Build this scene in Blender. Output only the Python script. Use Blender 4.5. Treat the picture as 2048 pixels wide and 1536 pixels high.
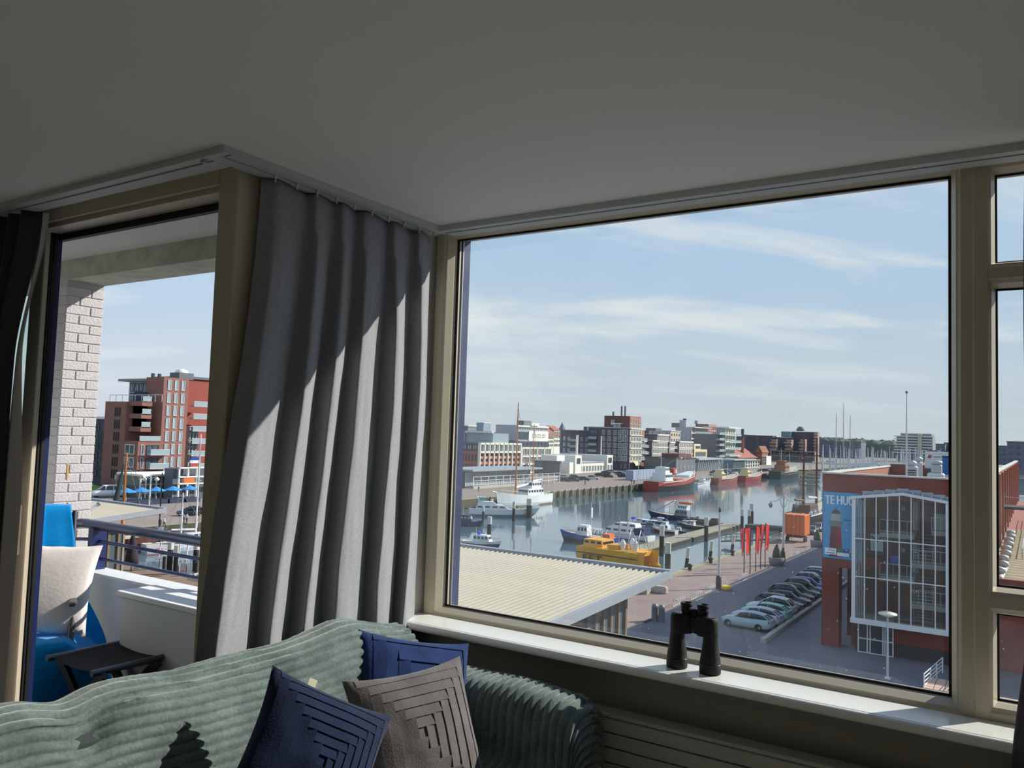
import bpy, bmesh, math, random
from mathutils import Vector, Matrix, noise
random.seed(11)
PI = math.pi
sc = bpy.context.scene
COL = sc.collection
for _o in list(bpy.data.objects):
    bpy.data.objects.remove(_o, do_unlink=True)

# ------------------------------------------------------------------ camera
EYE = 1.61                                  # eye height above the room floor
FPX = 1614.67                               # focal length in pixels of the 2048 frame
YAW, PITCH, ROLL = math.radians(33.080), math.radians(3.511), math.radians(1.822)
_cy, _sy, _cp, _sp = math.cos(YAW), math.sin(YAW), math.cos(PITCH), math.sin(PITCH)
CF = Vector((-_sy * _cp, _cy * _cp, _sp))
_r = Vector((_cy, _sy, 0)); _u = _r.cross(CF)
CR = math.cos(ROLL) * _r + math.sin(ROLL) * _u
CU = -math.sin(ROLL) * _r + math.cos(ROLL) * _u
cam_d = bpy.data.cameras.new('camera'); cam = bpy.data.objects.new('camera', cam_d)
cam_d.sensor_width = 36.0; cam_d.lens = 36.0 * FPX / 2048.0
cam_d.clip_start = 0.02; cam_d.clip_end = 6000
m = Matrix((CR, CU, -CF)).transposed().to_4x4(); m.translation = (0, 0, EYE)
cam.matrix_world = m
COL.objects.link(cam); sc.camera = cam
EV = Vector((0, 0, EYE))
def ray(x, y): return CF + CR * ((x - 1024) / FPX) - CU * ((y - 768) / FPX)
def onX(x, y, X): d = ray(x, y); return EV + d * (X / d.x)          # survey helpers: where a sight line meets a real plane
def onY(x, y, Y): d = ray(x, y); return EV + d * (Y / d.y)
def onZ(x, y, Z): d = ray(x, y); return EV + d * ((Z - EYE) / d.z)

def proj(p):
    p = Vector(p) - EV; c = p.dot(CF); return (1024 + FPX * p.dot(CR) / c, 768 - FPX * p.dot(CU) / c)

# ------------------------------------------------------------------ light, sky, exposure
SUN = Vector((0.76, 1.0, 0.75)).normalized()
sd = bpy.data.lights.new('sun', 'SUN'); sd.energy = 6.0; sd.angle = math.radians(0.53); sd.color = (1.0, 0.95, 0.87)
so = bpy.data.objects.new('sun', sd); COL.objects.link(so)
so.rotation_euler = SUN.to_track_quat('Z', 'Y').to_euler(); so.location = (20, 30, 60)
vs = sc.view_settings
vs.view_transform = 'Standard'; vs.look = 'None'; vs.gamma = 1.0; vs.use_curve_mapping = False; vs.exposure = 0.0
try:
    sc.cycles.transparent_max_bounces = 24; sc.cycles.max_bounces = 14; sc.cycles.diffuse_bounces = 8
    sc.cycles.glossy_bounces = 3; sc.cycles.sample_clamp_indirect = 10.0; sc.cycles.caustics_reflective = False; sc.cycles.caustics_refractive = False
except Exception:
    pass

def lin(c):
    out = []
    for v in c[:3]:
        v = v / 255.0
        out.append(v / 12.92 if v <= 0.04045 else ((v + 0.055) / 1.055) ** 2.4)
    return (out[0], out[1], out[2], 1.0)

def build_world():
    w = bpy.data.worlds.new('sky'); sc.world = w; w.use_nodes = True
    nt = w.node_tree; nt.nodes.clear(); N = nt.nodes.new; L = nt.links.new
    tc = N('ShaderNodeTexCoord'); sep = N('ShaderNodeSeparateXYZ'); L(tc.outputs['Generated'], sep.inputs[0])
    ramp = N('ShaderNodeValToRGB'); L(sep.outputs['Z'], ramp.inputs[0])
    el = ramp.color_ramp.elements
    el[0].position = 0.0; el[0].color = lin((203, 212, 219))
    el[1].position = 1.0; el[1].color = lin((92, 140, 208))
    for p, c in ((0.07, (199, 213, 226)), (0.18, (178, 207, 236)), (0.34, (150, 194, 240)), (0.6, (116, 166, 228))):
        e = el.new(p); e.color = lin(c)
    mz = N('ShaderNodeMath'); mz.operation = 'ADD'; L(sep.outputs['Z'], mz.inputs[0]); mz.inputs[1].default_value = 0.16
    mx = N('ShaderNodeMath'); mx.operation = 'MAXIMUM'; L(mz.outputs[0], mx.inputs[0]); mx.inputs[1].default_value = 0.05
    dx = N('ShaderNodeMath'); dx.operation = 'DIVIDE'; L(sep.outputs['X'], dx.inputs[0]); L(mx.outputs[0], dx.inputs[1])
    dy = N('ShaderNodeMath'); dy.operation = 'DIVIDE'; L(sep.outputs['Y'], dy.inputs[0]); L(mx.outputs[0], dy.inputs[1])
    cb = N('ShaderNodeCombineXYZ'); L(dx.outputs[0], cb.inputs[0]); L(dy.outputs[0], cb.inputs[1])
    rot = N('ShaderNodeMapping'); L(cb.outputs[0], rot.inputs[0]); rot.inputs['Rotation'].default_value = (0, 0, -YAW)
    mp = N('ShaderNodeMapping'); L(rot.outputs[0], mp.inputs[0])
    mp.inputs['Scale'].default_value = (0.55, 1.15, 1); mp.inputs['Location'].default_value = (7.7, 5.1, 0)
    n1 = N('ShaderNodeTexNoise'); L(mp.outputs[0], n1.inputs['Vector'])
    n1.inputs['Scale'].default_value = 1.5; n1.inputs['Detail'].default_value = 9; n1.inputs['Roughness'].default_value = 0.58; n1.inputs['Distortion'].default_value = 0.35
    r1 = N('ShaderNodeValToRGB'); L(n1.outputs['Fac'], r1.inputs[0])
    r1.color_ramp.elements[0].position = 0.47; r1.color_ramp.elements[0].color = (0, 0, 0, 1)
    r1.color_ramp.elements[1].position = 0.64; r1.color_ramp.elements[1].color = (1, 1, 1, 1)
    # thin veil of high cloud
    n2 = N('ShaderNodeTexNoise'); L(mp.outputs[0], n2.inputs['Vector']); n2.inputs['Scale'].default_value = 0.45; n2.inputs['Detail'].default_value = 5
    r2 = N('ShaderNodeValToRGB'); L(n2.outputs['Fac'], r2.inputs[0])
    r2.color_ramp.elements[0].position = 0.38; r2.color_ramp.elements[0].color = (0, 0, 0, 1)
    r2.color_ramp.elements[1].position = 0.75; r2.color_ramp.elements[1].color = (.55, .55, .55, 1)
    fade = N('ShaderNodeMapRange'); L(sep.outputs['Z'], fade.inputs[0]); fade.inputs[1].default_value = 0.02; fade.inputs[2].default_value = 0.14; fade.inputs[3].default_value = 0.12; fade.inputs[4].default_value = 0.92
    mf = N('ShaderNodeMath'); mf.operation = 'MULTIPLY'; L(r1.outputs[0], mf.inputs[0]); L(fade.outputs[0], mf.inputs[1])
    mA = N('ShaderNodeMix'); mA.data_type = 'RGBA'; L(r2.outputs[0], mA.inputs[0]); L(ramp.outputs[0], mA.inputs[6]); mA.inputs[7].default_value = lin((214, 224, 236))
    mB = N('ShaderNodeMix'); mB.data_type = 'RGBA'; L(mf.outputs[0], mB.inputs[0]); L(mA.outputs[2], mB.inputs[6]); mB.inputs[7].default_value = lin((234, 238, 242))
    bg = N('ShaderNodeBackground'); L(mB.outputs[2], bg.inputs[0]); bg.inputs[1].default_value = 1.0
    out = N('ShaderNodeOutputWorld'); L(bg.outputs[0], out.inputs[0])
build_world()

# ------------------------------------------------------------------ materials
MATS = {}
def M(name, col=(200, 200, 200), rough=0.6, metal=0.0, vary=0.0, vscale=6.0, bump=0.0, bscale=60.0, spec=0.4, sheen=0.0, stretch=None, emit=None, alpha=None):
    if name in MATS: return MATS[name]
    mt = bpy.data.materials.new(name); mt.use_nodes = True; MATS[name] = mt
    nt = mt.node_tree; b = nt.nodes['Principled BSDF']; L = nt.links.new
    b.inputs['Base Color'].default_value = lin(col); b.inputs['Roughness'].default_value = rough; b.inputs['Metallic'].default_value = metal
    b.inputs['Specular IOR Level'].default_value = spec
    if sheen: b.inputs['Sheen Weight'].default_value = sheen; b.inputs['Sheen Roughness'].default_value = 0.4
    mt.diffuse_color = lin(col)
    if vary or bump:
        tc = nt.nodes.new('ShaderNodeTexCoord'); src = tc.outputs['Object']
        if stretch:
            mp = nt.nodes.new('ShaderNodeMapping'); mp.inputs['Scale'].default_value = stretch; L(src, mp.inputs[0]); src = mp.outputs[0]
    if vary:
        n = nt.nodes.new('ShaderNodeTexNoise'); n.inputs['Scale'].default_value = vscale; n.inputs['Detail'].default_value = 5; L(src, n.inputs['Vector'])
        r = nt.nodes.new('ShaderNodeValToRGB'); L(n.outputs['Fac'], r.inputs[0])
        c = lin(col)
        r.color_ramp.elements[0].position = 0.3; r.color_ramp.elements[0].color = tuple(max(0, v * (1 - vary)) for v in c[:3]) + (1,)
        r.color_ramp.elements[1].position = 0.7; r.color_ramp.elements[1].color = tuple(min(1, v * (1 + vary)) for v in c[:3]) + (1,)
        L(r.outputs[0], b.inputs['Base Color'])
    if bump:
        n = nt.nodes.new('ShaderNodeTexNoise'); n.inputs['Scale'].default_value = bscale; n.inputs['Detail'].default_value = 4; L(src, n.inputs['Vector'])
        bp = nt.nodes.new('ShaderNodeBump'); bp.inputs['Strength'].default_value = bump; bp.inputs['Distance'].default_value = 0.02; L(n.outputs['Fac'], bp.inputs['Height']); L(bp.outputs[0], b.inputs['Normal'])
    return mt

def glass_mat(name, tint=(250, 252, 252), ior=1.45, dirt=0.0, spec=1.0):
    mt = bpy.data.materials.new(name); mt.use_nodes = True; MATS[name] = mt
    nt = mt.node_tree; nt.nodes.clear(); N = nt.nodes.new; L = nt.links.new
    tr = N('ShaderNodeBsdfTransparent'); tr.inputs[0].default_value = lin(tint)
    gl = N('ShaderNodeBsdfGlossy'); gl.inputs['Roughness'].default_value = 0.0; gl.inputs[0].default_value = (spec, spec, spec, 1)
    lw = N('ShaderNodeLayerWeight'); lw.inputs[0].default_value = 0.5
    pw = N('ShaderNodeMath'); pw.operation = 'POWER'; L(lw.outputs['Facing'], pw.inputs[0]); pw.inputs[1].default_value = 5.0
    fr = N('ShaderNodeMath'); fr.operation = 'MULTIPLY_ADD'; L(pw.outputs[0], fr.inputs[0]); fr.inputs[1].default_value = 0.5; fr.inputs[2].default_value = 0.03
    mx = N('ShaderNodeMixShader'); L(fr.outputs[0], mx.inputs[0]); L(tr.outputs[0], mx.inputs[1]); L(gl.outputs[0], mx.inputs[2])
    out = N('ShaderNodeOutputMaterial'); last = mx.outputs[0]
    if dirt:
        tc = N('ShaderNodeTexCoord')
        v = N('ShaderNodeTexVoronoi'); v.inputs['Scale'].default_value = 34.0; L(tc.outputs['Object'], v.inputs['Vector'])
        lt = N('ShaderNodeMath'); lt.operation = 'LESS_THAN'; L(v.outputs['Distance'], lt.inputs[0]); lt.inputs[1].default_value = 0.075
        gt = N('ShaderNodeMath'); gt.operation = 'GREATER_THAN'
        sepc = N('ShaderNodeSeparateColor'); L(v.outputs['Color'], sepc.inputs[0]); L(sepc.outputs[0], gt.inputs[0]); gt.inputs[1].default_value = 0.72
        mm = N('ShaderNodeMath'); mm.operation = 'MULTIPLY'; L(lt.outputs[0], mm.inputs[0]); L(gt.outputs[0], mm.inputs[1])
        n = N('ShaderNodeTexNoise'); n.inputs['Scale'].default_value = 3.0; n.inputs['Detail'].default_value = 6; L(tc.outputs['Object'], n.inputs['Vector'])
        mr = N('ShaderNodeMapRange'); L(n.outputs['Fac'], mr.inputs[0]); mr.inputs[1].default_value = 0.4; mr.inputs[2].default_value = 0.8; mr.inputs[3].default_value = 0.004; mr.inputs[4].default_value = dirt
        ms = N('ShaderNodeMath'); ms.operation = 'MULTIPLY_ADD'; L(mm.outputs[0], ms.inputs[0]); ms.inputs[1].default_value = 0.16; L(mr.outputs[0], ms.inputs[2])
        df = N('ShaderNodeBsdfTranslucent'); df.inputs[0].default_value = (.75, .77, .8, 1)
        m2 = N('ShaderNodeMixShader'); L(ms.outputs[0], m2.inputs[0]); L(last, m2.inputs[1]); L(df.outputs[0], m2.inputs[2]); last = m2.outputs[0]
    L(last, out.inputs[0])
    return mt

# ------------------------------------------------------------------ mesh helpers
class MB:
    """collects shapes; build() links them as one mesh object"""
    def __init__(s): s.v = []; s.f = []; s.mi = []; s.sm = []
    def add(s, vs, fs, mi=0, smooth=False):
        o = len(s.v); s.v += [tuple(p) for p in vs]
        for f in fs: s.f.append(tuple(i + o for i in f)); s.mi.append(mi); s.sm.append(smooth)
        return s
    def box(s, a, b, mi=0):
        (x0, y0, z0), (x1, y1, z1) = a, b
        if x0 > x1: x0, x1 = x1, x0
        if y0 > y1: y0, y1 = y1, y0
        if z0 > z1: z0, z1 = z1, z0
        return s.add([(x0,y0,z0),(x1,y0,z0),(x1,y1,z0),(x0,y1,z0),(x0,y0,z1),(x1,y0,z1),(x1,y1,z1),(x0,y1,z1)],
                     [(0,3,2,1),(4,5,6,7),(0,1,5,4),(1,2,6,5),(2,3,7,6),(3,0,4,7)], mi)
    def obox(s, c, ax, ay, az, mi=0):      # oriented box from centre and three half vectors
        c, ax, ay, az = Vector(c), Vector(ax), Vector(ay), Vector(az)
        vs = [c + ax*i + ay*j + az*k for k in (-1,1) for i, j in ((-1,-1),(1,-1),(1,1),(-1,1))]
        fs = [(0,3,2,1),(4,5,6,7),(0,1,5,4),(1,2,6,5),(2,3,7,6),(3,0,4,7)]
        if ax.cross(ay).dot(az) < 0: fs = [f[::-1] for f in fs]
        return s.add(vs, fs, mi)
    def bbox(s, a, b, r, mi=0):            # box with chamfered edges (prism stack)
        (x0,y0,z0),(x1,y1,z1) = a, b
        def ring(i, z): return [(x0+i,y0,z),(x1-i,y0,z),(x1,y0+i,z),(x1,y1-i,z),(x1-i,y1,z),(x0+i,y1,z),(x0,y1-i,z),(x0,y0+i,z)]
        def rin(i, d, z): return [(x0+i+d,y0+d,z),(x1-i-d,y0+d,z),(x1-d,y0+i+d,z),(x1-d,y1-i-d,z),(x1-i-d,y1-d,z),(x0+i+d,y1-d,z),(x0+d,y1-i-d,z),(x0+d,y0+i+d,z)]
        return s.loft([rin(r,r,z0), ring(r,z0+r), ring(r,z1-r), rin(r,r,z1)], mi)
    def loft(s, rings, mi=0, cap=True, smooth=False, close=True):
        n = len(rings[0]); vs = [p for r in rings for p in r]; fs = []
        for k in range(len(rings)-1):
            for i in range(n if close else n-1):
                j = (i+1) % n
                fs.append((k*n+i, k*n+j, (k+1)*n+j, (k+1)*n+i))
        s.add(vs, fs, mi, smooth)
        if cap and close:
            s.add(rings[0], [tuple(range(n))[::-1]], mi); s.add(rings[-1], [tuple(range(n))], mi)
        return s
    def tube(s, pts, r, n=8, mi=0, cap=True, smooth=True):
        pts = [Vector(p) for p in pts]; rings = []
        rr = r if isinstance(r, (list, tuple)) else [r]*len(pts)
        for k, p in enumerate(pts):
            d = (pts[min(k+1,len(pts)-1)] - pts[max(k-1,0)]).normalized()
            a = d.cross(Vector((0,0,1)))
            if a.length < 1e-3: a = d.cross(Vector((0,1,0)))
            a.normalize(); b = a.cross(d).normalized()
            rings.append([p + (a*math.cos(t*2*PI/n) + b*math.sin(t*2*PI/n))*rr[k] for t in range(n)][::-1])
        return s.loft(rings, mi, cap, smooth)
    def lathe(s, c, prof, n=16, mi=0, axis='Z', smooth=True, cap=True):
        c = Vector(c); rings = []
        for r, h in prof:
            ring = []
            for t in range(n):
                a = t*2*PI/n; x, y = r*math.cos(a), r*math.sin(a)
                ring.append(c + (Vector((x,y,h)) if axis == 'Z' else Vector((h,x,y)) if axis == 'X' else Vector((y,h,x))))
            rings.append(ring)
        return s.loft(rings, mi, cap, smooth)
    def prism(s, poly, h0, h1, axis='Z', mi=0):   # extrude a 2D polygon (ccw seen along the axis)
        def P(p, h): return (p[0],p[1],h) if axis == 'Z' else (h,p[0],p[1]) if axis == 'X' else (p[0],h,p[1])
        a = [P(p,h0) for p in poly]; b = [P(p,h1) for p in poly]
        if axis == 'Y': a, b = b, a
        return s.loft([a, b], mi)
    def grid(s, fn, nu, nv, mi=0, smooth=True):
        vs = [fn(i/nu, j/nv) for j in range(nv+1) for i in range(nu+1)]
        fs = [(j*(nu+1)+i, j*(nu+1)+i+1, (j+1)*(nu+1)+i+1, (j+1)*(nu+1)+i) for j in range(nv) for i in range(nu)]
        return s.add(vs, fs, mi, smooth)
    def mesh(s, name, mats):
        me = bpy.data.meshes.new(name); me.from_pydata(s.v, [], s.f)
        for mt in (mats if isinstance(mats, (list, tuple)) else [mats]): me.materials.append(mt)
        me.polygons.foreach_set('material_index', s.mi); me.polygons.foreach_set('use_smooth', s.sm)
        me.update(); return me
    def build(s, name, mats, parent=None, loc=None, rotz=0.0):
        return inst(name, s.mesh(name, mats), parent, loc, rotz)

def inst(name, me, parent=None, loc=None, rotz=0.0, rot=None, scale=None):
    o = bpy.data.objects.new(name, me); COL.objects.link(o)
    if parent is not None: o.parent = parent
    if loc is not None: o.location = loc
    if rotz: o.rotation_euler = (0, 0, rotz)
    if rot: o.rotation_euler = rot
    if scale: o.scale = scale
    return o
def tag(o, label=None, cat=None, group=None, kind=None):
    if label: o['label'] = label
    if cat: o['category'] = cat
    if group: o['group'] = group
    if kind: o['kind'] = kind
    return o
def thing(name, label, cat, loc=(0,0,0), rotz=0.0, group=None):
    o = bpy.data.objects.new(name, None); o.empty_display_size = 0.1; COL.objects.link(o)
    o.location = loc; o.rotation_euler = (0, 0, rotz)
    return tag(o, label, cat, group)
def struct(o): o['kind'] = 'structure'; return o
def dup(root, loc=None, rotz=None, label=None, scale=None):
    def cp(o, par):
        c = o.copy(); COL.objects.link(c)
        if par is not None: c.parent = par
        for ch in o.children: cp(ch, c)
        return c
    r = cp(root, None)
    if loc is not None: r.location = loc
    if rotz is not None: r.rotation_euler = (0, 0, rotz)
    if scale is not None: r.scale = scale
    if label: r['label'] = label
    return r
def text_mesh(body, size, depth=0.0):
    cu = bpy.data.curves.new('lettering', 'FONT'); cu.body = body; cu.size = size; cu.extrude = depth; cu.resolution_u = 3
    o = bpy.data.objects.new('lettering', cu); COL.objects.link(o)
    dg = bpy.context.evaluated_depsgraph_get(); me = bpy.data.meshes.new_from_object(o.evaluated_get(dg))
    bpy.data.objects.remove(o); return me

# ================================================================== THE ROOM
cream = M('cream_upvc', (200, 190, 168), 0.38, spec=0.45)
white_pl = M('ceiling_plaster', (238, 238, 232), 0.9, bump=0.03, bscale=90)
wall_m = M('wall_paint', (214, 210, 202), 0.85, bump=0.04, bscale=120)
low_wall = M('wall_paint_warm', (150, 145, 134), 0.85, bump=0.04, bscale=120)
gasket = M('black_gasket', (18, 18, 20), 0.6)
alu = M('aluminium', (170, 172, 176), 0.35, 0.7)
track_m = M('track_white', (196, 200, 198), 0.5)
floor_m = M('oak_floor', (236, 228, 214), 0.45, vary=0.05, vscale=3, stretch=(1, 12, 1))
glass = glass_mat('window_glass', (250, 252, 251), 1.45, dirt=0.028)
glass2 = glass_mat('door_glass', (236, 246, 240), 1.45, dirt=0.02)
CEIL = 2.497
WX = -2.295                                   # inner face of the bay's side wall
# floor with planks, ceiling, walls
fl = struct(MB().box((-5.2, -3.7, -0.25), (3.2, 1.95, -0.02)).box((-2.45, 1.95, -0.25), (3.2, 3.1, -0.02)).build('floor', M('subfloor', (90, 75, 60), 0.8)))
pm = [MB().bbox((0, 0, -0.02), (1.99, 0.186, 0.0), 0.002).mesh('floor_plank', floor_m)]
for j in range(36):
    for i in range(-3, 3):
        x = i * 2.0 + (j % 3) * 0.62; y = -3.65 + j * 0.188
        if -5.1 < x < 1.0 and (y < 1.7 or x > -2.3): inst('floor_plank', pm[0], fl, (x, y, 0))
struct(MB().box((-5.2, -3.7, CEIL), (3.2, 1.9, CEIL + 0.3)).box((WX - 0.15, 1.9, CEIL), (3.2, 3.0, CEIL + 0.3)).build('ceiling', white_pl))
struct(MB().box((-5.2, -3.7, 0), (-5.0, 1.86, CEIL)).build('wall_left', wall_m))
struct(MB().box((3.0, -3.7, 0), (3.2, 3.0, CEIL)).build('wall_right', wall_m))
struct(MB().box((-5.2, -3.9, -0.02), (3.2, -3.7, CEIL)).build('wall_back', wall_m))
struct(MB().box((WX - 0.1, 1.86, -0.02), (WX, 2.98, CEIL)).build('wall_bay', M('bay_wall_paint', (214, 212, 204), 0.85)))
# wall below the window and to the right of it
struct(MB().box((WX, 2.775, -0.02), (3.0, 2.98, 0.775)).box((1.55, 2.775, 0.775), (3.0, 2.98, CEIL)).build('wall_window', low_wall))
# ---- the big fixed window
GY = 2.90
def frame_bar(mb, a, b, prof, ax):
    """sweep profile (inset d from frame outer edge towards the glass, y) along a bar with mitred ends; a,b outer corners"""
w1 = struct(bpy.data.objects.new('window_1', None)); COL.objects.link(w1); w1.location = (0, 0, 0)
def ring_frame(x0, x1, z0, z1, prof, name, mat, parent):
    """mitred frame: prof = list of (inset, y) from outer edge to glass; four bars, each its own part"""
    def corner(i, k):
        d, y = prof[i]
        return [(x0+d, y, z0+d), (x1-d, y, z0+d), (x1-d, y, z1-d), (x0+d, y, z1-d)][k]
    for k, nm in enumerate(('bottom_rail', 'stile', 'head_rail', 'stile')):
        k2 = (k+1) % 4; n = len(prof)
        rings = [[corner(i, k) for i in range(n)], [corner(i, k2) for i in range(n)]]
        mb = MB(); mb.loft([r[::-1] for r in rings], 0); mb.build(nm if name == '' else name + '_' + nm, mat, parent)
P1 = [(0, 2.83), (0.038, 2.83), (0.046, 2.838), (0.052, 2.84), (0.066, 2.872), (0.07, 2.894), (0.07, 2.93), (0, 2.93)]
GX0, GX1, GZ0, GZ1 = -2.199, -0.187, 0.842, 2.48
ring_frame(GX0 - 0.07, GX1 + 0.03, GZ0 - 0.07, GZ1 + 0.07, P1, '', cream, w1)
def gasket_ring(x0, x1, z0, z1, y, parent, t=0.006):
    mb = MB()
    mb.box((x0, y - 0.004, z0), (x1, y + 0.004, z0 + t)).box((x0, y - 0.004, z1 - t), (x1, y + 0.004, z1))
    mb.box((x0, y - 0.004, z0), (x0 + t, y + 0.004, z1)).box((x1 - t, y - 0.004, z0), (x1, y + 0.004, z1))
    return mb.build('gasket', gasket, parent)
gasket_ring(GX0, GX1 - 0.04, GZ0, GZ1, 2.893, w1, 0.007)
MB().box((GX0 - 0.01, GY, GZ0 - 0.01), (GX1 + 0.0, GY + 0.004, GZ1 + 0.01)).build('pane', glass, w1)
MB().box((GX0 + 0.008, 2.906, GZ0), (GX0 + 0.02, 2.912, GZ1)).build('spacer_bar', alu, w1)
# outer reveal seen through the glass
MB().box((GX0 - 0.07, 2.93, GZ0 - 0.02), (GX0 - 0.002, 2.99, GZ1 + 0.02)).build('outer_stop', M('navy_paint', (24, 38, 84), 0.4), w1)
# ---- the right-hand window with three panes
w2 = struct(bpy.data.objects.new('window_2', None)); COL.objects.link(w2)
MB().bbox((GX1 + 0.022, 2.826, 0.775), (-0.118, 2.93, CEIL), 0.006).build('mullion', cream, w2)
P2 = [(0, 2.832), (0.012, 2.84), (0.02, 2.87), (0.022, 2.894), (0.022, 2.93), (0, 2.93)]
RX0, RX1 = -0.126, 1.52
for k, (z0, z1) in enumerate(((0.835, 1.137), (1.173, 2.126), (2.162, 2.485))):
    ring_frame(RX0, RX1, z0, z1, P2, 'bead', cream, w2)
    gasket_ring(RX0 + 0.022, RX1 - 0.022, z0 + 0.022, z1 - 0.022, 2.893, w2, 0.005)
    MB().box((RX0 + 0.015, GY, z0 + 0.015), (RX1 - 0.015, GY + 0.004, z1 - 0.015)).build('pane', glass, w2)
for z0, z1 in ((0.775, 0.837), (1.135, 1.175), (2.124, 2.164), (2.483, CEIL)):
    MB().bbox((RX0 - 0.004, 2.828, z0), (RX1 + 0.04, 2.93, z1), 0.004).build('transom', cream, w2)
MB().bbox((RX1 - 0.004, 2.828, 0.775), (RX1 + 0.04, 2.93, CEIL), 0.004).build('stile', cream, w2)
# sill and cove trims
sill = tag(MB().bbox((WX, 2.668, 0.775), (1.56, 2.832, 0.81), 0.006).build('window_sill', M('sill_white', (238, 236, 230), 0.22, spec=0.5)), kind='structure')
MB().tube([(WX, 2.668, 0.7935), (1.56, 2.668, 0.7935)], 0.0165, 12).build('sill_nosing', MATS['sill_white'], sill)
# ---- curtain track running round the recess: three lengths
def track(name, a, b, n_in, gap_in):
    """a,b: lower front edge; n_in: unit vector pointing from room edge towards the wall"""
    a, b, n_in = Vector(a), Vector(b), Vector(n_in); up = Vector((0, 0, 1)); mb = MB()
    h = CEIL - 2.472
    prof = [(0, 0), (0, h), (0.012, h), (0.012, 0.006), (0.03, 0.006), (0.03, h), (0.046, h), (0.046, 0.006), (0.1, 0.010), (0.1, h), (0.102, h), (0.102, 0.0), (0.044, -0.001), (0.044, h-0.006), (0.033, h-0.006), (0.033, 0.0)]
    rings = [[q + n_in * d + up * z for d, z in prof] for q in (a, b)]
    if (b - a).cross(n_in).z > 0: rings = rings[::-1]
    mb.loft(rings); return struct(mb.build(name, track_m))
tz = 2.472
track('trim_1', (-5.0, 1.594, tz), (-2.262, 1.594, tz), (0, 1, 0), 0)
struct(MB().box((-2.262, 1.593, tz), (-2.156, 1.625, CEIL)).build('trim_4', track_m))
track('trim_2', (-2.158, 1.62, tz), (-2.158, 2.70, tz), (-1, 0, 0), 0)
track('trim_3', (-2.158, 2.70, tz), (3.0, 2.70, tz), (0, 1, 0), 0)
# small end stops on the rail
tag(MB().box((-2.29, 1.606, 2.462), (-2.275, 1.622, 2.476)).box((-2.285, 1.61, 2.47), (-2.262, 1.618, 2.484)).build('curtain_rail_stop', M('clear_plastic', (170, 172, 172), 0.3)), 'small clear end stop at the corner of the ceiling curtain rail', 'rail fitting')
# ---- balcony door: post, head, sliding leaf
navy = MATS['navy_paint']
d1 = struct(bpy.data.objects.new('door_1', None)); COL.objects.link(d1)
mb = MB(); mb.bbox((-2.385, 1.75, -0.02), (WX + 0.01, 1.86, CEIL), 0.005); mb.box((-2.40, 1.785, -0.02), (-2.385, 1.86, CEIL))
mb.build('door_post', cream, d1)
MB().box((-2.406, 1.86, -0.02), (WX - 0.02, 1.90, CEIL)).build('outer_post', navy, d1)
mb = MB(); mb.box((-5.0, 1.75, 2.446), (-2.385, 1.86, CEIL)).build('door_head', cream, d1)
MB().box((-5.0, 1.775, 2.428), (-2.39, 1.86, 2.446)).build('head_stop', cream, d1)
MB().box((-5.0, 1.86, 2.40), (-2.39, 1.885, 2.446)).build('head_gasket', gasket, d1)
MB().bbox((-5.0, 1.74, -0.02), (-2.385, 1.90, 0.03), 0.006).build('threshold', M('threshold_alu', (150, 150, 150), 0.4, 0.6), d1)
LX0, LX1, LZ0, LZ1 = -4.72, -3.632, 0.035, 2.44
leaf = MB()
for a, b in (((LX1-0.10, 1.80, LZ0), (LX1, 1.826, LZ1)), ((LX0, 1.80, LZ0), (LX0+0.10, 1.826, LZ1)), ((LX0+.1, 1.80, LZ0), (LX1-.1, 1.826, LZ0+0.12)), ((LX0+.1, 1.80, LZ1-0.10), (LX1-.1, 1.826, LZ1))): leaf.bbox(a, b, 0.004)
lf = leaf.build('door_leaf', cream, d1)
mb = MB()
for dy, w in ((1.826, 0.004), (1.834, -0.004), (1.840, 0.006), (1.848, 0.0)): mb.box((LX1-0.09, dy, LZ0), (LX1 + w, dy + 0.0075, LZ1))
mb.build('edge_seal', gasket, lf)
MB().box((LX1 + 0.0005, 1.838, 0.3), (LX1 + 0.003, 1.846, 2.3)).build('lock_strip', M('steel', (150, 152, 155), 0.3, 0.9), lf)
mb = MB()
for a, b in (((LX1-0.10, 1.856, LZ0), (LX1-0.001, 1.875, LZ1)), ((LX0, 1.856, LZ0), (LX0+0.10, 1.875, LZ1)), ((LX0+.1, 1.856, LZ0), (LX1-.1, 1.875, LZ0+0.12)), ((LX0+.1, 1.856, LZ1-0.10), (LX1-.1, 1.875, LZ1))): mb.box(a, b)
mb.build('outer_leaf_face', navy, lf)
MB().box((LX0+.09, 1.838, LZ0+.1), (LX1-.09, 1.842, LZ1-.09)).build('pane', glass2, lf)
gasket_ring(LX0+.1, LX1-.1, LZ0+.12, LZ1-.1, 1.824, lf, 0.006)
hm = M('handle_cream', (226, 214, 192), 0.35)
hx = LX1 - 0.045
hp = MB().bbox((hx-0.016, 1.788, 1.02), (hx+0.016, 1.80, 1.24), 0.005).build('handle_plate', hm, lf)
mb = MB().bbox((hx-0.011, 1.758, 1.158), (hx+0.011, 1.79, 1.186), 0.004)
mb.build('handle_neck', M('handle_metal', (120, 112, 102), 0.35, 0.8), lf)
mb = MB(); mb.tube([(hx+0.006, 1.752, 1.172), (hx-0.03, 1.75, 1.174), (hx-0.048, 1.75, 1.165), (hx-0.056, 1.75, 1.14), (hx-0.06, 1.75, 1.09), (hx-0.064, 1.75, 0.99)], [0.011, 0.012, 0.013, 0.013, 0.012, 0.011], 10)
mb.build('door_handle', hm, lf)
# fixed part of the door wall, left of the leaf
MB().box((-5.0, 1.75, -0.02), (-4.74, 1.86, 2.446)).build('jamb_post', cream, d1)
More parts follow.
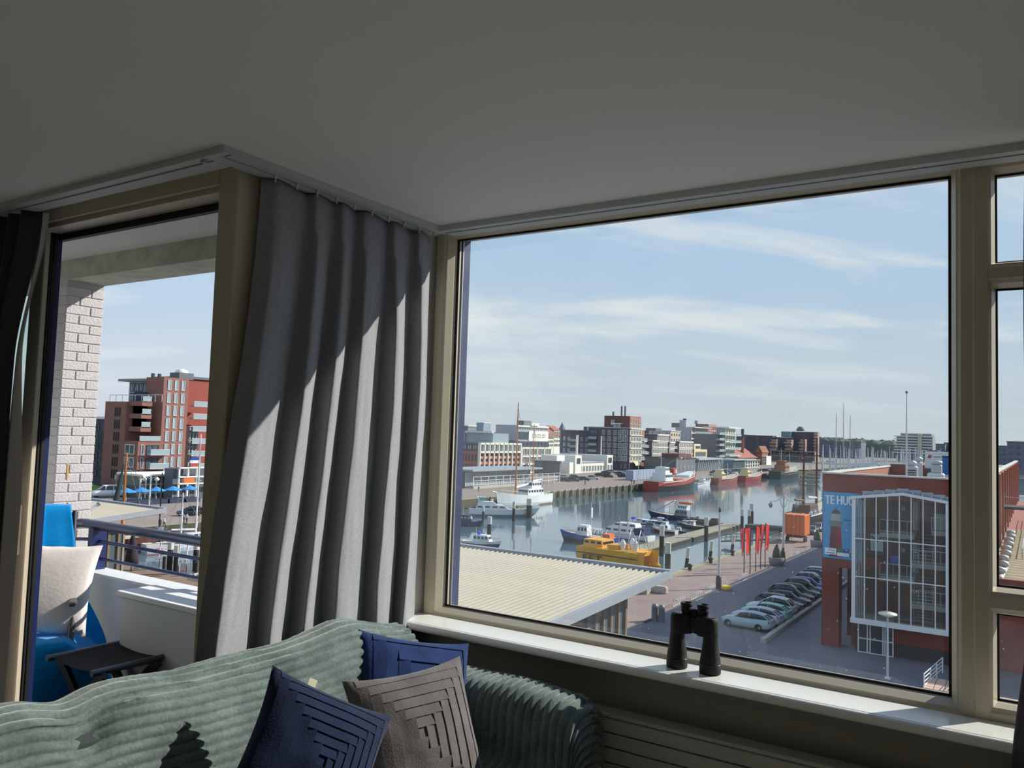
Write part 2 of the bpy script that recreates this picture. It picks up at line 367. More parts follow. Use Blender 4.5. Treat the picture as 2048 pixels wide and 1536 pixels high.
# ---- radiator
rad_m = M('radiator_enamel', (178, 174, 164), 0.4)
rad = thing('radiator', 'wide cream panel radiator with flat horizontal bars under the window sill', 'radiator', (0, 2.695, 0))
MB().box((-1.95, 0.022, 0.12), (1.3, 0.05, 0.60)).build('back_panel', rad_m, rad)
pan = MB().bbox((-1.95, -0.012, 0), (1.3, 0.016, 0.048), 0.004).mesh('bar', rad_m)
for k in range(9): inst('bar', pan, rad, (0, 0, 0.557 - k * 0.052 - 0.0))
MB().bbox((-1.97, -0.014, 0.608), (1.32, 0.06, 0.622), 0.003).build('top_grille', rad_m, rad)
for x in (-1.7, 1.0): MB().box((x, 0.05, 0.2), (x + 0.04, 0.078, 0.55)).build('bracket', rad_m, rad)

# ================================================================== CURTAINS
def fabric(name, col, scale=640.0, rough=0.95, sheen=0.15):
    mt = M(name, col, rough, spec=0.1, sheen=sheen)
    nt = mt.node_tree; b = nt.nodes['Principled BSDF']; L = nt.links.new; N = nt.nodes.new
    tc = N('ShaderNodeTexCoord'); a = N('ShaderNodeMapping'); a.inputs['Scale'].default_value = (1, 1, 0.09); L(tc.outputs['Object'], a.inputs[0])
    n1 = N('ShaderNodeTexNoise'); n1.inputs['Scale'].default_value = scale; n1.inputs['Detail'].default_value = 2; L(a.outputs[0], n1.inputs['Vector'])
    a2 = N('ShaderNodeMapping'); a2.inputs['Scale'].default_value = (.08, .08, 1); L(tc.outputs['Object'], a2.inputs[0])
    n2 = N('ShaderNodeTexNoise'); n2.inputs['Scale'].default_value = scale; n2.inputs['Detail'].default_value = 2; L(a2.outputs[0], n2.inputs['Vector'])
    ad = N('ShaderNodeMath'); ad.operation = 'ADD'; L(n1.outputs['Fac'], ad.inputs[0]); L(n2.outputs['Fac'], ad.inputs[1])
    r = N('ShaderNodeMapRange'); L(ad.outputs[0], r.inputs[0]); r.inputs[1].default_value = 0.75; r.inputs[2].default_value = 1.25; r.inputs[3].default_value = 0.82; r.inputs[4].default_value = 1.14
    mx = N('ShaderNodeMix'); mx.data_type = 'RGBA'; mx.blend_type = 'MULTIPLY'; mx.inputs[0].default_value = 1; mx.inputs[6].default_value = lin(col)
    cc = N('ShaderNodeCombineColor'); [L(r.outputs[0], cc.inputs[i]) for i in range(3)]; L(cc.outputs[0], mx.inputs[7]); L(mx.outputs[2], b.inputs['Base Color'])
    bp = N('ShaderNodeBump'); bp.inputs['Strength'].default_value = 0.25; bp.inputs['Distance'].default_value = 0.002; L(ad.outputs[0], bp.inputs['Height']); L(bp.outputs[0], b.inputs['Normal'])
    return mt
cur_m = fabric('curtain_linen_grey', (152, 153, 157))
def smooth(a, b, x): t = max(0, min(1, (x - a) / (b - a))); return t * t * (3 - 2 * t)
# folds of the main curtain: crests along the run, width and depth per fold
FOLD = [0.0, 0.06, 0.22, 0.265, 0.37, 0.41, 0.50, 0.54, 0.70, 0.735, 0.87, 0.90, 1.0]
def main_curtain(u, v):
    z = 2.465 + (0.06 - 2.465) * v
    yl = 1.815 - 0.19 * smooth(0.0, 0.75, v) ** 1.0; yr = 2.742 + 0.012 * math.sin(6 * v)
    # fold phase; folds drift apart lower down
    uu = u + 0.012 * math.sin(5 * v + 9 * u) * v
    k = 0
    while k < len(FOLD) - 2 and uu > FOLD[k + 1]: k += 1
    t = (uu - FOLD[k]) / (FOLD[k + 1] - FOLD[k])
    ph = (k + max(0, min(1, t)))
    w = 0.5 - 0.5 * math.cos(PI * (ph % 2 if ph % 2 <= 1 else 2 - ph % 2))
    w = w ** 0.8
    amp = 0.048 + 0.022 * smooth(0.02, 0.35, v)
    if v < 0.06: amp *= 0.75
    x = -2.255 + amp * w + 0.018 * math.sin(3.1 * u * PI + 2.3 * v) * v
    x += 0.008 * noise.noise(Vector((u * 9, v * 5, 2.2))) + 0.004 * noise.noise(Vector((u * 30, v * 14, 0)))
    y = yl + (yr - yl) * u + 0.022 * math.sin(2 * PI * ph * 0.5 + 1.2) * (0.4 + v)
    x = min(max(x, -2.285), -2.172)
    return (x, y, z)
cu1 = thing('curtain', 'long grey linen curtain with deep folds hanging behind the sofa', 'curtain', (-2.24, 2.2, 0.06))
def shift(fn, loc): return lambda u, v: tuple(a - b for a, b in zip(fn(u, v), loc))
mb = MB(); mb.grid(shift(main_curtain, (-2.24, 2.2, 0.06)), 260, 90)
o = mb.build('curtain_cloth', cur_m, cu1)
md = o.modifiers.new('thickness', 'SOLIDIFY'); md.thickness = 0.004; md.offset = -1
glide = MB().box((-0.005, -0.004, 0), (0.005, 0.004, 0.02)).tube([(0, 0, 0.0), (0, 0, -0.014)], 0.003, 6).mesh('glider', M('glider_white', (220, 220, 215), 0.4))
for k in range(10): inst('glider', glide, cu1, (-2.2 + 2.24, 1.84 + k * 0.097 - 2.2, 2.464 - 0.06))

shaded_cur = fabric('curtain_grey_shaded', (74, 66, 72))  # grey curtain cloth, its backlit shade put into the colour
lining = M('curtain_lining', (228, 220, 218), 0.9)
def door_curtain(u, v):
    z = 2.465 + (0.04 - 2.465) * v
    xr = -3.45 - 0.15 * smooth(0.0, 0.25, v)
    x = -3.98 + (xr + 3.98) * u
    y = 1.664 + 0.028 * math.cos(u * 2 * PI * 5) * (1.0 - .15 * v) + 0.006 * noise.noise(Vector((u * 8, v * 4, 7)))
    return (x, y, z)
cu2 = thing('curtain', 'backlit grey curtain toned dark, with pale lining, gathered at the left of the balcony door', 'curtain', (-3.6, 1.66, 0.04))
o = MB().grid(shift(door_curtain, (-3.6, 1.66, 0.04)), 90, 40).build('curtain_cloth', shaded_cur, cu2)
md = o.modifiers.new('thickness', 'SOLIDIFY'); md.thickness = 0.004; md.offset = 0
def door_lining(u, v):
    a = door_curtain(1.0, v); w = 0.012 + 0.07 * smooth(0.12, 0.5, v)
    return (a[0] - 0.012 + w * u, a[1] + 0.008 + 0.02 * u + 0.006 * math.sin(9 * v + 3 * u), a[2])
MB().grid(shift(door_lining, (-3.6, 1.66, 0.04)), 8, 40).build('curtain_lining', lining, cu2)

def right_curtain(u, v):
    z = 2.465 + (0.04 - 2.465) * v
    xl = -0.022 - 0.006 * math.sin(8 * v) - 0.045 * smooth(0.5, 0.72, v)
    x = xl + (0.62 - xl) * u
    y = 2.62 + 0.032 * math.cos(u * 2 * PI * 5 + 0.6) + 0.005 * noise.noise(Vector((u * 8, v * 4, 3)))
    return (x, min(y, 2.655), z)
cu3 = thing('curtain', 'backlit curtain toned dark, hanging at the right-hand edge of the window', 'curtain', (0.3, 2.6, 0.04))
o = MB().grid(shift(right_curtain, (0.3, 2.6, 0.04)), 90, 40).build('curtain_cloth', shaded_cur, cu3)
md = o.modifiers.new('thickness', 'SOLIDIFY'); md.thickness = 0.004; md.offset = 0
MB().box((-0.3, 0.0, 2.415), (0.3, 0.006, 2.43)).build('heading_tape', lining, cu3)

# ================================================================== SOFA AND THROW
sofa_m = M('sofa_cloth', (62, 70, 70), 0.95, vary=0.15, vscale=40, bump=0.2, bscale=300)
sofa = thing('sofa', 'dark green-grey sofa in front of the curtain, mostly hidden by its throw', 'sofa', (-1.75, 1.3, 0))
def sb(name, a, b, r): return MB().bbox(tuple(p - q for p, q in zip(a, (-1.75, 1.3, 0))), tuple(p - q for p, q in zip(b, (-1.75, 1.3, 0))), r).build(name, sofa_m, sofa)
sb('base', (-2.13, 0.02, 0.09), (-1.36, 2.6, 0.30), 0.02)
sb('backrest', (-2.13, 0.2, 0.30), (-1.98, 2.40, 0.86), 0.05)
sb('armrest', (-2.13, 2.41, 0.30), (-1.37, 2.60, 0.655), 0.04)
sb('armrest', (-2.13, 0.02, 0.30), (-1.37, 0.2, 0.655), 0.04)
sb('seat_cushion', (-1.98, 0.21, 0.30), (-1.37, 1.28, 0.43), 0.04)
sb('seat_cushion', (-1.98, 1.30, 0.30), (-1.37, 2.39, 0.43), 0.04)
leg = MB().lathe((0, 0, 0), [(0.018, 0), (0.025, 0.09)], 10).mesh('leg', M('sofa_leg', (40, 32, 26), 0.5))
for x, y in ((-2.08, 0.1), (-1.42, 0.1), (-2.08, 2.5), (-1.42, 2.5)): inst('leg', leg, sofa, (x + 1.75, y - 1.3, 0))

def plush(name, col):
    mt = M(name, col, 1.0, spec=0.05, sheen=0.6)
    nt = mt.node_tree; b = nt.nodes['Principled BSDF']; L = nt.links.new; N = nt.nodes.new
    tc = N('ShaderNodeTexCoord')
    n = N('ShaderNodeTexNoise'); n.inputs['Scale'].default_value = 95; n.inputs['Detail'].default_value = 6; n.inputs['Roughness'].default_value = 0.75; L(tc.outputs['Object'], n.inputs['Vector'])
    n0 = N('ShaderNodeTexNoise'); n0.inputs['Scale'].default_value = 9; n0.inputs['Detail'].default_value = 4; L(tc.outputs['Object'], n0.inputs['Vector'])
    mu = N('ShaderNodeMath'); mu.operation = 'MULTIPLY'; L(n.outputs['Fac'], mu.inputs[0]); L(n0.outputs['Fac'], mu.inputs[1])
    r = N('ShaderNodeValToRGB'); L(mu.outputs[0], r.inputs[0]); c = lin(col)
    r.color_ramp.elements[0].position = 0.14; r.color_ramp.elements[0].color = tuple(v * 0.62 for v in c[:3]) + (1,)
    r.color_ramp.elements[1].position = 0.38; r.color_ramp.elements[1].color = tuple(min(1, v * 1.3) for v in c[:3]) + (1,)
    L(r.outputs[0], b.inputs['Base Color'])
    bp = N('ShaderNodeBump'); bp.inputs['Strength'].default_value = 0.6; bp.inputs['Distance'].default_value = 0.004; L(n.outputs['Fac'], bp.inputs['Height']); L(bp.outputs[0], b.inputs['Normal'])
    return mt
throw_m = plush('throw_plush_green', (108, 121, 118))
def polyline(pts, n):
    P = [Vector(p) for p in pts]
    # Catmull-Rom then resample evenly
    fine = []
    for i in range(len(P) - 1):
        p0, p1, p2, p3 = P[max(i-1, 0)], P[i], P[i+1], P[min(i+2, len(P)-1)]
        for k in range(16):
            t = k / 16; fine.append(0.5 * ((2*p1) + (p2-p0)*t + (2*p0-5*p1+4*p2-p3)*t*t + (3*p1-p0-3*p2+p3)*t*t*t))
    fine.append(P[-1]); S = [0]
    for a, b in zip(fine, fine[1:]): S.append(S[-1] + (b - a).length)
    out = []; j = 0
    for k in range(n + 1):
        s = S[-1] * k / n
        while j < len(S) - 2 and S[j+1] < s: j += 1
        t = (s - S[j]) / max(1e-9, S[j+1] - S[j]); out.append(fine[j].lerp(fine[j+1], t))
    nor = []
    for k in range(n + 1):
        d = out[min(k+1, n)] - out[max(k-1, 0)]; nor.append(Vector((-d.y, d.x)).normalized())
    return out, nor, S[-1]
RIB = 0.033
def rib(s): return 0.011 * abs(math.sin(PI * s / RIB)) ** 0.7
prof, pn, PL = polyline([(-2.148, 0.55), (-2.15, 0.72), (-2.148, 0.84), (-2.125, 0.915), (-2.075, 0.935), (-2.01, 0.905), (-1.965, 0.83), (-1.935, 0.72), (-1.905, 0.58), (-1.86, 0.49), (-1.76, 0.462), (-1.6, 0.458), (-1.42, 0.458), (-1.352, 0.43), (-1.335, 0.35), (-1.33, 0.2)], 420)
NP = len(prof) - 1
def throw_back(u, v):
    y = 0.35 + (2.44 - 0.35) * u
    # the rib lines wander a little along the sofa
    wob = 0.018 * math.sin(2.1 * y + 0.5) + 0.03 * noise.noise(Vector((y * 1.3, v * 3, 1)))
    k = min(NP, max(0, int(v * NP))); p, n = prof[k], pn[k]
    s = v * PL + wob
    top = math.exp(-((v - 0.24) / 0.13) ** 2)
    sag = -0.04 * (1 - smooth(1.75, 2.3, y)) + 0.018 * (1 - smooth(1.2, 1.5, y)) - 0.085 * smooth(2.05, 2.46, y) - 0.025 * math.exp(-((y - 1.13) / 0.07) ** 2)
    d = rib(s) + 0.010 * noise.noise(Vector((y * 4, v * 9, 4))) + 0.0022 * noise.noise(Vector((y * 70, v * 120, 9)))
    d -= 0.03 * math.exp(-((y - 1.17) / 0.045) ** 2 - ((v - 0.33) / 0.03) ** 2)      # the dent near the left
    x, z = p.x + n.x * d, p.y + n.y * d + sag * top
    return (x - 0.015 * math.sin(3 * y) * top * 0.5, y, max(z, 0.12))
TL = (-1.8, 1.6, 0.1)
thr = thing('throw_blanket', 'grey-green ribbed plush throw draped over the sofa back and arm', 'blanket', TL)
mb = MB(); mb.grid(shift(throw_back, TL), 150, 420)
mb.build('back_drape', throw_m, thr)
aprof, an, AL = polyline([(2.16, 0.467), (2.30, 0.472), (2.375, 0.50), (2.392, 0.58), (2.405, 0.655), (2.45, 0.696), (2.52, 0.706), (2.585, 0.695), (2.618, 0.65), (2.626, 0.56), (2.628, 0.3)], 90)
def throw_arm(u, v):
    k = min(90, int(v * 90)); p, n = aprof[k], an[k]
    L1 = 0.62; L2 = 0.11; tot = L1 + L2 + 0.46; s = u * tot
    if s < L1: x, drop = -1.98 + s, 0.0
    elif s < L1 + L2: a = (s - L1) / L2 * PI / 2; x, drop = -1.36 + 0.07 * math.sin(a), 0.07 * (1 - math.cos(a))
    else: x, drop = -1.29 + 0.015 * (s - L1 - L2), 0.07 + (s - L1 - L2)
    d = rib(s + 0.02 * math.sin(v * 4)) + 0.0022 * noise.noise(Vector((s * 120, v * 60, 2))) + 0.006 * noise.noise(Vector((s * 6, v * 5, 5)))
    bow = 0.012 * math.sin(PI * min(1, s / L1)) * (1 if s < L1 else 0)
    return (x + (d if s > L1 + L2 * .6 else 0), p.x + n.x * d, max(0.13, p.y + n.y * d - drop + bow))
mb = MB(); mb.grid(shift(throw_arm, TL), 300, 90)
# keep the outside of the sheet facing out
mb.f = [f[::-1] for f in mb.f]; mb.build('arm_drape', throw_m, thr)

# ================================================================== CUSHIONS
def plane_hit(px, P0, n): d = ray(*px); return EV + d * ((P0 - EV).dot(n) / d.dot(n))
def cushion(name, label, mat, A_px, B_px, P0, n, centre=(0.0, 0.0), rings=6, thick=0.075, tagit=False, half=False, size=None):
    P0, n = Vector(P0), Vector(n).normalized()
    A, B = plane_hit(A_px, P0, n), plane_hit(B_px, P0, n)
    e1 = (B - A); S = size or e1.length; e1.normalize(); e2 = n.cross(e1).normalized()
    if e2.z > 0: e2 = -e2
    c = A + e1 * S / 2 + e2 * S / 2; h = S / 2
    root = thing(name, label, 'cushion', c - Vector((0, 0, 0)))
    M3 = Matrix((e1, -e2, e1.cross(-e2))).transposed(); root.rotation_euler = M3.to_euler()
    if (M3 @ Vector((0, 0, 1))).dot(n) < 0: raise ValueError('cushion faces away')
    def surf(a, b, side):
        pin = 1 - 0.10 * (1 - b * b) * abs(a) ** 6; pin2 = 1 - 0.10 * (1 - a * a) * abs(b) ** 6
        t = max(0, (1 - a * a) * (1 - b * b)) ** 0.42
        return Vector((a * h * pin, b * h * pin2, side * thick * t + 0.005 * noise.noise(Vector((a * 3, b * 3, side + S))) * t))
    mb = MB(); N = 26
    def f(a): return math.sin(a * PI / 2) if False else a
    mb.grid(lambda u, v: surf(2*u-1, 2*v-1, 1), N, N); g = MB(); g.grid(lambda u, v: surf(2*u-1, 2*v-1, -1), N, N); g.f = [q[::-1] for q in g.f]
    mb.add(g.v, g.f, 0, True); mb.build('cover', mat, root)
    # sewn pleats: a square spiral of overlapping strips
    cx, cy = centre
    edges = [1.0 - k * (0.93 / rings) for k in range(rings + 1)]
    for k in range(rings):
        ao, ai = edges[k], edges[k + 1]
        for j in range(4):
            if half and j in (2, 3) and k < rings - 1 and (k + j) % 2: continue
            def pt(tt, r, j=j, ao=ao, ai=ai):
                rad = ai + (ao - ai) * r; lo, hi = -ao, ai; q = lo + (hi - lo) * tt
                a, b = ((q, -rad), (rad, q), (-q, rad), (-rad, -q))[j]
                a2 = a * (1 - abs(cx) * (1 - abs(a))) + cx * (1 - abs(a)); b2 = b + cy * (1 - abs(b))
                a2, b2 = max(-.985, min(.985, a2)), max(-.985, min(.985, b2))
                p = surf(a2, b2, 1); p.z += 0.0012 + 0.0038 * (1 - r) ** 1.2 * (1 - max(abs(a2), abs(b2)) ** 6); return p
            sm = MB(); sm.grid(pt, 12, 3)
            sm.grid(lambda u, v: pt(u, 0.0) - Vector((0, 0, 0.0045 * v)), 12, 1)
            sm.build('pleat', mat, root)
    if tagit:
        p = surf(-0.35, 1.0, 1); MB().box((p.x-.012, p.y-.005, -.001), (p.x+.012, p.y+.026, .001)).build('care_label', M('label_cream', (214, 208, 180), 0.8), root)
    return root
def velvet(name, col):
    return M(name, col, 0.85, spec=0.15, sheen=0.35, vary=0.16, vscale=14, bump=0.12, bscale=160)
v_navy, v_grey, v_blue = velvet('velvet_navy', (26, 37, 66)), velvet('velvet_grey', (112, 106, 106)), velvet('velvet_blue', (36, 56, 104))
cushion('cushion', 'mid-blue velvet pleated cushion at the back, against the sofa corner', v_blue, (716, 1258), (918, 1284), (-1.88, 2.30, 0.80), (0.80, -0.35, 0.48), (0.25, 0.0), 6, 0.05, half=True, size=0.44)
cushion('cushion', 'taupe grey velvet cushion with woven pleats in the middle', v_grey, (683, 1362), (920, 1312), (-1.66, 2.16, 0.62), (0.84, -0.36, 0.42), (-0.05, 0.05), 6, 0.07, half=False)
cushion('cushion', 'dark navy velvet cushion with square pleats, nearest the camera', v_navy, (545, 1330), (784, 1432), (-1.60, 1.74, 0.66), (0.84, -0.32, 0.46), (0.05, -0.05), 7, 0.075, tagit=True)

# ================================================================== BINOCULARS ON THE SILL
rub = M('binocular_rubber', (26, 26, 28), 0.62, bump=0.25, bscale=500); rubs = M('binocular_satin', (34, 34, 36), 0.35)
bino = thing('binoculars', 'large black binoculars standing upright on the white window sill', 'binoculars', (-1.007, 2.757, 0.8105))
bar = MB(); bar.lathe((0, 0, 0), [(0.034, 0), (0.0365, 0.003), (0.037, 0.03), (0.0355, 0.033), (0.034, 0.05), (0.028, 0.09), (0.0245, 0.125), (0.026, 0.13)], 28); bmh = bar.mesh('barrel', rub)
ring = MB().lathe((0, 0, 0), [(0.0368, 0.030), (0.0378, 0.031), (0.0378, 0.0335), (0.0368, 0.0345)], 28).mesh('barrel_ring', rubs)
for s in (-1, 1):
    b = inst('barrel', bmh, bino, (s * 0.060, 0, 0)); inst('barrel_ring', ring, b)
    # porro prism housing: rounded outline from over the barrel inwards to the eyepiece
    def out(k, r1=0.028, r2=0.025):
        return [((s * 0.057) + r1 * math.cos(a), r1 * math.sin(a)) if math.cos(a) * s > 0 else ((s * 0.030) + r2 * math.cos(a), 0.006 + r2 * math.sin(a)) for a in [2 * PI * t / 24 for t in range(24)]]
    hb = MB(); rings = []
    for z, sc_ in ((0.122, 0.86), (0.128, 0.97), (0.14, 1.0), (0.172, 1.0), (0.184, 0.96), (0.188, 0.86)):
        o2 = out(0); mx_ = s * 0.044; rings.append([(mx_ + (p[0] - mx_) * sc_, p[1] * sc_, z) for p in o2])
    hb.loft(rings, 0, True, True); hb.build('prism_housing', rub, bino)
    MB().prism([(s * 0.044 + 0.03 * math.cos(a), 0.002 + 0.018 * math.sin(a)) for a in [2*PI*t/20 for t in range(20)]], 0.186, 0.1895).build('cover_plate', rubs, bino)
    e = MB().lathe((s * 0.030, 0.006, 0), [(0.0165, 0.186), (0.0165, 0.196), (0.019, 0.197), (0.0195, 0.212), (0.0185, 0.213), (0.0205, 0.216), (0.0205, 0.226), (0.0190, 0.2275), (0.0165, 0.2265), (0.014, 0.222)], 24).build('eyepiece', rub, bino)
    MB().lathe((s * 0.030, 0.006, 0), [(0.0208, 0.218), (0.0212, 0.219), (0.0212, 0.2205), (0.0208, 0.2215)], 24).build('eyecup_ring', rubs, e)
    MB().obox((s * 0.014, 0.004, 0.152), (0.012, 0, 0), (0, 0.010, 0), (0, 0, 0.026)).build('hinge_arm', rubs, bino)
MB().lathe((0, 0.004, 0), [(0.009, 0.128), (0.011, 0.13), (0.011, 0.176), (0.007, 0.178), (0.007, 0.184)], 18).build('hinge', rubs, bino)
MB().lathe((0, 0.004, 0), [(0.006, 0.184), (0.0125, 0.186), (0.0125, 0.198), (0.010, 0.2), (0.009, 0.207), (0.004, 0.208)], 18).build('focus_wheel', rub, bino)
MB().box((-0.03, 0.0, 0.194), (0.03, 0.010, 0.1985)).build('eyepiece_bridge', rubs, bino)

# ================================================================== BALCONY
conc = M('balcony_concrete', (128, 112, 90), 0.9, vary=0.2, vscale=5, bump=0.2, bscale=40)
bal_white = M('balcony_white', (226, 228, 226), 0.6, vary=0.03, vscale=3)
soff = M('balcony_soffit', (205, 202, 194), 0.9, vary=0.03, vscale=2)
mossy = M('mossy_concrete', (176, 178, 158), 0.95, vary=0.16, vscale=9, bump=0.35, bscale=30)
FZ = -0.10
struct(MB().box((-7.2, 1.90, FZ - 0.25), (WX - 0.1, 3.35, FZ)).build('floor_balcony', conc))
struct(MB().box((-7.2, 1.90, 2.74), (WX - 0.1, 3.35, 3.0)).build('ceiling_balcony', soff))
struct(MB().box((-7.2, 3.02, 2.60), (WX - 0.1, 3.30, 2.74)).build('trim_balcony_beam', mossy))
struct(MB().box((WX - 0.21, 1.90, FZ), (WX - 0.1, 3.0, 2.74)).build('wall_bay_outside', bal_white))
struct(MB().box((-7.2, 1.90, 2.45), (WX - 0.1, 1.96, 2.74)).build('wall_above_door', soff))
struct(MB().box((-7.2, 1.86, FZ), (-5.0, 1.98, 2.74)).build('wall_outside', bal_white))
# painted brick pier: core plus every brick
pier = struct(MB().box((-6.2, 3.024, FZ), (-5.753, 3.29, 2.62)).build('wall_pier', M('pier_mortar', (182, 179, 178), 0.95)))
brick_m = M('brick_white_paint', (192, 188, 187), 0.75, vary=0.05, vscale=8, bump=0.35, bscale=70)
CH = 0.0665
def brick_mesh(dx, dy):
    mb = MB().bbox((0, 0, 0), (dx, dy, CH - 0.005), 0.004); return mb.mesh('brick', brick_m)
b_long, b_short, b_head = brick_mesh(0.03, 0.172), brick_mesh(0.03, 0.092), brick_mesh(0.2, 0.03)
b_half = brick_mesh(0.094, 0.03)
n = int((2.60 - FZ) / CH)
rnd = random.Random(5)
for k in range(n):
    z = FZ + k * CH
    if z < 0.5: continue
    y = 3.022
    order = ((b_long, 0.172), (b_short, 0.092)) if k % 2 else ((b_short, 0.092), (b_long, 0.172))
    for me_, w in order:
        inst('brick', me_, pier, (-5.778 + rnd.uniform(0, 0.003), y, z), rotz=rnd.uniform(-.008, .008)); y += w + 0.006
    for me_, x in (((b_head, -5.953), (b_head, -6.159)) if k % 2 else ((b_half, -5.847), (b_head, -6.053))):
        inst('brick', me_, pier, (x, 3.018 + rnd.uniform(0, 0.004), z))
# rust stain on the pier
MB().box((-5.7435, 3.10, 1.19), (-5.7425, 3.112, 1.30)).build('rust_stain', M('rust', (206, 160, 96), 0.9), pier)
# parapet and railing
par = struct(MB().bbox((-7.2, 3.02, FZ), (WX - 0.1, 3.22, 0.60), 0.004).build('wall_parapet', bal_white))
nb = M('rail_navy', (30, 44, 92), 0.3, spec=0.6); ng = M('rail_steel', (92, 96, 112), 0.28, 0.6)
rl = thing('balcony_railing', 'navy blue tubular railing on top of the white balcony parapet', 'railing', (-4.0, 3.14, 0.60))
def rel(p): return (p[0] + 4.0, p[1] - 3.14, p[2] - 0.60)
def tubeR(name, pts, r, mat): return MB().tube([rel(p) for p in pts], r, 12).build(name, mat, rl)
tubeR('handrail', [(-5.70, 3.03, 0.86), (-5.62, 3.085, 0.885), (-5.565, 3.13, 0.895), (-5.50, 3.14, 0.895), (WX - 0.2, 3.14, 0.895)], 0.033, ng)
tubeR('middle_bar', [(-5.70, 3.03, 0.775), (-5.6, 3.11, 0.785), (-5.5, 3.14, 0.79), (WX - 0.2, 3.14, 0.79)], 0.012, nb)
tubeR('lower_bar', [(-5.5, 3.14, 0.675), (WX - 0.2, 3.14, 0.675)], 0.012, nb)
for x in (-5.40, -4.05, -2.75): MB().box(rel((x - 0.006, 3.09, 0.601)), rel((x + 0.05, 3.19, 0.88))).build('post', nb, rl)
# storage box
bx = thing('storage_box', 'white balcony storage box with flat lid beside the railing', 'storage box', (-3.46, 2.86, FZ))
bm_ = M('box_white', (214, 220, 220), 0.55)
MB().bbox((-0.94, -0.125, 0.0), (0.94, 0.14, 0.71), 0.006).build('body', bm_, bx)
MB().bbox((-0.97, -0.145, 0.71), (0.95, 0.15, 0.74), 0.005).build('lid', M('lid_white', (234, 236, 236), 0.5), bx)
# ---- folding garden chair under a blue towel
gm = M('chair_tube', (92, 92, 96), 0.35, 0.6); blackm = M('chair_mesh_black', (30, 30, 34), 0.85, bump=0.3, bscale=600)
CH0 = Vector((-5.00, 2.47, FZ)); CHR = math.radians(58)
ch = thing('garden_chair', 'folding garden chair with grey arms under a bright blue towel', 'chair', CH0, CHR)
# local: x right, y backwards (away from the sitter), z up
def tb(name, pts, r=0.013, mat=gm, par=None): return MB().tube(pts, r, 10).build(name, mat, par or ch)
tb('back_post', [(-0.25, 0.16, 0.36), (-0.25, 0.24, 0.75), (-0.24, 0.33, 1.13)]); tb('back_post', [(0.25, 0.16, 0.36), (0.25, 0.24, 0.75), (0.24, 0.33, 1.13)])
MB().grid(lambda u, v: (-0.24 + 0.48 * u, 0.16 + 0.17 * v + 0.02 * math.sin(PI * u), 0.40 + 0.72 * v), 6, 8).build('backrest', blackm, ch)
MB().bbox((-0.25, -0.30, 0.40), (0.25, 0.17, 0.425), 0.008).build('seat', blackm, ch)
for s in (-1, 1):
    tb('leg', [(s * 0.27, -0.30, 0.40), (s * 0.27, 0.26, 0.015)]); tb('leg', [(s * 0.285, 0.18, 0.62), (s * 0.285, -0.05, 0.36), (s * 0.285, -0.30, 0.015)], 0.016)
    MB().bbox((s * 0.29 - 0.024, -0.27, 0.645), (s * 0.29 + 0.024, 0.22, 0.67), 0.008).build('armrest', gm, ch)
    tb('arm_support', [(s * 0.285, -0.2, 0.40), (s * 0.288, -0.12, 0.645)], 0.019)
tb('foot_bar', [(-0.28, 0.26, 0.02), (0.28, 0.26, 0.02)], 0.010)
towel_m = M('towel_blue', (14, 148, 224), 0.95, vary=0.08, vscale=30, bump=0.25, bscale=350, sheen=0.3, spec=0.1)
tp, tn, TLn = polyline([(0.40, 0.62), (0.375, 0.95), (0.365, 1.12), (0.33, 1.155), (0.29, 1.10), (0.235, 0.85), (0.185, 0.60), (0.15, 0.46), (0.08, 0.442), (-0.10, 0.442), (-0.30, 0.445), (-0.335, 0.40), (-0.35, 0.25), (-0.345, 0.10)], 80)
def towel(u, v):
    k = min(80, int(v * 80)); p = tp[k]; x = -0.27 + 0.54 * u
    wr = 0.012 * math.sin(13 * u + 5 * v) * smooth(0.6, 1.0, v) + 0.010 * noise.noise(Vector((u * 5, v * 6, 3)))
    topw = 1 - 0.22 * math.exp(-((v - 0.22) / 0.14) ** 2)
    flare = 1 + 0.22 * smooth(0.55, 1.0, v)
    fold = 0.02 * max(0, math.cos((u - 0.5) * 9)) * math.exp(-((v - 0.25) / 0.16) ** 2)
    X = x * topw * flare; side = smooth(0.45, 0.6, v); X += side * 0.2 * max(0, u - 0.62) / 0.38
    over = max(0, X - 0.27)
    return (X, p.x - wr - fold, max(0.03, p.y + abs(wr) * 0.6 + 0.01 - over * 0.9))
tw = tag(MB().grid(towel, 40, 80).build('towel', towel_m, None, CH0, CHR), 'bright blue towel draped over the balcony chair', 'towel')
md = tw.modifiers.new('thickness', 'SOLIDIFY'); md.thickness = 0.006
# towel hanging down the chair's right side
tw['label'] = 'bright blue beach towel draped over back and seat of the balcony chair'
# white cushion on the chair
wc = M('cushion_white', (226, 218, 214), 0.9, vary=0.03, vscale=20, bump=0.08, bscale=50)
pc = thing('outdoor_cushion', 'large white cushion leaning on the blue towel outside', 'cushion', (-4.89, 2.55, 0.615))
def soft(a, b, side, h=0.27, t=0.075):
    k = max(0, (1 - a * a) * (1 - b * b)) ** 0.45; return (a * h * (1 - .09 * (1 - b * b) * abs(a) ** 5), side * t * k, b * h * (1 - .09 * (1 - a * a) * abs(b) ** 5) + 0.006 * noise.noise(Vector((a * 3, b * 3, side))))
mb = MB(); mb.grid(lambda u, v: soft(2*u-1, 2*v-1, -1), 24, 24); g = MB(); g.grid(lambda u, v: soft(2*u-1, 2*v-1, 1), 24, 24); g.f = [q[::-1] for q in g.f]; mb.add(g.v, g.f, 0, True)
mb.build('cover', wc, pc)
MB().tube([(-0.25, 0, -0.25), (0, 0, -0.232), (0.25, 0, -0.25)], 0.003, 6).build('seam', wc, pc)
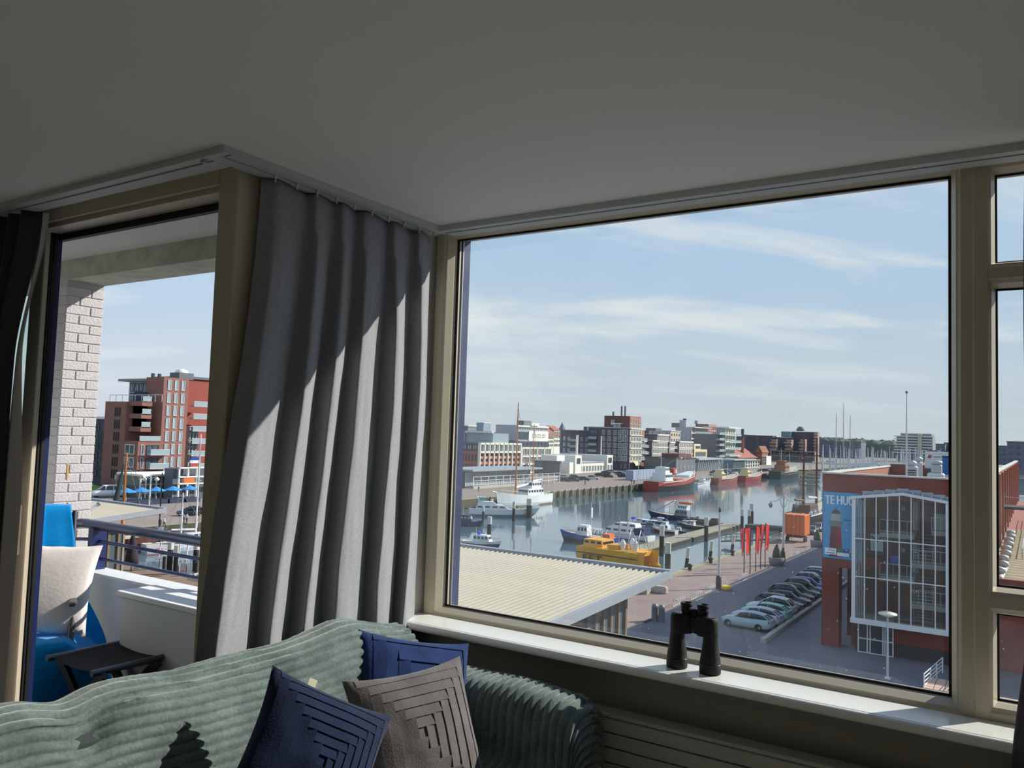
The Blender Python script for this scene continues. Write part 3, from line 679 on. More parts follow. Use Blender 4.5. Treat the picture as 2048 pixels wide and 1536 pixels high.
pc.rotation_euler = (math.radians(-17), math.radians(4), math.radians(50))
# ---- folding stool
st = thing('folding_stool', 'black mesh folding footstool with grey side tubes on the balcony', 'stool', (-4.20, 2.545, FZ))
for s in (-1, 1): tb('side_tube', [(-0.235 if False else s * 0.215, -0.205, 0.44), (s * 0.215, 0.205, 0.44)], 0.017, gm, st)
MB().grid(lambda u, v: (-0.215 + 0.43 * u, -0.185 + 0.37 * v, 0.447 - 0.018 * math.sin(PI * u)), 10, 4).build('seat', blackm, st)
bk = M('stool_black', (26, 26, 30), 0.4)
for y in (-0.15, 0.15):
    MB().obox((0.0, y, 0.22), (0.235, 0, 0.21), (0, 0.012, 0), (-0.016, 0, 0.018)).build('leg', bk, st)
    MB().obox((0.0, y + 0.026 * (1 if y < 0 else -1), 0.22), (-0.235, 0, 0.21), (0, 0.012, 0), (0.016, 0, 0.018)).build('leg', bk, st)
for s in (-1, 1): tb('cross_bar', [(s * 0.2, -0.15, 0.04), (s * 0.2, 0.15, 0.04)], 0.011, bk, st)
tb('cross_bar', [(0, -0.13, 0.22), (0, 0.13, 0.22)], 0.009, bk, st)
# blue cover edge beside the box, mostly hidden by the curtain
tag(MB().grid(lambda u, v: (-3.70 + 0.35 * u, 2.62 + 0.03 * math.sin(4 * u), FZ + 0.02 + (0.42 - 0.22 * (1 - u) ** 2) * v), 10, 6).build('folded_cover', M('cover_blue', (24, 96, 160), 0.85)), 'blue cloth cover leaning on the storage box by the curtain', 'cloth')
bpy.data.objects['folded_cover'].modifiers.new('thickness', 'SOLIDIFY').thickness = 0.02

# ================================================================== HARBOUR GROUND, QUAYS, WATER
GZ = EYE - 16.0            # quay level
WZ = GZ - 2.1              # water level
QX, FX = -36.3, -114.0     # near and far quay edges
def gp(x, y): return onZ(x, y, GZ)
def wp(x, y): return onZ(x, y, WZ)
pav = M('quay_clinker', (144, 124, 116), 0.85, vary=0.10, vscale=0.35, bump=0.1, bscale=8)
asph = M('asphalt', (112, 110, 118), 0.9, vary=0.08, vscale=0.5)
qwall = M('quay_wall_concrete', (150, 146, 120), 0.9, vary=0.15, vscale=0.6)
kerbm = M('kerb_stone', (176, 172, 164), 0.9)
struct(MB().box((QX, -60, WZ - 6), (200, 340, GZ)).build('quay_near', [pav]))
struct(MB().box((-150, -60, WZ - 6), (QX, 50.5, GZ - 0.001)).build('quay_side', [pav]))
struct(MB().box((-700, -200, WZ - 6), (FX, 1600, GZ)).build('quay_far', M('quay_far_paving', (142, 128, 118), 0.9, vary=0.08, vscale=0.2)))
struct(MB().box((FX, 720, WZ - 6), (900, 1700, GZ)).build('quay_end', M('quay_end_ground', (120, 126, 110), 0.9)))
struct(MB().box((-28.6, -60, GZ), (60, 335, GZ + 0.02)).build('road', asph))
struct(MB().box((QX - 0.15, 40, GZ), (QX + 0.55, 335, GZ + 0.16)).build('quay_coping', qwall))
struct(MB().box((FX - 0.6, -60, GZ), (FX + 0.15, 720, GZ + 0.16)).build('quay_coping_far', qwall))
struct(MB().box((-28.75, -60, GZ), (-28.5, 335, GZ + 0.12)).build('kerb', M('kerb_dark', (70, 72, 78), 0.9)))
struct(MB().box((-18.6, 66, GZ), (-18.2, 130, GZ + 0.35)).build('kerb_parking', kerbm))
# water
wt = bpy.data.materials.new('harbour_water'); wt.use_nodes = True
_b = wt.node_tree.nodes['Principled BSDF']; _b.inputs['Base Color'].default_value = lin((72, 98, 108)); _b.inputs['Roughness'].default_value = 0.06; _b.inputs['Specular IOR Level'].default_value = 0.7; _b.inputs['IOR'].default_value = 1.4
_N = wt.node_tree.nodes.new; _L = wt.node_tree.links.new
_tc = _N('ShaderNodeTexCoord'); _mp = _N('ShaderNodeMapping'); _mp.inputs['Scale'].default_value = (1.0, 0.55, 1); _mp.inputs['Rotation'].default_value = (0, 0, 0.6); _L(_tc.outputs['Object'], _mp.inputs[0])
_n1 = _N('ShaderNodeTexNoise'); _n1.inputs['Scale'].default_value = 0.9; _n1.inputs['Detail'].default_value = 3; _L(_mp.outputs[0], _n1.inputs['Vector'])
_n2 = _N('ShaderNodeTexNoise'); _n2.inputs['Scale'].default_value = 0.035; _n2.inputs['Detail'].default_value = 2; _L(_mp.outputs[0], _n2.inputs['Vector'])
_mr = _N('ShaderNodeMapRange'); _L(_n2.outputs['Fac'], _mr.inputs[0]); _mr.inputs[1].default_value = 0.4; _mr.inputs[2].default_value = 0.62; _mr.inputs[3].default_value = 0.05; _mr.inputs[4].default_value = 0.35
_bp = _N('ShaderNodeBump'); _bp.inputs['Distance'].default_value = 0.05; _L(_n1.outputs['Fac'], _bp.inputs['Height']); _L(_mr.outputs[0], _bp.inputs['Strength']); _L(_bp.outputs[0], _b.inputs['Normal'])
MATS['harbour_water'] = wt
struct(MB().add([(-150, 40, WZ), (900, 40, WZ), (900, 1700, WZ), (-150, 1700, WZ)], [(0, 1, 2, 3)]).build('harbour_water', wt))
struct(MB().box((FX, -60, WZ - 3), (FX + 0.12, 720, GZ)).build('quay_wall_far', M('quay_wall_olive', (78, 76, 60), 0.95, vary=0.2, vscale=0.5)))  # thin dark olive facing along the quay edge
struct(MB().box((QX - 0.12, 52.6, WZ - 3), (QX, 340, GZ)).build('quay_wall_near', MATS['quay_wall_olive']))
# timber fenders on the far quay wall
fq = bpy.data.objects['quay_far']
fend = MB().box((-0.2, -0.22, -1.9), (0.2, 0.22, 0.55)).box((0.2, -0.16, -1.7), (0.4, 0.16, 0.15)).mesh('fender_post', M('fender_timber', (150, 142, 118), 0.9, vary=0.2, vscale=2))
for k in range(30):
    px = 1103 + k * 12.9
    if px > 1300: break
    inst('fender_post', fend, fq, (FX + 0.42, onX(px, 980, FX).y, GZ - 0.1), scale=(1, 1, 1.0 if k % 2 == 0 else 0.72))
qn = bpy.data.objects['quay_near']
dark_tim = M('mooring_timber', (52, 48, 46), 0.85, vary=0.25, vscale=3); tipw = M('post_white', (206, 204, 194), 0.8)

# ---- leaning mooring timbers along the near quay edge
def pole(name, label, cat, loc, h, r, tip=1.2, lean=(0, 0), group=None, col=None, tipmat=None):
    t = thing(name, label, cat, loc, 0, group); lx, ly = lean
    MB().tube([(0, 0, 0), (lx * (h - tip), ly * (h - tip), h - tip)], r, 10).build('shaft', col or dark_tim, t)
    MB().tube([(lx * (h - tip), ly * (h - tip), h - tip), (lx * h, ly * h, h)], r * 1.02, 10).build('white_top', tipmat or tipw, t)
    return t
for k, (px, py) in enumerate(((1383, 1137), (1430, 1121), (1472, 1106), (1507, 1096))):
    p = gp(px, py); pole('mooring_timber', ('nearest', 'second', 'third', 'farthest')[k] + ' leaning black-and-white timber post along the near quay edge', 'mooring post', (QX - 0.60, p.y, GZ - 1.4), 3.9, 0.22, 1.3, (0.10, 0.02), 'leaning quay timbers')
bol = MB().lathe((0, 0, 0), [(0.32, 0), (0.26, 0.1), (0.22, 0.45), (0.36, 0.55), (0.36, 0.68), (0.2, 0.78)], 14).mesh('bollard', M('bollard_black', (30, 30, 32), 0.6))
for k, (px, py) in enumerate(((1365, 1139), (1409, 1125), (1453, 1110), (1525, 1087))):
    tag(inst('mooring_bollard', bol, None, (QX + 0.6, gp(px, py).y, GZ + 0.0)), ('nearest', 'second', 'third', 'farthest')[k] + ' squat black iron bollard on the near quay coping', 'bollard', 'bollards on the near quay')
# ---- beach flags
def thin_cloth(name, col):
    mt = bpy.data.materials.new(name); mt.use_nodes = True; MATS[name] = mt; nt = mt.node_tree; nt.nodes.clear(); N = nt.nodes.new
    a, b_, c_, o_ = N('ShaderNodeBsdfDiffuse'), N('ShaderNodeBsdfTranslucent'), N('ShaderNodeMixShader'), N('ShaderNodeOutputMaterial'); a.inputs[0].default_value = lin(col); b_.inputs[0].default_value = lin(col); c_.inputs[0].default_value = .55
    nt.links.new(a.outputs[0], c_.inputs[1]); nt.links.new(b_.outputs[0], c_.inputs[2]); nt.links.new(c_.outputs[0], o_.inputs[0]); return mt
flag_m = thin_cloth('flag_red', (224, 60, 62)); flag_w = thin_cloth('flag_white', (236, 230, 228)); pole_m = M('flag_pole_dark', (40, 40, 46), 0.5)
for k, (px, py, w, tx) in enumerate(((1488, 1149, 0.42, 0.2), (1500, 1148, 0.62, 0.15), (1511, 1143, 0.5, 0.2), (1521, 1138, 0.42, 0.5), (1530, 1135, 0.5, 0.16))):
    p = gp(px, py); h = 5.6
    t = thing('beach_flag', ('leftmost', 'second', 'middle', 'fourth', 'rightmost')[k] + ' of five red beach flags on dark poles by the quay', 'flag', p, 0, 'five red flags on the quay')
    MB().tube([(0, 0, 0), (0, 0, h)], 0.06, 8).build('pole', pole_m, t)
    sgn = -1 if k in (0, 1) else 1
    def ff(u, v, w=w, tx=tx, sgn=sgn): return (sgn * w * u * (1 - tx * v) * (1 - 0.5 * v if k == 3 else 1), 0.10 * math.sin(5 * u + 4 * v), h - 0.05 - 3.3 * v - 0.15 * u)
    MB().grid(ff, 6, 10).build('flag_cloth', flag_m, t)
    MB().grid(lambda u, v: tuple(a + b for a, b in zip(ff(u, 0.86 + 0.14 * v), (0, -0.02, 0))), 4, 2).build('flag_foot', flag_w, t)
# ---- lamp posts
grey_p = M('lamp_grey', (204, 208, 208), 0.45); black_p = M('lamp_black', (26, 28, 34), 0.5)
p = gp(1437, 1178)
t = thing('street_lamp', 'tall plain grey lamp post on the quay with a yellow ring at its foot', 'street lamp', p)
MB().lathe((0, 0, 0), [(0.32, 0), (0.30, 1.3), (0.16, 1.45)], 12).build('base', black_p, t)
MB().tube([(0, 0, 1.4), (0, 0, 8.2)], [0.15, 0.10], 10).build('pole', grey_p, t)
MB().lathe((0, 0, 8.2), [(0.08, 0), (0.14, 0.12), (0.15, 0.4), (0.08, 0.5), (0.03, 0.65)], 10).build('lantern', M('lantern_dark', (60, 62, 66), 0.4), t)
tag(MB().lathe((0, 0, 0), [(0.35, 0.15), (0.55, 0.2), (0.6, 0.45), (0.5, 0.6), (0.35, 0.5)], 18).build('hose_coil', M('hose_yellow', (220, 186, 40), 0.5), None, (p.x + 0.95, p.y - 0.2, GZ - 0.1)), 'yellow coiled hose on the ground beside the grey lamp post', 'hose')
p = gp(1566, 1124)
t = thing('street_lamp', 'ornate double-armed lamp post with two hanging lanterns on the quay', 'street lamp', p)
MB().lathe((0, 0, 0), [(0.34, 0), (0.32, 1.4), (0.2, 1.5), (0.17, 1.9)], 12).build('base', black_p, t)
MB().tube([(0, 0, 1.6), (0, 0, 9.2)], [0.17, 0.11], 10).build('pole', grey_p, t)
MB().lathe((0, 0, 9.1), [(0.12, 0), (0.2, 0.1), (0.1, 0.3), (0.14, 0.55), (0.03, 0.9)], 10).build('finial', grey_p, t)
u_ = Vector((CR.x, CR.y, 0)).normalized()
for s in (-1, 1):
    a = MB(); a.tube([Vector((0, 0, 9.0)), u_ * s * 0.45 + Vector((0, 0, 8.4)), u_ * s * 1.0 + Vector((0, 0, 8.1)), u_ * s * 1.75 + Vector((0, 0, 8.0))], 0.05, 8)
    a.tube([Vector((0, 0, 7.0)), u_ * s * 0.35 + Vector((0, 0, 7.7)), u_ * s * 0.5 + Vector((0, 0, 8.35))], 0.045, 8); arm = a.build('arm', grey_p, t)
    MB().lathe(u_ * s * 1.75 + Vector((0, 0, 7.15)), [(0.05, 0), (0.22, 0.15), (0.3, 0.4), (0.3, 0.5), (0.1, 0.7), (0.04, 0.85)], 12).build('lantern', M('lantern_glass', (150, 156, 156), 0.2), arm)
# planters
for k, (px, py) in enumerate(((1553, 1131), (1634, 1094))):
    p = gp(px, py)
    t = thing('planter', ('round grey planter with a small conifer beside the double lamp post', 'grey planter with a clipped shrub at the corner of the red building')[k], 'planter', p)
    MB().lathe((0, 0, 0), [(0.75, 0), (0.95, 0.3), (1.0, 1.0), (0.9, 1.05), (0.88, 0.95), (0.0, 0.9)], 18).build('pot', M('planter_grey', (120, 124, 128), 0.85), t)
    g = MB(); rr = random.Random(k); g.lathe((0, 0, 0), [(0.2, 0.92), (0.5, 1.05), (0.52, 1.4), (0.42, 1.9), (0.25, 2.35), (0.03, 2.7)], 12)
    for i in range(160):
        a = rr.uniform(0, 6.28); z = rr.uniform(1.0, 2.6); r = 0.5 * (1 - ((z - 1.0) / 1.75) ** 1.5)
        c = Vector((r * math.cos(a), r * math.sin(a), z)); d = Vector((math.cos(a) * .14, math.sin(a) * .14, .16)); e = Vector((-math.sin(a), math.cos(a), 0)) * 0.08
        g.add([c - e, c + e, c + d], [(0, 1, 2)])
    g.build('foliage', M('conifer_green', (58, 74, 48), 0.9), t)
# twin litter bins
p = gp(1316, 1243); t = thing('litter_bin', 'twin grey litter bins standing on the shaded quay', 'bin', p)
for s in (-0.32, 0.32): MB().lathe((s, 0, 0), [(0.28, 0), (0.28, 1.15), (0.3, 1.2), (0.22, 1.45), (0.05, 1.5)], 12).build('bin', M('bin_grey', (120, 124, 132), 0.5, 0.3), t)
# white bicycle stands along the kerb
rackm = M('rack_white', (214, 216, 218), 0.5)
rk = MB()
for i in range(4): rk.tube([(0, i * 0.5, 0), (0, i * 0.5, 0.7), (0.5, i * 0.5, 0.7), (0.5, i * 0.5, 0)], 0.035, 6)
rk.box((-0.05, -0.2, 0), (0.0, 1.7, 0.06)).box((0.5, -0.2, 0), (0.55, 1.7, 0.06)); rkm = rk.mesh('bicycle_rack', rackm)
for k, (px, py) in enumerate(((1347, 1213), (1383, 1200), (1411, 1187), (1477, 1161), (1587, 1115), (1609, 1105))):
    p = gp(px, py); tag(inst('bicycle_rack', rkm, None, (p.x, p.y, GZ)), ('nearest', 'second', 'third', 'fourth', 'fifth', 'farthest')[k] + ' low white bicycle rack along the shaded kerb line', 'bicycle rack', 'white racks along the kerb')
# wooden jetty rail (gangway) by the flags
gw = thing('gangway', 'grey steel gangway with lattice handrails sloping from the quay to the pontoon', 'gangway', (QX - 0.3, onX(1556, 1074, QX).y, GZ))
steel_g = M('steel_grey', (140, 144, 140), 0.5, 0.3)
Lg = 9.0
MB().obox((-Lg / 2, 0, -0.75), (Lg / 2, 0, 0.6), (0, 1.1, 0), (0, 0, 0.12)).build('deck', M('deck_weathered', (116, 112, 98), 0.9), gw)
for s in (-1, 1):
    r_ = MB(); r_.tube([(0, s * 1.1, 1.0), (-Lg, s * 1.1, -0.25)], 0.06, 6)
    r_.tube([(0, s * 1.1, 0.5), (-Lg, s * 1.1, -0.75)], 0.045, 6)
    for i in range(11): x = -i * Lg / 10; r_.tube([(x, s * 1.1, -0.1 - i * 0.12), (x, s * 1.1, 1.0 - i * 0.125)], 0.05, 6)
    r_.build('handrail', steel_g, gw)
lt = thing('steel_railing', 'short white lattice railing at the quay edge beside the flags', 'railing', (QX + 0.8, onX(1530, 1085, QX).y, GZ))
r_ = MB()
for z in (0.15, 1.05): r_.tube([(0, 0, z), (0, 12, z)], 0.06, 6)
for i in range(13): r_.tube([(0, i, 0), (0, i, 1.05)], 0.05, 6); (i < 12) and r_.tube([(0, i, 0.15), (0, i + 1, 1.05)], 0.03, 5)
r_.build('lattice', M('rail_white', (206, 206, 200), 0.6), lt)
# orange trailer
p = gp(1586, 1085); t = thing('box_trailer', 'bright orange box trailer on wheels at the quay edge', 'trailer', (p.x, p.y + 1.2, GZ))
om = M('trailer_orange', (216, 104, 30), 0.5, vary=0.06, vscale=3); od = M('trailer_orange_edge', (190, 86, 24), 0.5)
bd = MB().bbox((-1.7, -1.0, 1.15), (1.7, 2.6, 4.4), 0.05).build('box', om, t)
for x in (-1.0, -0.35, 0.35, 1.0): MB().box((x - 0.03, -1.03, 1.25), (x + 0.03, -1.0, 4.3)).build('rib', od, bd)
for z in (1.18, 4.3): MB().box((-1.72, -1.04, z), (1.72, -1.0, z + 0.1)).build('edge_rail', od, bd)
whl = MB().lathe((-0.12, 0, 0), [(0.15, 0), (0.42, 0.02), (0.45, 0.12), (0.42, 0.22), (0.15, 0.24)], 16, axis='X').mesh('wheel', M('tyre', (24, 24, 26), 0.8))
for x in (-1.4, 1.4):
    for y in (0.4, 1.5): inst('wheel', whl, t, (x, y, 0.45))
MB().box((-1.2, -0.6, 0.75), (1.2, 2.2, 1.15)).build('chassis', black_p, t)
MB().tube([(0, -0.6, 0.9), (0, -2.2, 0.8), (0, -2.2, 0.0)], 0.07, 6).build('drawbar', M('drawbar_cream', (222, 206, 150), 0.5), t)

# ================================================================== CARS
def car_parts(L=4.3, W=1.78, Ht=1.46, hatch=True):
    """nose towards -X; returns meshes"""
    hw = W / 2
    S = [(-0.5, .62, .42, .60), (-0.485, .80, .30, .68), (-0.44, .92, .22, .74), (-0.34, .98, .20, .84), (-0.22, 1.0, .20, .92), (-0.05, 1.0, .20, .94), (0.15, 1.0, .20, .96), (0.32, 1.0, .21, 1.0), (0.43, .95, .24, 1.02), (0.485, .88, .34, .98), (0.5, .76, .45, .90)]
    rings = []
    for x, w, zb, zt in S:
        y = hw * w; rings.append([(x*L, -y*.9, zb), (x*L, -y, zb+.15), (x*L, -y*1.0, (zb+zt)/2), (x*L, -y*.93, zt), (x*L, 0, zt+.03), (x*L, y*.93, zt), (x*L, y, (zb+zt)/2), (x*L, y, zb+.15), (x*L, y*.9, zb)])
    body = MB(); body.loft([r[::-1] for r in rings], 0, True, True)
    G = [(-0.23, .80, .92, .93), (-0.10, .80, .93, 1.34), (0.02, .80, .94, Ht-.04), (0.2, .78, .95, Ht-.05), (0.36, .74, .97, Ht-.15), (0.475, .70, .97, 1.0)]
    if not hatch: G[4] = (0.30, .74, .96, Ht-.14); G[5] = (0.42, .70, .98, 1.02)
    gr = []
    for x, w, zb, zt in G:
        y = hw*w; yt = y*.82; gr.append([(x*L, -y, zb), (x*L, -yt, zt-.02), (x*L, 0, zt+.01), (x*L, yt, zt-.02), (x*L, y, zb)])
    gl = MB(); gl.loft([r[::-1] for r in gr], 0, True, True)
    rf = MB(); rr = []
    for x, w, zb, zt in G[1:5]:
        yt = hw*w*.80; rr.append([(x*L, -yt, zt-.03), (x*L, -yt*.96, zt+.012), (x*L, 0, zt+.04), (x*L, yt*.96, zt+.012), (x*L, yt, zt-.03)])
    rf.loft([r[::-1] for r in rr], 0, True, True)
    for s in (-1, 1):      # pillars
        for i, j, (x0, w0, b0, t0), (x1, w1, b1, t1) in ((0, 1, G[0], G[1]), (0, 0, (0.07, .8, .94, 1.40), (0.09, .8, .94, Ht-.04)), (4, 5, G[4], G[5])):
            rf.tube([(x0*L, s*hw*w0*(1.0 if i == 0 and j == 1 else .84), b0 if i != 4 else t0), (x1*L, s*hw*w1*(.84 if j != 5 else .98), t1)], 0.05, 5)
    return body, gl, rf
glass_d = M('car_glass', (20, 24, 30), 0.06, spec=0.8)
def make_car_meshes(tagn, **k):
    b, g, r = car_parts(**k); paint = M('car_paint', (200, 200, 200), 0.25, spec=0.6)
    return b.mesh('body', paint), g.mesh('window_glass', glass_d), r.mesh('roof', paint)
CARM = {'hatch': make_car_meshes('h'), 'suv': make_car_meshes('s', L=4.4, W=1.84, Ht=1.66), 'sedan': make_car_meshes('n', L=4.5, hatch=False, Ht=1.42)}
wheel_me = MB().lathe((-0.11, 0, 0), [(0.12, 0.0), (0.30, 0.0), (0.33, 0.03), (0.33, 0.19), (0.30, 0.22), (0.12, 0.22)], 16, axis='Y', mi=0).lathe((0, 0, 0), [(0.05, 0.225), (0.2, 0.215), (0.2, 0.2)], 12, mi=1, axis='Y').lathe((0, 0, 0), [(0.2, 0.02), (0.2, 0.005), (0.05, -0.005)], 12, mi=1, axis='Y').mesh('wheel', [MATS['tyre'], M('alloy', (150, 152, 156), 0.35, 0.6)])
lamp_r = MB().box((0, -0.14, 0), (0.06, 0.14, 0.22)).mesh('tail_light', M('tail_red', (176, 30, 26), 0.3)); lamp_f = MB().box((-0.05, -0.18, 0), (0, 0.18, 0.12)).mesh('headlight', M('head_clear', (220, 224, 228), 0.15))
plate = MB().box((0, -0.26, 0), (0.015, 0.26, 0.11)).mesh('number_plate', M('plate_yellow', (220, 180, 40), 0.5))
PAINT = {}
def car(loc, rotz, col, kind='hatch', label='', group=None, detail=True, name='parked_car'):
    pm_ = PAINT.get(col)
    if not pm_: pm_ = PAINT[col] = M('paint_%d' % len(PAINT), col, 0.25, spec=0.6)
    t = thing(name, label, 'car', loc, rotz, group); L = 4.4
    b, g, r = CARM[kind]
    for nm, me_ in (('body', b), ('window_glass', g), ('roof', r)):
        o = inst(nm, me_, t)
        if nm != 'window_glass': o.material_slots[0].link = 'OBJECT'; o.material_slots[0].material = pm_
    for x in (-1.36, 1.3):
        for y in (-0.80, 0.80): inst('wheel', wheel_me, t, (x, y - 0.11, 0.33))
    if detail:
        for s in (-1, 1): inst('tail_light', lamp_r, t, (2.02, s * 0.66, 0.75)); inst('headlight', lamp_f, t, (-2.02, s * 0.6, 0.58))
        inst('number_plate', plate, t, (2.10, 0, 0.62))
    return t
ORD = ['first', 'second', 'third', 'fourth', 'fifth', 'sixth', 'seventh', 'eighth', 'ninth', 'tenth', 'eleventh', 'twelfth', 'thirteenth']
rowc = [((158, 184, 190), 'hatch', 'pale blue-grey hatchback'), ((186, 196, 206), 'hatch', 'silver-white hatchback'), ((150, 206, 184), 'hatch', 'mint green hatchback'), ((214, 220, 222), 'suv', 'white tall crossover'), ((70, 74, 80), 'hatch', 'dark grey hatchback'),
        ((26, 28, 32), 'sedan', 'black saloon'), ((40, 42, 48), 'suv', 'charcoal estate'), ((30, 34, 40), 'hatch', 'black hatchback'), ((58, 62, 70), 'suv', 'slate grey crossover'), ((36, 70, 150), 'hatch', 'royal blue hatchback'), ((170, 176, 182), 'suv', 'silver crossover'), ((24, 24, 28), 'suv', 'black van with its tailgate open'), ((206, 208, 212), 'suv', 'white crossover')]
y0 = onX(1505, 1262, -20.5).y
for k, (c, kd, nm) in enumerate(rowc):
    rz = math.radians(-4) + (0 if k in (0, 1, 2, 3) else PI)
    car((-20.9 + 0.1 * (k % 3), y0 + k * 2.42, GZ + 0.02), rz, c, kd, '%s, %s in the parked row counted from the camera' % (nm, ORD[k]), 'cars parked in the row on the shaded road')
tg = bpy.data.objects
for k, (px, py, c) in enumerate(((1624, 1068, (52, 60, 76)), (1636, 1062, (60, 62, 70)))):
    p = gp(px, py); car((p.x, p.y, GZ + 0.02), PI / 2 + 0.05, c, 'hatch', ('dark blue-grey car parked beyond the orange trailer', 'dark car partly hidden by the red building, beyond the trailer')[k])

# ================================================================== WAREHOUSE WITH RIBBED ROOF
def shed(X0, X1, Y0, Y1, zlow, zhigh, label, rib_w, rib_max, wx, name, nribs=None):
    roofm = M('roof_ribbed_cream', (172, 163, 144), 0.7, vary=0.05, vscale=0.6); gut = M('gutter_grey', (150, 154, 160), 0.5); rdark = M('roof_edge_dark', (52, 54, 58), 0.7)
    t = thing(name, label, 'building', (X1, Y1, GZ)); B = Vector((X1, Y1, GZ))
    def R(x, y, z): return (x - B.x, y - B.y, z - B.z)
    def zr(y): return zlow + (zhigh - zlow) * (y - Y0) / (Y1 - Y0)
    MB().add([R(X0, Y0, zlow), R(X1, Y0, zlow), R(X1, Y1, zhigh), R(X0, Y1, zhigh), R(X0, Y0, zlow - .35), R(X1, Y0, zlow - .35), R(X1, Y1, zhigh - .35), R(X0, Y1, zhigh - .35)],
             [(0, 1, 2, 3), (7, 6, 5, 4), (0, 4, 5, 1), (1, 5, 6, 2), (2, 6, 7, 3), (3, 7, 4, 0)]).build('roof_deck', roofm, t)
    # standing ribs, each one a piece
    n = int((X1 - X0 - 0.5) / rib_w)
    L_ = Y1 - Y0 - 0.55; rise = (zhigh - zlow) * L_ / (Y1 - Y0)
    rm = MB(); w = rib_w * 0.30; h = 0.13
    rm.add([(-w, 0, 0), (-w*.5, 0, h), (w*.5, 0, h), (w, 0, 0), (-w, L_, rise), (-w*.5, L_, rise + h), (w*.5, L_, rise + h), (w, L_, rise)], [(0, 3, 2, 1), (4, 5, 6, 7), (0, 1, 5, 4), (1, 2, 6, 5), (2, 3, 7, 6)])
    rme = rm.mesh('roof_rib', roofm)
    for k in range(min(n, rib_max)): inst('roof_rib', rme, t, R(X1 - 0.5 - k * rib_w, Y0 + 0.05, zr(Y0 + 0.05)))
    if n > rib_max:
        mb = MB()
        for k in range(rib_max, n):
            o = R(X1 - 0.5 - k * rib_w, Y0 + 0.05, zr(Y0 + 0.05)); mb.add([tuple(a + b for a, b in zip(v, o)) for v in rm.v], rm.f)
        o = mb.build('roof_ribs_rest', roofm, t); o['kind'] = 'stuff'
    MB().box(R(X0, Y1 - 0.5, zhigh - 0.02), R(X1, Y1 - 0.28, zhigh + 0.04)).build('valley_gutter', rdark, t)
    MB().box(R(X0, Y1 - 0.28, zhigh - 0.4), R(X1 + 0.1, Y1 + 0.15, zhigh + 0.26)).build('ridge_flashing', gut, t)
    MB().add([R(X1 - .18, Y0, zlow - .3), R(X1 + .12, Y0, zlow - .3), R(X1 + .12, Y1, zhigh - .3), R(X1 - .18, Y1, zhigh - .3), R(X1 - .18, Y0, zlow + .2), R(X1 + .12, Y0, zlow + .2), R(X1 + .12, Y1, zhigh + .2), R(X1 - .18, Y1, zhigh + .2)],
             [(0, 3, 2, 1), (4, 5, 6, 7), (0, 1, 5, 4), (1, 2, 6, 5), (2, 3, 7, 6), (3, 0, 4, 7)]).build('verge_flashing', gut, t)
    # glazed walls below
    timber = M('mullion_timber', (120, 104, 88), 0.8); dg = M('shed_glass', (86, 96, 98), 0.08, spec=0.7)
    MB().box(R(X0 + 1, Y0 + .3, GZ), R(wx, Y1 - 3.2, zlow - .36)).build('glazing', dg, t)
    ys = Y0 + 0.6; mm = MB().box((-.05, -.12, 0), (.16, .12, zlow - .36 - GZ)).mesh('mullion', timber)
    while ys < Y1 - 3.3:
        inst('mullion', mm, t, R(wx, ys, GZ)); ys += 1.05
    MB().box(R(X0 + 1, Y1 - 3.35, GZ), R(wx + .08, Y1 - 3.15, zlow - .36)).build('end_wall', M('shed_wall', (150, 140, 120), 0.8), t)
    MB().box(R(wx - .1, Y0 + .3, GZ), R(wx + .25, Y1 - 3.2, GZ + 0.5)).build('plinth', M('shed_plinth', (176, 168, 150), 0.8), t)
    return t
zA = EYE - 9.0
shed(-46, -20.6, 33.0, 51.7, EYE - 9.75, zA, 'low waterside building with a pale ribbed sheet roof right below the window', 0.42, 300, -22.3, 'waterside_building')
# low planted wall beside it
p = gp(1305, 1189); tag(MB().box((-6.0, -0.3, 0), (0.4, 0.3, 2.0)).box((0.0, -0.5, 0), (0.6, 0.5, 2.2)).box((-5.9, -0.36, 0.2), (-0.1, -0.3, 1.8)).build('screen_wall', M('screen_grey', (166, 160, 146), 0.8), None, (p.x - 1.0, p.y, GZ)), 'low grey screen wall behind the ribbed-roof building on the quay', 'wall')
p = gp(1316, 1185); tag(MB().bbox((-1.0, -0.35, 0), (1.0, 0.35, 0.65), 0.06).box((-0.9, -0.3, 0.65), (0.9, 0.3, 0.72)).build('stone_bench', kerbm, None, (p.x, p.y, GZ)), 'pale stone bench on the quay next to the grey screen wall', 'bench')

# ================================================================== RED BRICK BUILDING WITH GLAZED STAIRWELL
RY = 68.5; RXL, RXR = -14.5, -3.4; RT = EYE - 2.40
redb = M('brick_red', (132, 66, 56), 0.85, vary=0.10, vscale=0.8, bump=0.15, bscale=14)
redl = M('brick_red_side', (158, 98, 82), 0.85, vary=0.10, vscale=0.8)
wfr = M('frame_white', (224, 226, 226), 0.45); coping = M('coping_pale', (206, 202, 192), 0.7)
rb = thing('red_brick_building', 'large red brick building with flat roof across the road', 'building', (RXL, RY, GZ)); RB = Vector((RXL, RY, GZ))
def RR(x, y, z): return (x - RB.x, y - RB.y, z - RB.z)
def rbox(name, a, b, mat, par=None): return MB().box(RR(*a), RR(*b)).build(name, mat, par or rb)
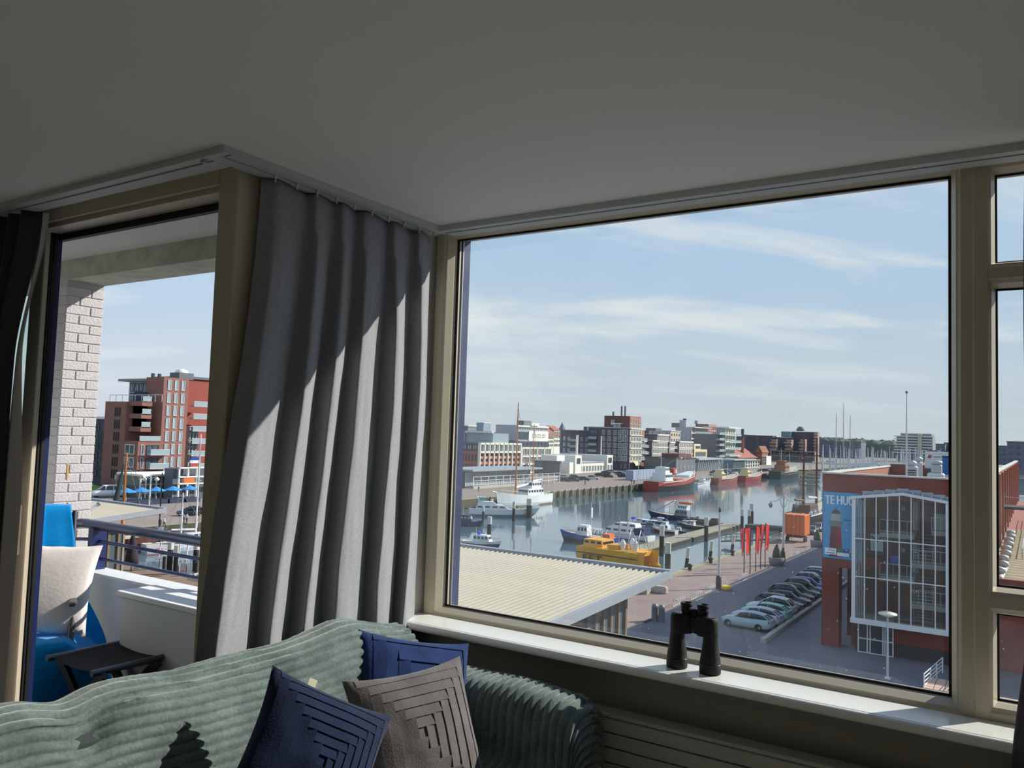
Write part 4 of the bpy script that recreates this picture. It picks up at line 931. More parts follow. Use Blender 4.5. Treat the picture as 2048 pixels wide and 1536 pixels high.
# front wall as panels round the open passage at lower left; the passage is a real void
px0, px1, pz1 = -13.2, -11.6, EYE - 9.75
rbox('front_wall', (RXL, RY, pz1), (-12.0, RY + 0.5, RT), redb)
rbox('front_pier', (RXL, RY, GZ), (px0, RY + 1.2, pz1), redb)
rbox('inner_pier', (-12.55, RY + 1.6, GZ), (-11.9, RY + 2.2, pz1), redb)
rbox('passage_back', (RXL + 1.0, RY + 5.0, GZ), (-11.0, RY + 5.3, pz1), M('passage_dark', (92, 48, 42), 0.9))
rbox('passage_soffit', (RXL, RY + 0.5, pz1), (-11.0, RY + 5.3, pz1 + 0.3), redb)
rbox('front_wall', (-12.0, RY, EYE - 4.2), (RXR, RY + 0.5, RT), redb)
rbox('front_wall', (-9.25, RY, GZ), (RXR, RY + 0.5, EYE - 13.3), redb)
rbox('front_wall', (-5.35, RY, EYE - 13.3), (RXR, RY + 0.5, EYE - 4.2), redb)
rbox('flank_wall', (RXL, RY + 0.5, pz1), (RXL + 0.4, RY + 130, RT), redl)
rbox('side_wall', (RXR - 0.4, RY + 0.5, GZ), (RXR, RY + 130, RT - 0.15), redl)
rbox('plinth', (-9.2, RY - 0.06, GZ), (RXR, RY, GZ + 1.0), M('plinth_dark', (70, 66, 70), 0.9))
roofs = rbox('roof', (RXL + 0.4, RY + 0.5, RT - 1.2), (RXR - 0.4, RY + 130, RT - 0.9), M('roof_gravel', (150, 140, 116), 0.95, vary=0.2, vscale=0.3))
rbox('coping', (RXL - 0.12, RY - 0.12, RT), (RXR + 0.1, RY + 0.6, RT + 0.12), coping)
rbox('coping', (RXL - 0.12, RY + 0.6, RT), (RXL + 0.5, RY + 34, RT + 0.12), coping)
rbox('coping', (RXR - 0.5, RY + 0.6, RT), (RXR + 0.1, RY + 130, RT + 0.12), coping)
rbox('roof_wall', (RXL + 0.4, RY + 33, RT - 1.0), (RXR - 0.4, RY + 33.5, RT + 0.3), redb); rbox('roof_wall_coping', (RXL + .3, RY + 32.9, RT + .3), (RXR - .3, RY + 33.6, RT + .4), coping)
# ---- stairwell: interior behind a gabled glass bay
SX0, SX1 = -12.0, -5.33; SZ0, SZe, SZr = EYE - 13.35, EYE - 4.05, EYE - 3.55; BY = RY - 1.6; SXm = -8.45
dark_i = M('stair_wall_brick', (158, 112, 98), 0.9)
rbox('stair_back_wall', (SX0, RY + 4.0, GZ), (SX1, RY + 4.2, EYE - 3.6), dark_i)
rbox('stair_side_wall', (SX0 - 0.0, RY + 0.5, SZ0), (SX0 + 0.15, RY + 4.0, EYE - 3.6), dark_i); rbox('stair_side_wall', (SX1 - 0.15, RY + 0.5, SZ0), (SX1, RY + 4.0, EYE - 3.6), dark_i)
rbox('stair_floor', (SX0, BY + 0.1, SZ0 - 0.15), (SX1, RY + 4.0, SZ0), M('stair_concrete', (170, 168, 160), 0.8))
conc_i = MATS['stair_concrete']; bay = thing('glass_stair_bay', 'gabled glass stairwell bay with white frame on the red building', 'glass bay', (SX0, BY, SZ0)); BB = Vector((SX0, BY, SZ0))
def bb(name, a, b, mat, par=None): return MB().box(tuple(Vector(a) - BB), tuple(Vector(b) - BB)).build(name, mat, par or bay)
def gz(x): return SZe + (SZr - SZe) * (1 - abs(x - SXm) / max(SXm - SX0, SX1 - SXm))
ncol = 8; cw = (SX1 - SX0 - 0.3) / ncol
xs = [SX0 + 0.15 + i * cw for i in range(ncol + 1)]; zs = [SZ0 + 0.2, SZ0 + 0.2 + (SZe - SZ0) * 0.335, SZ0 + (SZe - SZ0) * 0.665, SZe]
bay_glass = glass_mat('bay_glass', (224, 232, 230), dirt=0.03)
for i in range(ncol):
    for j in range(3):
        a, b = xs[i], xs[i + 1]; z0, z1 = zs[j], zs[j + 1]
        za, zb = (z1, z1) if j < 2 else (gz(a) - 0.1, gz(b) - 0.1)
        MB().add([tuple(Vector(v) - BB) for v in ((a, BY, z0), (b, BY, z0), (b, BY, zb), (a, BY, za))], [(0, 1, 2, 3)]).build('pane', bay_glass, bay)
for i, x in enumerate(xs):
    w = 0.13 if i in (0, ncol) else 0.035
    bb('mullion', (x - w, BY - 0.06, SZ0), (x + w, BY + 0.06, gz(x) - 0.05), wfr)
for j in (1, 2): bb('transom', (SX0, BY - 0.05, zs[j] - 0.035), (SX1, BY + 0.05, zs[j] + 0.035), wfr)
bb('bottom_beam', (SX0 - 0.02, BY - 0.1, SZ0 - 0.2), (SX1 + 0.02, BY + 0.1, SZ0 + 0.2), wfr)
for a, b in ((SX0, SXm), (SXm, SX1)):
    mb = MB()
    pts = [(a - (0.1 if a == SX0 else 0), gz(a)), (b + (0.1 if b == SX1 else 0), gz(b))]
    mb.add([tuple(Vector(v) - BB) for v in ((pts[0][0], BY - .12, pts[0][1] - .14), (pts[1][0], BY - .12, pts[1][1] - .14), (pts[1][0], BY + .1, pts[1][1] - .14), (pts[0][0], BY + .1, pts[0][1] - .14), (pts[0][0], BY - .12, pts[0][1] + .06), (pts[1][0], BY - .12, pts[1][1] + .06), (pts[1][0], BY + .1, pts[1][1] + .06), (pts[0][0], BY + .1, pts[0][1] + .06))],
           [(0, 3, 2, 1), (4, 5, 6, 7), (0, 1, 5, 4), (1, 2, 6, 5), (2, 3, 7, 6), (3, 0, 4, 7)]); mb.build('gable_beam', wfr, bay)
    rl_ = MB().add([tuple(Vector(v) - BB) for v in ((a, BY, gz(a)), (b, BY, gz(b)), (b, RY, gz(b) + 0.12), (a, RY, gz(a) + 0.12))], [(0, 1, 2, 3)]).build('roof_glass', bay_glass, bay)
    for k in range(1, 5):
        x = a + (b - a) * k / 5; MB().add([tuple(Vector(v) - BB) for v in ((x - .03, BY, gz(x) + .05), (x + .03, BY, gz(x) + .05), (x + .03, RY, gz(x) + .17), (x - .03, RY, gz(x) + .17))], [(0, 1, 2, 3)]).build('roof_bar', wfr, rl_)
# stepped lead flashing where the gable meets the brick
fl_m = M('lead_flashing', (166, 174, 182), 0.6)
for k in range(8):
    x = SX0 + 0.5 + k * 0.82; bb('step_flashing', (x, RY - 0.05, gz(x + 0.4) - 0.2), (x + 0.84, RY - 0.005, gz(x + 0.41) + 0.32), fl_m)
# returns of the bay
for x, s in ((SX0, -1), (SX1, 1)):
    for k in range(1): MB().add([tuple(Vector(v) - BB) for v in ((x, BY, SZ0), (x, RY, SZ0), (x, RY, gz(x)), (x, BY, gz(x)))], [(0, 1, 2, 3)]).build('side_pane', bay_glass, bay)
    for y in (BY + 0.55, BY + 1.1, RY - 0.08): bb('side_mullion', (x - 0.04, y - 0.04, SZ0), (x + 0.04, y + 0.04, gz(x)), wfr)
    bb('side_beam', (x - 0.08, BY, SZ0 - 0.2), (x + 0.08, RY, SZ0 + 0.15), wfr); bb('eaves_beam', (x - 0.12, BY, gz(x) - 0.2), (x + 0.16, RY, gz(x) + 0.05), wfr)
# stairs: landings, flights, rails
landings = [(-10.3, -7.9, EYE - 6.75), (-10.3, -7.9, EYE - 10.1), (-8.1, -5.6, EYE - 8.85), (-8.1, -5.6, EYE - 11.9), (-6.7, -5.5, EYE - 6.3)]
whr = M('rail_stair_white', (206, 210, 210), 0.5)
for x0, x1, z in landings:
    o = rbox('landing', (x0, RY + 0.3, z - 0.35), (x1, RY + 3.6, z), conc_i)
    mb = MB(); mb.tube([RR(x0, RY + 0.35, z + 1.0), RR(x1, RY + 0.35, z + 1.0)], 0.03, 6); mb.tube([RR(x0, RY + 0.35, z + 0.15), RR(x1, RY + 0.35, z + 0.15)], 0.02, 6)
    n = int((x1 - x0) / 0.45)
    for k in range(n + 1): mb.tube([RR(x0 + (x1 - x0) * k / n, RY + 0.35, z), RR(x0 + (x1 - x0) * k / n, RY + 0.35, z + 1.0)], 0.02, 6)
    mb.build('balustrade', whr, rb)
for z_top, z_bot in ((EYE - 6.75, EYE - 8.85), (EYE - 10.1, EYE - 11.9), (EYE - 11.9, EYE - 13.5)):
    fl_ = rbox('flight', (-7.95, RY + 3.2, z_bot - 0.1), (-6.7, RY + 3.6, z_bot), conc_i)
    for k in range(9):
        z = z_bot + (z_top - z_bot) * k / 9; y = RY + 1.0 + k * 0.27; rbox('step', (-7.95, y, z), (-6.7, y + 0.3, z + 0.08), conc_i, None)
    mb = MB()
    for x in (-7.98, -6.68): mb.tube([RR(x, RY + 1.0, z_bot + 1.0), RR(x, RY + 3.5, z_top + 1.0)], 0.03, 6).tube([RR(x, RY + 1.0, z_bot), RR(x, RY + 1.0, z_bot + 1.0)], 0.025, 6)
    mb.build('stair_rail', whr, rb)
for z in (EYE - 6.7, EYE - 10.05): 
    d = rbox('stair_door', (-9.9, RY + 3.9, z), (-8.5, RY + 3.99, z + 2.4), M('door_navy', (44, 50, 66), 0.5)); rbox('door_notice', (-9.2, RY + 3.85, z + 1.5), (-8.95, RY + 3.9, z + 1.85), M('paper_white', (220, 222, 222), 0.8))
    rbox('door_sidelight', (-8.4, RY + 3.9, z), (-8.0, RY + 3.97, z + 2.4), wfr)
rbox('notice_board', (-10.75, RY + 3.7, EYE - 8.2), (-9.95, RY + 3.75, EYE - 6.7 - .35), M('paper_white', (220, 222, 222), 0.8)) if False else None
nb_ = rbox('notice_board', (-11.0, RY + 0.6, EYE - 8.25), (-10.1, RY + 0.66, EYE - 6.95), M('board_grey', (196, 200, 202), 0.7))
for s in (-1, 1): MB().obox(RR(-10.55 + s * 0.2, RY + 0.58, EYE - 7.3), (0.2, 0, s * 0.16), (0, 0.012, 0), (0, 0, 0.11)).build('chevron', M('board_brown', (110, 62, 54), 0.8), nb_)
rbox('red_awning', (-11.85, RY + 1.4, EYE - 9.65), (-10.35, RY + 3.0, EYE - 8.9), M('awning_red', (170, 34, 36), 0.7))
rbox('blue_panel', (-9.6, RY + 0.7, EYE - 9.2), (-8.9, RY + 0.75, EYE - 8.5), M('panel_blue', (60, 92, 176), 0.6)); rbox('white_panel', (-6.7, RY + 1.6, EYE - 6.25), (-5.65, RY + 1.7, EYE - 5.1), M('board_grey', (196, 200, 202), 0.7))
tag(bay, None)
# white slatted blinds at the left column
for k in range(6): rbox('blind_slat', (-11.85 + k * 0.12, RY - 1.2, SZ0 + 0.3), (-11.80 + k * 0.12, RY - 1.16, SZe - 0.2), M('blind_white', (206, 208, 206), 0.7))
# entrance below
dv = thing('entrance_door', 'white framed glazed entrance doors below the glass bay', 'door', (-11.75, RY - 0.3, GZ)); DV = Vector((-11.75, RY - 0.3, GZ))
def db(name, a, b, mat): return MB().box(tuple(Vector(a) - DV), tuple(Vector(b) - DV)).build(name, mat, dv)
dglass = M('entrance_glass', (60, 66, 72), 0.08, spec=0.7)
for x in (-11.75, -11.1, -10.9, -10.0, -9.85, -9.3): db('post', (x, RY - 0.32, GZ), (x + 0.09, RY - 0.2, SZ0 - 0.1), wfr)
for z in (GZ, GZ + 1.05, GZ + 2.35): db('rail', (-11.75, RY - 0.31, z), (-9.3, RY - 0.21, z + 0.09), wfr)
for a, b in ((-11.66, -11.1), (-10.8, -10.0), (-9.76, -9.3)):
    for z0, z1 in ((GZ + 0.09, GZ + 1.05), (GZ + 1.14, GZ + 2.35)): db('pane', (a, RY - 0.28, z0), (b, RY - 0.24, z1), dglass)
rbox('entrance_wall', (-12.0, RY + 0.1, GZ), (-9.25, RY + 0.4, SZ0 - 0.2), M('entrance_dark', (60, 46, 44), 0.9))
# ---- billboard
bl = thing('billboard', 'blue TE HUUR billboard with a red lighthouse on the brick wall', 'billboard', (-14.42, RY - 0.12, EYE - 9.05)); BL = Vector((-14.42, RY - 0.12, EYE - 9.05))
bw, bh = 2.85, 5.2
sky_b = M('poster_blue', (70, 158, 206), 0.6); 
MB().box((0, 0, 0), (bw, 0.1, bh)).build('panel', sky_b, bl)
def flat(name, pts, mat, y=-0.004): return MB().add([(x, y, z) for x, z in pts], [tuple(range(len(pts)))]).build(name, mat, bl)
def txt(body, size, x, z, mat, y=-0.008, sx=1.0):
    me_ = text_mesh(body, size); me_.materials.clear(); me_.materials.append(mat)
    o = inst('lettering', me_, bl, (x, y, z), rot=(PI / 2, 0, 0)); o.scale = (sx, 1, 1); return o
ptw = M('poster_white', (240, 246, 250), 0.6); prd = M('poster_red', (150, 52, 60), 0.6); prd2 = M('poster_red_dark', (112, 44, 62), 0.6)
for k, dx in enumerate((0, 0.025, 0.05)): txt('TE HUUR', 1.0, 0.14 + dx, 4.25, ptw, y=-0.008 - 0.004 * k, sx=0.62)
# lighthouse: tapered red tower in facets, gallery, lantern room, dome
LHX = 0.98
flat('tower_side', [(LHX - 0.52, 0.12), (LHX - 0.02, 0.12), (LHX + 0.1, 2.9), (LHX - 0.36, 2.9)], prd2); flat('tower_face', [(LHX - 0.02, 0.12), (LHX + 0.52, 0.12), (LHX + 0.36, 2.9), (LHX + 0.1, 2.9)], prd, -0.005)
flat('gallery', [(LHX - 0.5, 2.62), (LHX - 0.36, 2.5), (LHX + 0.36, 2.5), (LHX + 0.5, 2.62), (LHX + 0.52, 2.95), (LHX - 0.52, 2.95)], M('poster_grey', (120, 124, 128), 0.6), -0.006)
flat('lantern_room', [(LHX - 0.38, 2.95), (LHX + 0.38, 2.95), (LHX + 0.32, 3.5), (LHX - 0.32, 3.5)], M('poster_stone', (168, 170, 166), 0.6), -0.006)
flat('dome', [(LHX - 0.34, 3.5), (LHX + 0.34, 3.5), (LHX + 0.26, 3.72), (LHX + 0.05, 3.85), (LHX, 4.08), (LHX - 0.05, 3.85), (LHX - 0.26, 3.72)], M('poster_dark', (62, 70, 76), 0.6), -0.006)
for k in range(3): flat('tower_window', [(LHX + 0.16, 0.9 + k * .7), (LHX + 0.24, 0.9 + k * .7), (LHX + 0.24, 1.1 + k * .7), (LHX + 0.16, 1.1 + k * .7)], MATS['poster_dark'], -0.007)
flat('round_logo', [(2.62 + 0.34 * math.cos(a), 1.78 + 0.38 * math.sin(a)) for a in [2 * PI * k / 24 for k in range(24)]], M('poster_navy', (28, 66, 128), 0.6)); 
for dx in (0, 0.14): MB().tube([(2.5 + dx, -0.01, 1.6), (2.58 + dx, -0.01, 1.95), (2.68 + dx, -0.01, 1.6)], 0.022, 5).build('logo_mark', ptw, bl)
flat('info_strip', [(1.55, 3.0), (2.5, 3.0), (2.5, 3.12), (1.55, 3.12)], M('poster_blue_dark', (44, 112, 168), 0.6)); flat('info_strip', [(1.9, 2.72), (2.5, 2.72), (2.5, 2.78), (1.9, 2.78)], MATS['poster_blue_dark']); flat('info_strip', [(2.1, 3.28), (2.5, 3.28), (2.5, 3.36), (2.1, 3.36)], MATS['poster_blue_dark'])
flat('agent_card', [(0.15, 0.28), (1.02, 0.28), (1.02, 0.78), (0.15, 0.78)], ptw, -0.009)
flat('card_line', [(0.25, 0.36), (0.95, 0.36), (0.95, 0.44), (0.25, 0.44)], M('poster_text', (120, 130, 140), 0.6), -0.011); flat('card_line', [(0.4, 0.6), (0.95, 0.6), (0.95, 0.65), (0.4, 0.65)], MATS['poster_text'], -0.011)
flat('agent_card', [(1.08, 0.22), (1.98, 0.22), (1.98, 0.48), (1.08, 0.48)], ptw, -0.009); flat('agent_card', [(1.08, 0.48), (1.5, 0.48), (1.5, 0.78), (1.08, 0.78)], M('poster_green', (52, 130, 96), 0.6), -0.009); flat('agent_card', [(1.5, 0.48), (1.98, 0.48), (1.98, 0.78), (1.5, 0.78)], M('poster_royal', (34, 82, 160), 0.6), -0.009)
flat('agent_card', [(2.04, 0.5), (2.6, 0.5), (2.6, 0.74), (2.04, 0.74)], M('poster_amber', (222, 160, 50), 0.6), -0.009); flat('agent_card', [(2.04, 0.2), (2.6, 0.2), (2.6, 0.5), (2.04, 0.5)], M('poster_navy', (28, 66, 128), 0.6), -0.009)
for k in range(3): flat('card_dot', [(2.12 + k * .16, 0.3), (2.2 + k * .16, 0.3), (2.2 + k * .16, 0.38), (2.12 + k * .16, 0.38)], ptw, -0.011)
# ---- roof plant
RS = RT - 0.9
def plant(name, label, x, y, w, d, h, mat, extra=None, base=0.0):
    t = thing(name, label, 'roof unit', (x, y, RS + base)); o = MB().bbox((-w/2, -d/2, 0), (w/2, d/2, h), min(0.12, h*.1)).build('casing', mat, t)
    if extra: extra(t, w, d, h)
    return t
galv = M('galvanised', (176, 182, 186), 0.45, 0.3); hv = M('hvac_white', (206, 210, 212), 0.5); hblue = M('hvac_blue', (54, 104, 176), 0.5); louv = M('louvre_dark', (58, 64, 70), 0.6)
def louvres(t, w, d, h):
    for k in range(5): MB().box((-w*.38, -d/2 - 0.03, h*(.15 + k*.14)), (w*.38, -d/2, h*(.22 + k*.14))).build('louvre', louv, t)
    MB().lathe((0, 0, h), [(w*.3, 0), (w*.42, .15), (w*.42, .35), (w*.15, .5)], 14).build('cowl', galv, t)
def at_roof(px, Y): return onY(px, 930, Y).x
def fan(t, w, d, h):
    MB().lathe((0, -d/2 - .02, h*.5), [(h*.36, 0), (h*.36, .05), (h*.30, .06), (0.05, .03)], 18, axis='Y').build('fan', louv, t)
plant('ventilation_unit', 'silver louvred ventilation unit next to the flagpole on the red roof', at_roof(1824, 82), 82, 0.95, 0.9, 1.5, galv, louvres)
plant('ventilation_unit', 'narrow silver ventilation stack right of the louvred unit', at_roof(1838, 84), 84, 0.55, 0.6, 1.9, galv, lambda t, w, d, h: MB().lathe((0, 0, h), [(w*.3, 0), (w*.6, .15), (w*.6, .3), (w*.15, .45)], 14).build('cowl', galv, t))
t = plant('ventilation_unit', 'white ventilation unit with a blue swoosh mark on the red roof', at_roof(1872, 79), 79, 1.3, 1.2, 1.05, hv, None)
flat_o = MB().tube([(-0.45, -0.62, 0.6), (-0.1, -0.62, 0.52), (0.42, -0.62, 0.5)], [0.09, 0.05, 0.02], 8).build('blue_mark', M('mark_blue', (40, 84, 140), 0.5), t)
MB().bbox((-.35, -.4, 1.05), (.45, .4, 1.75), .05).build('upper_casing', galv, t); MB().lathe((0.05, 0, 1.75), [(.3, 0), (.45, .12), (.45, .3), (.15, .4)], 14).build('cowl', galv, t)
t = plant('chiller', 'large white rooftop chiller with two black fans behind the other units', at_roof(1883, 100), 100, 3.1, 2.2, 1.9, hv, None, 0.9)
for x in (-.8, .8): MB().lathe((x, 0, 1.9), [(.6, 0), (.62, .12), (.5, .14)], 18).build('fan', louv, t)
MB().lathe((-1.05, -1.12, 1.35), [(0.2, 0), (0.2, .03), (0.1, .03)], 16, axis='Y').build('red_mark', M('mark_red', (170, 60, 60), 0.5), t); MB().box((-.65, -1.13, 1.3), (0.0, -1.1, 1.38)).build('mark_text', M('mark_grey', (110, 114, 120), 0.5), t)
MB().box((-1.4, -1.1, -0.9), (1.4, 1.0, 0)).build('stand', louv, t)
t = plant('blue_container', 'blue plant container at the right of the red roof', at_roof(1932, 92), 92, 4.0, 2.4, 2.4, hblue, None)
MB().box((-2.02, -1.25, 2.3), (2.02, 1.25, 2.45)).build('lid', louv, t); 
for k in range(9): MB().box((-1.8 + k*.42, -1.24, .2), (-1.7 + k*.42, -1.2, 2.2)).build('rib', hblue, t)
plant('condenser', 'grey outdoor condenser with round fan beside the blue container', at_roof(1918, 80), 80, 1.1, 0.6, 1.1, galv, fan)
t = thing('roof_cowl', 'squat grey mushroom roof vent in front of the blue container', 'roof unit', (at_roof(1902, 77), 77, RS)); MB().lathe((0, 0, 0), [(.3, 0), (.3, .6), (.5, .65), (.45, .95), (.1, 1.05)], 16).build('vent', galv, t); MB().box((-.4, -.4, 0), (.4, .4, .12)).build('base', louv, t)
t = thing('flagpole', 'tall bare white flagpole rising from the red building roof', 'flagpole', (at_roof(1813, 76), 76, RS))
zt = onY(1813.5, 787, 76).z
MB().tube([(0, 0, 0), (0, 0, zt - RS)], [0.085, 0.045], 10).build('pole', M('pole_white', (196, 198, 200), 0.4), t); MB().lathe((0, 0, zt - RS), [(.04, 0), (.1, .06), (.1, .16), (.03, .22)], 10).build('ball', louv, t); MB().box((-.3, -.3, 0), (.3, .3, .3)).build('foot', galv, t)
# side wall openings seen through the right-hand window
for k in range(14):
    y = RY + 4 + k * 9.0
    rbox('side_window', (RXR, y, EYE - 7.1), (RXR + 0.08, y + 6.0, EYE - 5.2), M('side_glass', (46, 44, 48), 0.3)); rbox('side_slot', (RXR, y + 1, EYE - 3.9), (RXR + 0.05, y + 2.6, EYE - 3.72), MATS['side_glass']); rbox('pilaster', (RXR, y + 7.2, GZ), (RXR + 0.25, y + 7.7, RT - 0.2), redl)
    rbox('ground_glazing', (RXR, y, EYE - 12.4), (RXR + 0.08, y + 6.4, EYE - 9.4), M('ground_glass', (150, 156, 160), 0.2))
# lower wing with timber deck roof to the right
lw_ = thing('low_wing', 'low brick wing with plank deck roof and pipes right of the red building', 'building', (RXR + 0.1, RY + 1.0, GZ)); LW = Vector((RXR + 0.1, RY + 1.0, GZ))
def lb(name, a, b, mat, par=None): return MB().box(tuple(Vector(a) - LW), tuple(Vector(b) - LW)).build(name, mat, par or lw_)
dz = onY(1995, 1160, RY + 1.0).z
lb('front_wall', (RXR + 0.1, RY + 1.0, GZ), (12, RY + 1.4, dz + 0.1), redb); lb('wall', (RXR + 0.1, RY + 1.4, GZ), (12, RY + 120, dz - 0.6), redl); lb('front_lintel', (RXR + 0.3, RY + 0.94, dz - 0.7), (6, RY + 1.0, dz - 0.3), coping)
plk = MB().box((0, 0, 0), (12 - RXR - 0.2, 0.5, 0.12)).mesh('deck_plank', M('deck_plank', (168, 152, 124), 0.9, vary=0.15, vscale=0.5))
for k in range(90): inst('deck_plank', plk, lw_, (0.05, 0.4 + k * 0.56, dz - 0.6 - GZ + 0.02 * (k % 3 == 0)))
ppm = M('pipe_grey', (170, 172, 170), 0.5, 0.3)
for k in range(9):
    y = RY + 5 + k * 4.2; c = MB(); c.lathe(Vector((RXR + 0.9 + 0.1 * (k % 2), y, dz - 0.5)) - LW, [(.28, 0), (.28, .5), (.45, .55), (.42, .9), (.1, 1.0)], 12); c.build('roof_vent', ppm, lw_)
MB().tube([tuple(Vector((RXR + 1.0, RY + 3, dz - .2)) - LW), tuple(Vector((RXR + 1.2, RY + 12, dz - .2)) - LW)], 0.22, 10).build('pipe', ppm, lw_)
mb = MB()
for z in (0.5, 1.0): mb.tube([tuple(Vector((RXR + 2.2, RY + 20, dz - .5 + z)) - LW), tuple(Vector((RXR + 2.2, RY + 70, dz - .5 + z)) - LW)], 0.04, 6)
for k in range(20): mb.tube([tuple(Vector((RXR + 2.2, RY + 20 + k*2.6, dz - .5)) - LW), tuple(Vector((RXR + 2.2, RY + 20 + k*2.6, dz + .5)) - LW)], 0.04, 6)
mb.build('deck_railing', galv, lw_)
mb = MB(); mb.box(tuple(Vector((RXR + .1, RY + 42, dz + 2.6)) - LW), tuple(Vector((RXR + 2.4, RY + 46, dz + 2.9)) - LW)); mb.build('steel_landing', louv, lw_)
mb = MB()
for x, y in ((RXR + 2.3, RY + 42.1), (RXR + 2.3, RY + 45.9)): mb.tube([tuple(Vector((x, y, dz - .5)) - LW), tuple(Vector((x, y, dz + 4)) - LW)], 0.07, 6)
mb.tube([tuple(Vector((RXR + .2, RY + 42.1, dz + 4)) - LW), tuple(Vector((RXR + 2.3, RY + 42.1, dz + 4)) - LW)], .05, 6); mb.build('landing_frame', galv, lw_)
# lamp post and stair rails in front of it
p = gp(1775, 1358); t = thing('street_lamp', 'slim white lamp post with flat round head before the red building', 'street lamp', p)
MB().tube([(0, 0, 0), (0, 0, 4.2)], [0.09, 0.06], 10).build('pole', M('pole_pale', (206, 208, 206), 0.4), t); MB().lathe((0, 0, 4.15), [(.06, 0), (.2, .05), (.62, .22), (.6, .3), (.2, .42), (.05, .45)], 20).build('head', M('lamp_head', (226, 220, 200), 0.4), t); MB().lathe((0, 0, 0), [(.2, 0), (.2, .1), (.1, .15)], 12).build('foot', grey_p, t)
for k, (a, b, lab) in enumerate((((1848, 1382), (1872, 1338), 'left-hand white tubular stair railing at the foot of the red building'), ((1905, 1392), (1934, 1318), 'right-hand white tubular stair railing near the window mullion'))):
    A, B_ = gp(*a), gp(*b); B_ = Vector((A.x + (0.6 if k == 0 else 0.8), A.y + (5.5 if k == 0 else 7.5), GZ)); t = thing('stair_railing', lab, 'railing', A); d = B_ - A; mb = MB()
    for z in (0.35, 0.6, 0.85, 1.1): mb.tube([(0, 0, z), d + Vector((0, 0, z))], 0.035, 6)
    mb.build('rail_tubes', M('rail_tube_white', (226, 228, 228), 0.4), t); mb = MB()
    for q in (0, .33, .66, 1): mb.tube([d * q, d * q + Vector((0, 0, 1.12))], 0.045, 6)
    mb.build('posts', MATS['rail_tube_white'], t)
t = thing('paving_platform', 'small patch of pink paving slabs between the white stair railings', 'paving', gp(1880, 1392)); sl = MB().bbox((0, 0, 0), (.56, .56, .35), .02).mesh('slab', M('slab_pink', (206, 172, 152), 0.9))
for i in range(4):
    for j in range(5): inst('slab', sl, t, (i * .6 - 1.0, j * .6, 0))

# ================================================================== TOWN ON THE FAR QUAY
def YX(px, X, py=905): return onX(px, py, X).y
def XY(px, Y, py=905): return onY(px, py, Y).x
def ZX(px, py, X): return onX(px, py, X).z
def ZY(px, py, Y): return onY(px, py, Y).z
WGL = M('far_glass', (74, 90, 104), 0.1, spec=0.7); WGL_L = M('far_glass_pale', (150, 168, 176), 0.12, spec=0.7)
WFR = M('far_frame_white', (214, 216, 214), 0.6); WFD = M('far_frame_dark', (54, 56, 60), 0.6); RAILG = M('balcony_glass', (150, 170, 174), 0.15, spec=0.6)
WCACHE = {}
def win_mesh(face, w, h, fr, gl, mull=True, t=None):
    key = (face, round(w, 1), round(h, 1), fr.name, gl.name, mull)
    if key in WCACHE: return WCACHE[key]
    w, h = key[1], key[2]; mb = MB(); t = t or max(0.07, min(0.16, w * 0.08)); d = 0.14
    bars = [(0, w, 0, t), (0, w, h - t, h), (0, t, t, h - t), (w - t, w, t, h - t)]
    if mull and w > 0.9: bars.append((w / 2 - t / 2, w / 2 + t / 2, t, h - t))
    for a0, a1, z0, z1 in bars:
        if face == 'X': mb.box((-0.02, a0, z0), (d, a1, z1), 0)
        else: mb.box((a0, -d, z0), (a1, 0.02, z1), 0)
    if face == 'X': mb.add([(0.05, t, t), (0.05, w - t, t), (0.05, w - t, h - t), (0.05, t, h - t)], [(0, 1, 2, 3)], 1)
    else: mb.add([(t, -0.05, t), (w - t, -0.05, t), (w - t, -0.05, h - t), (t, -0.05, h - t)], [(0, 1, 2, 3)], 1)
    WCACHE[key] = mb.mesh('window', [fr, gl]); return WCACHE[key]
class Bld:
    def __init__(s, name, label, Xf, Y0, cat='building'):
        s.root = thing(name, label, cat, (Xf, Y0, GZ)); s.B = Vector((Xf, Y0, GZ))
    def box(s, name, X0, X1, Y0, Y1, z0, z1, mat, par=None):
        return MB().box(tuple(Vector((X0, Y0, z0)) - s.B), tuple(Vector((X1, Y1, z1)) - s.B)).build(name, mat, par or s.root)
    def wins(s, face, plane, a0, a1, z0, z1, cols, rows, wf=0.55, hf=0.6, fr=None, gl=None, mull=True, skip=None, name='window', jit=0):
        fr, gl = fr or WFR, gl or WGL; cw, rh = (a1 - a0) / cols, (z1 - z0) / rows
        me_ = win_mesh(face, abs(cw) * wf, rh * hf, fr, gl, mull)
        for i in range(cols):
            for j in range(rows):
                if skip and skip(i, j): continue
                a = a0 + cw * (i + 0.5) - abs(cw) * wf / 2; z = z0 + rh * (j + 0.5) - rh * hf / 2
                inst(name, me_, s.root, Vector((plane, a, z) if face == 'X' else (a, plane, z)) - s.B)
    def slabs(s, face, plane, a0, a1, zs, depth, mat, rail=True, name='balcony', th=0.3):
        for z in zs:
            if face == 'X': o = s.box(name, plane, plane + depth, a0, a1, z - th, z, mat); r = (plane + depth - 0.06, plane + depth, a0, a1)
            else: o = s.box(name, a0, a1, plane - depth, plane, z - th, z, mat); r = (a0, a1, plane - depth, plane - depth + 0.06)
            if rail:
                s.box('balcony_panel', r[0], r[1], r[2], r[3], z, z + 0.95, RAILG, o); q = 0.05
                s.box('balcony_rail', r[0] - q, r[1] + q, r[2] - q, r[3] + q, z + 0.95, z + 1.05, WFR, o)
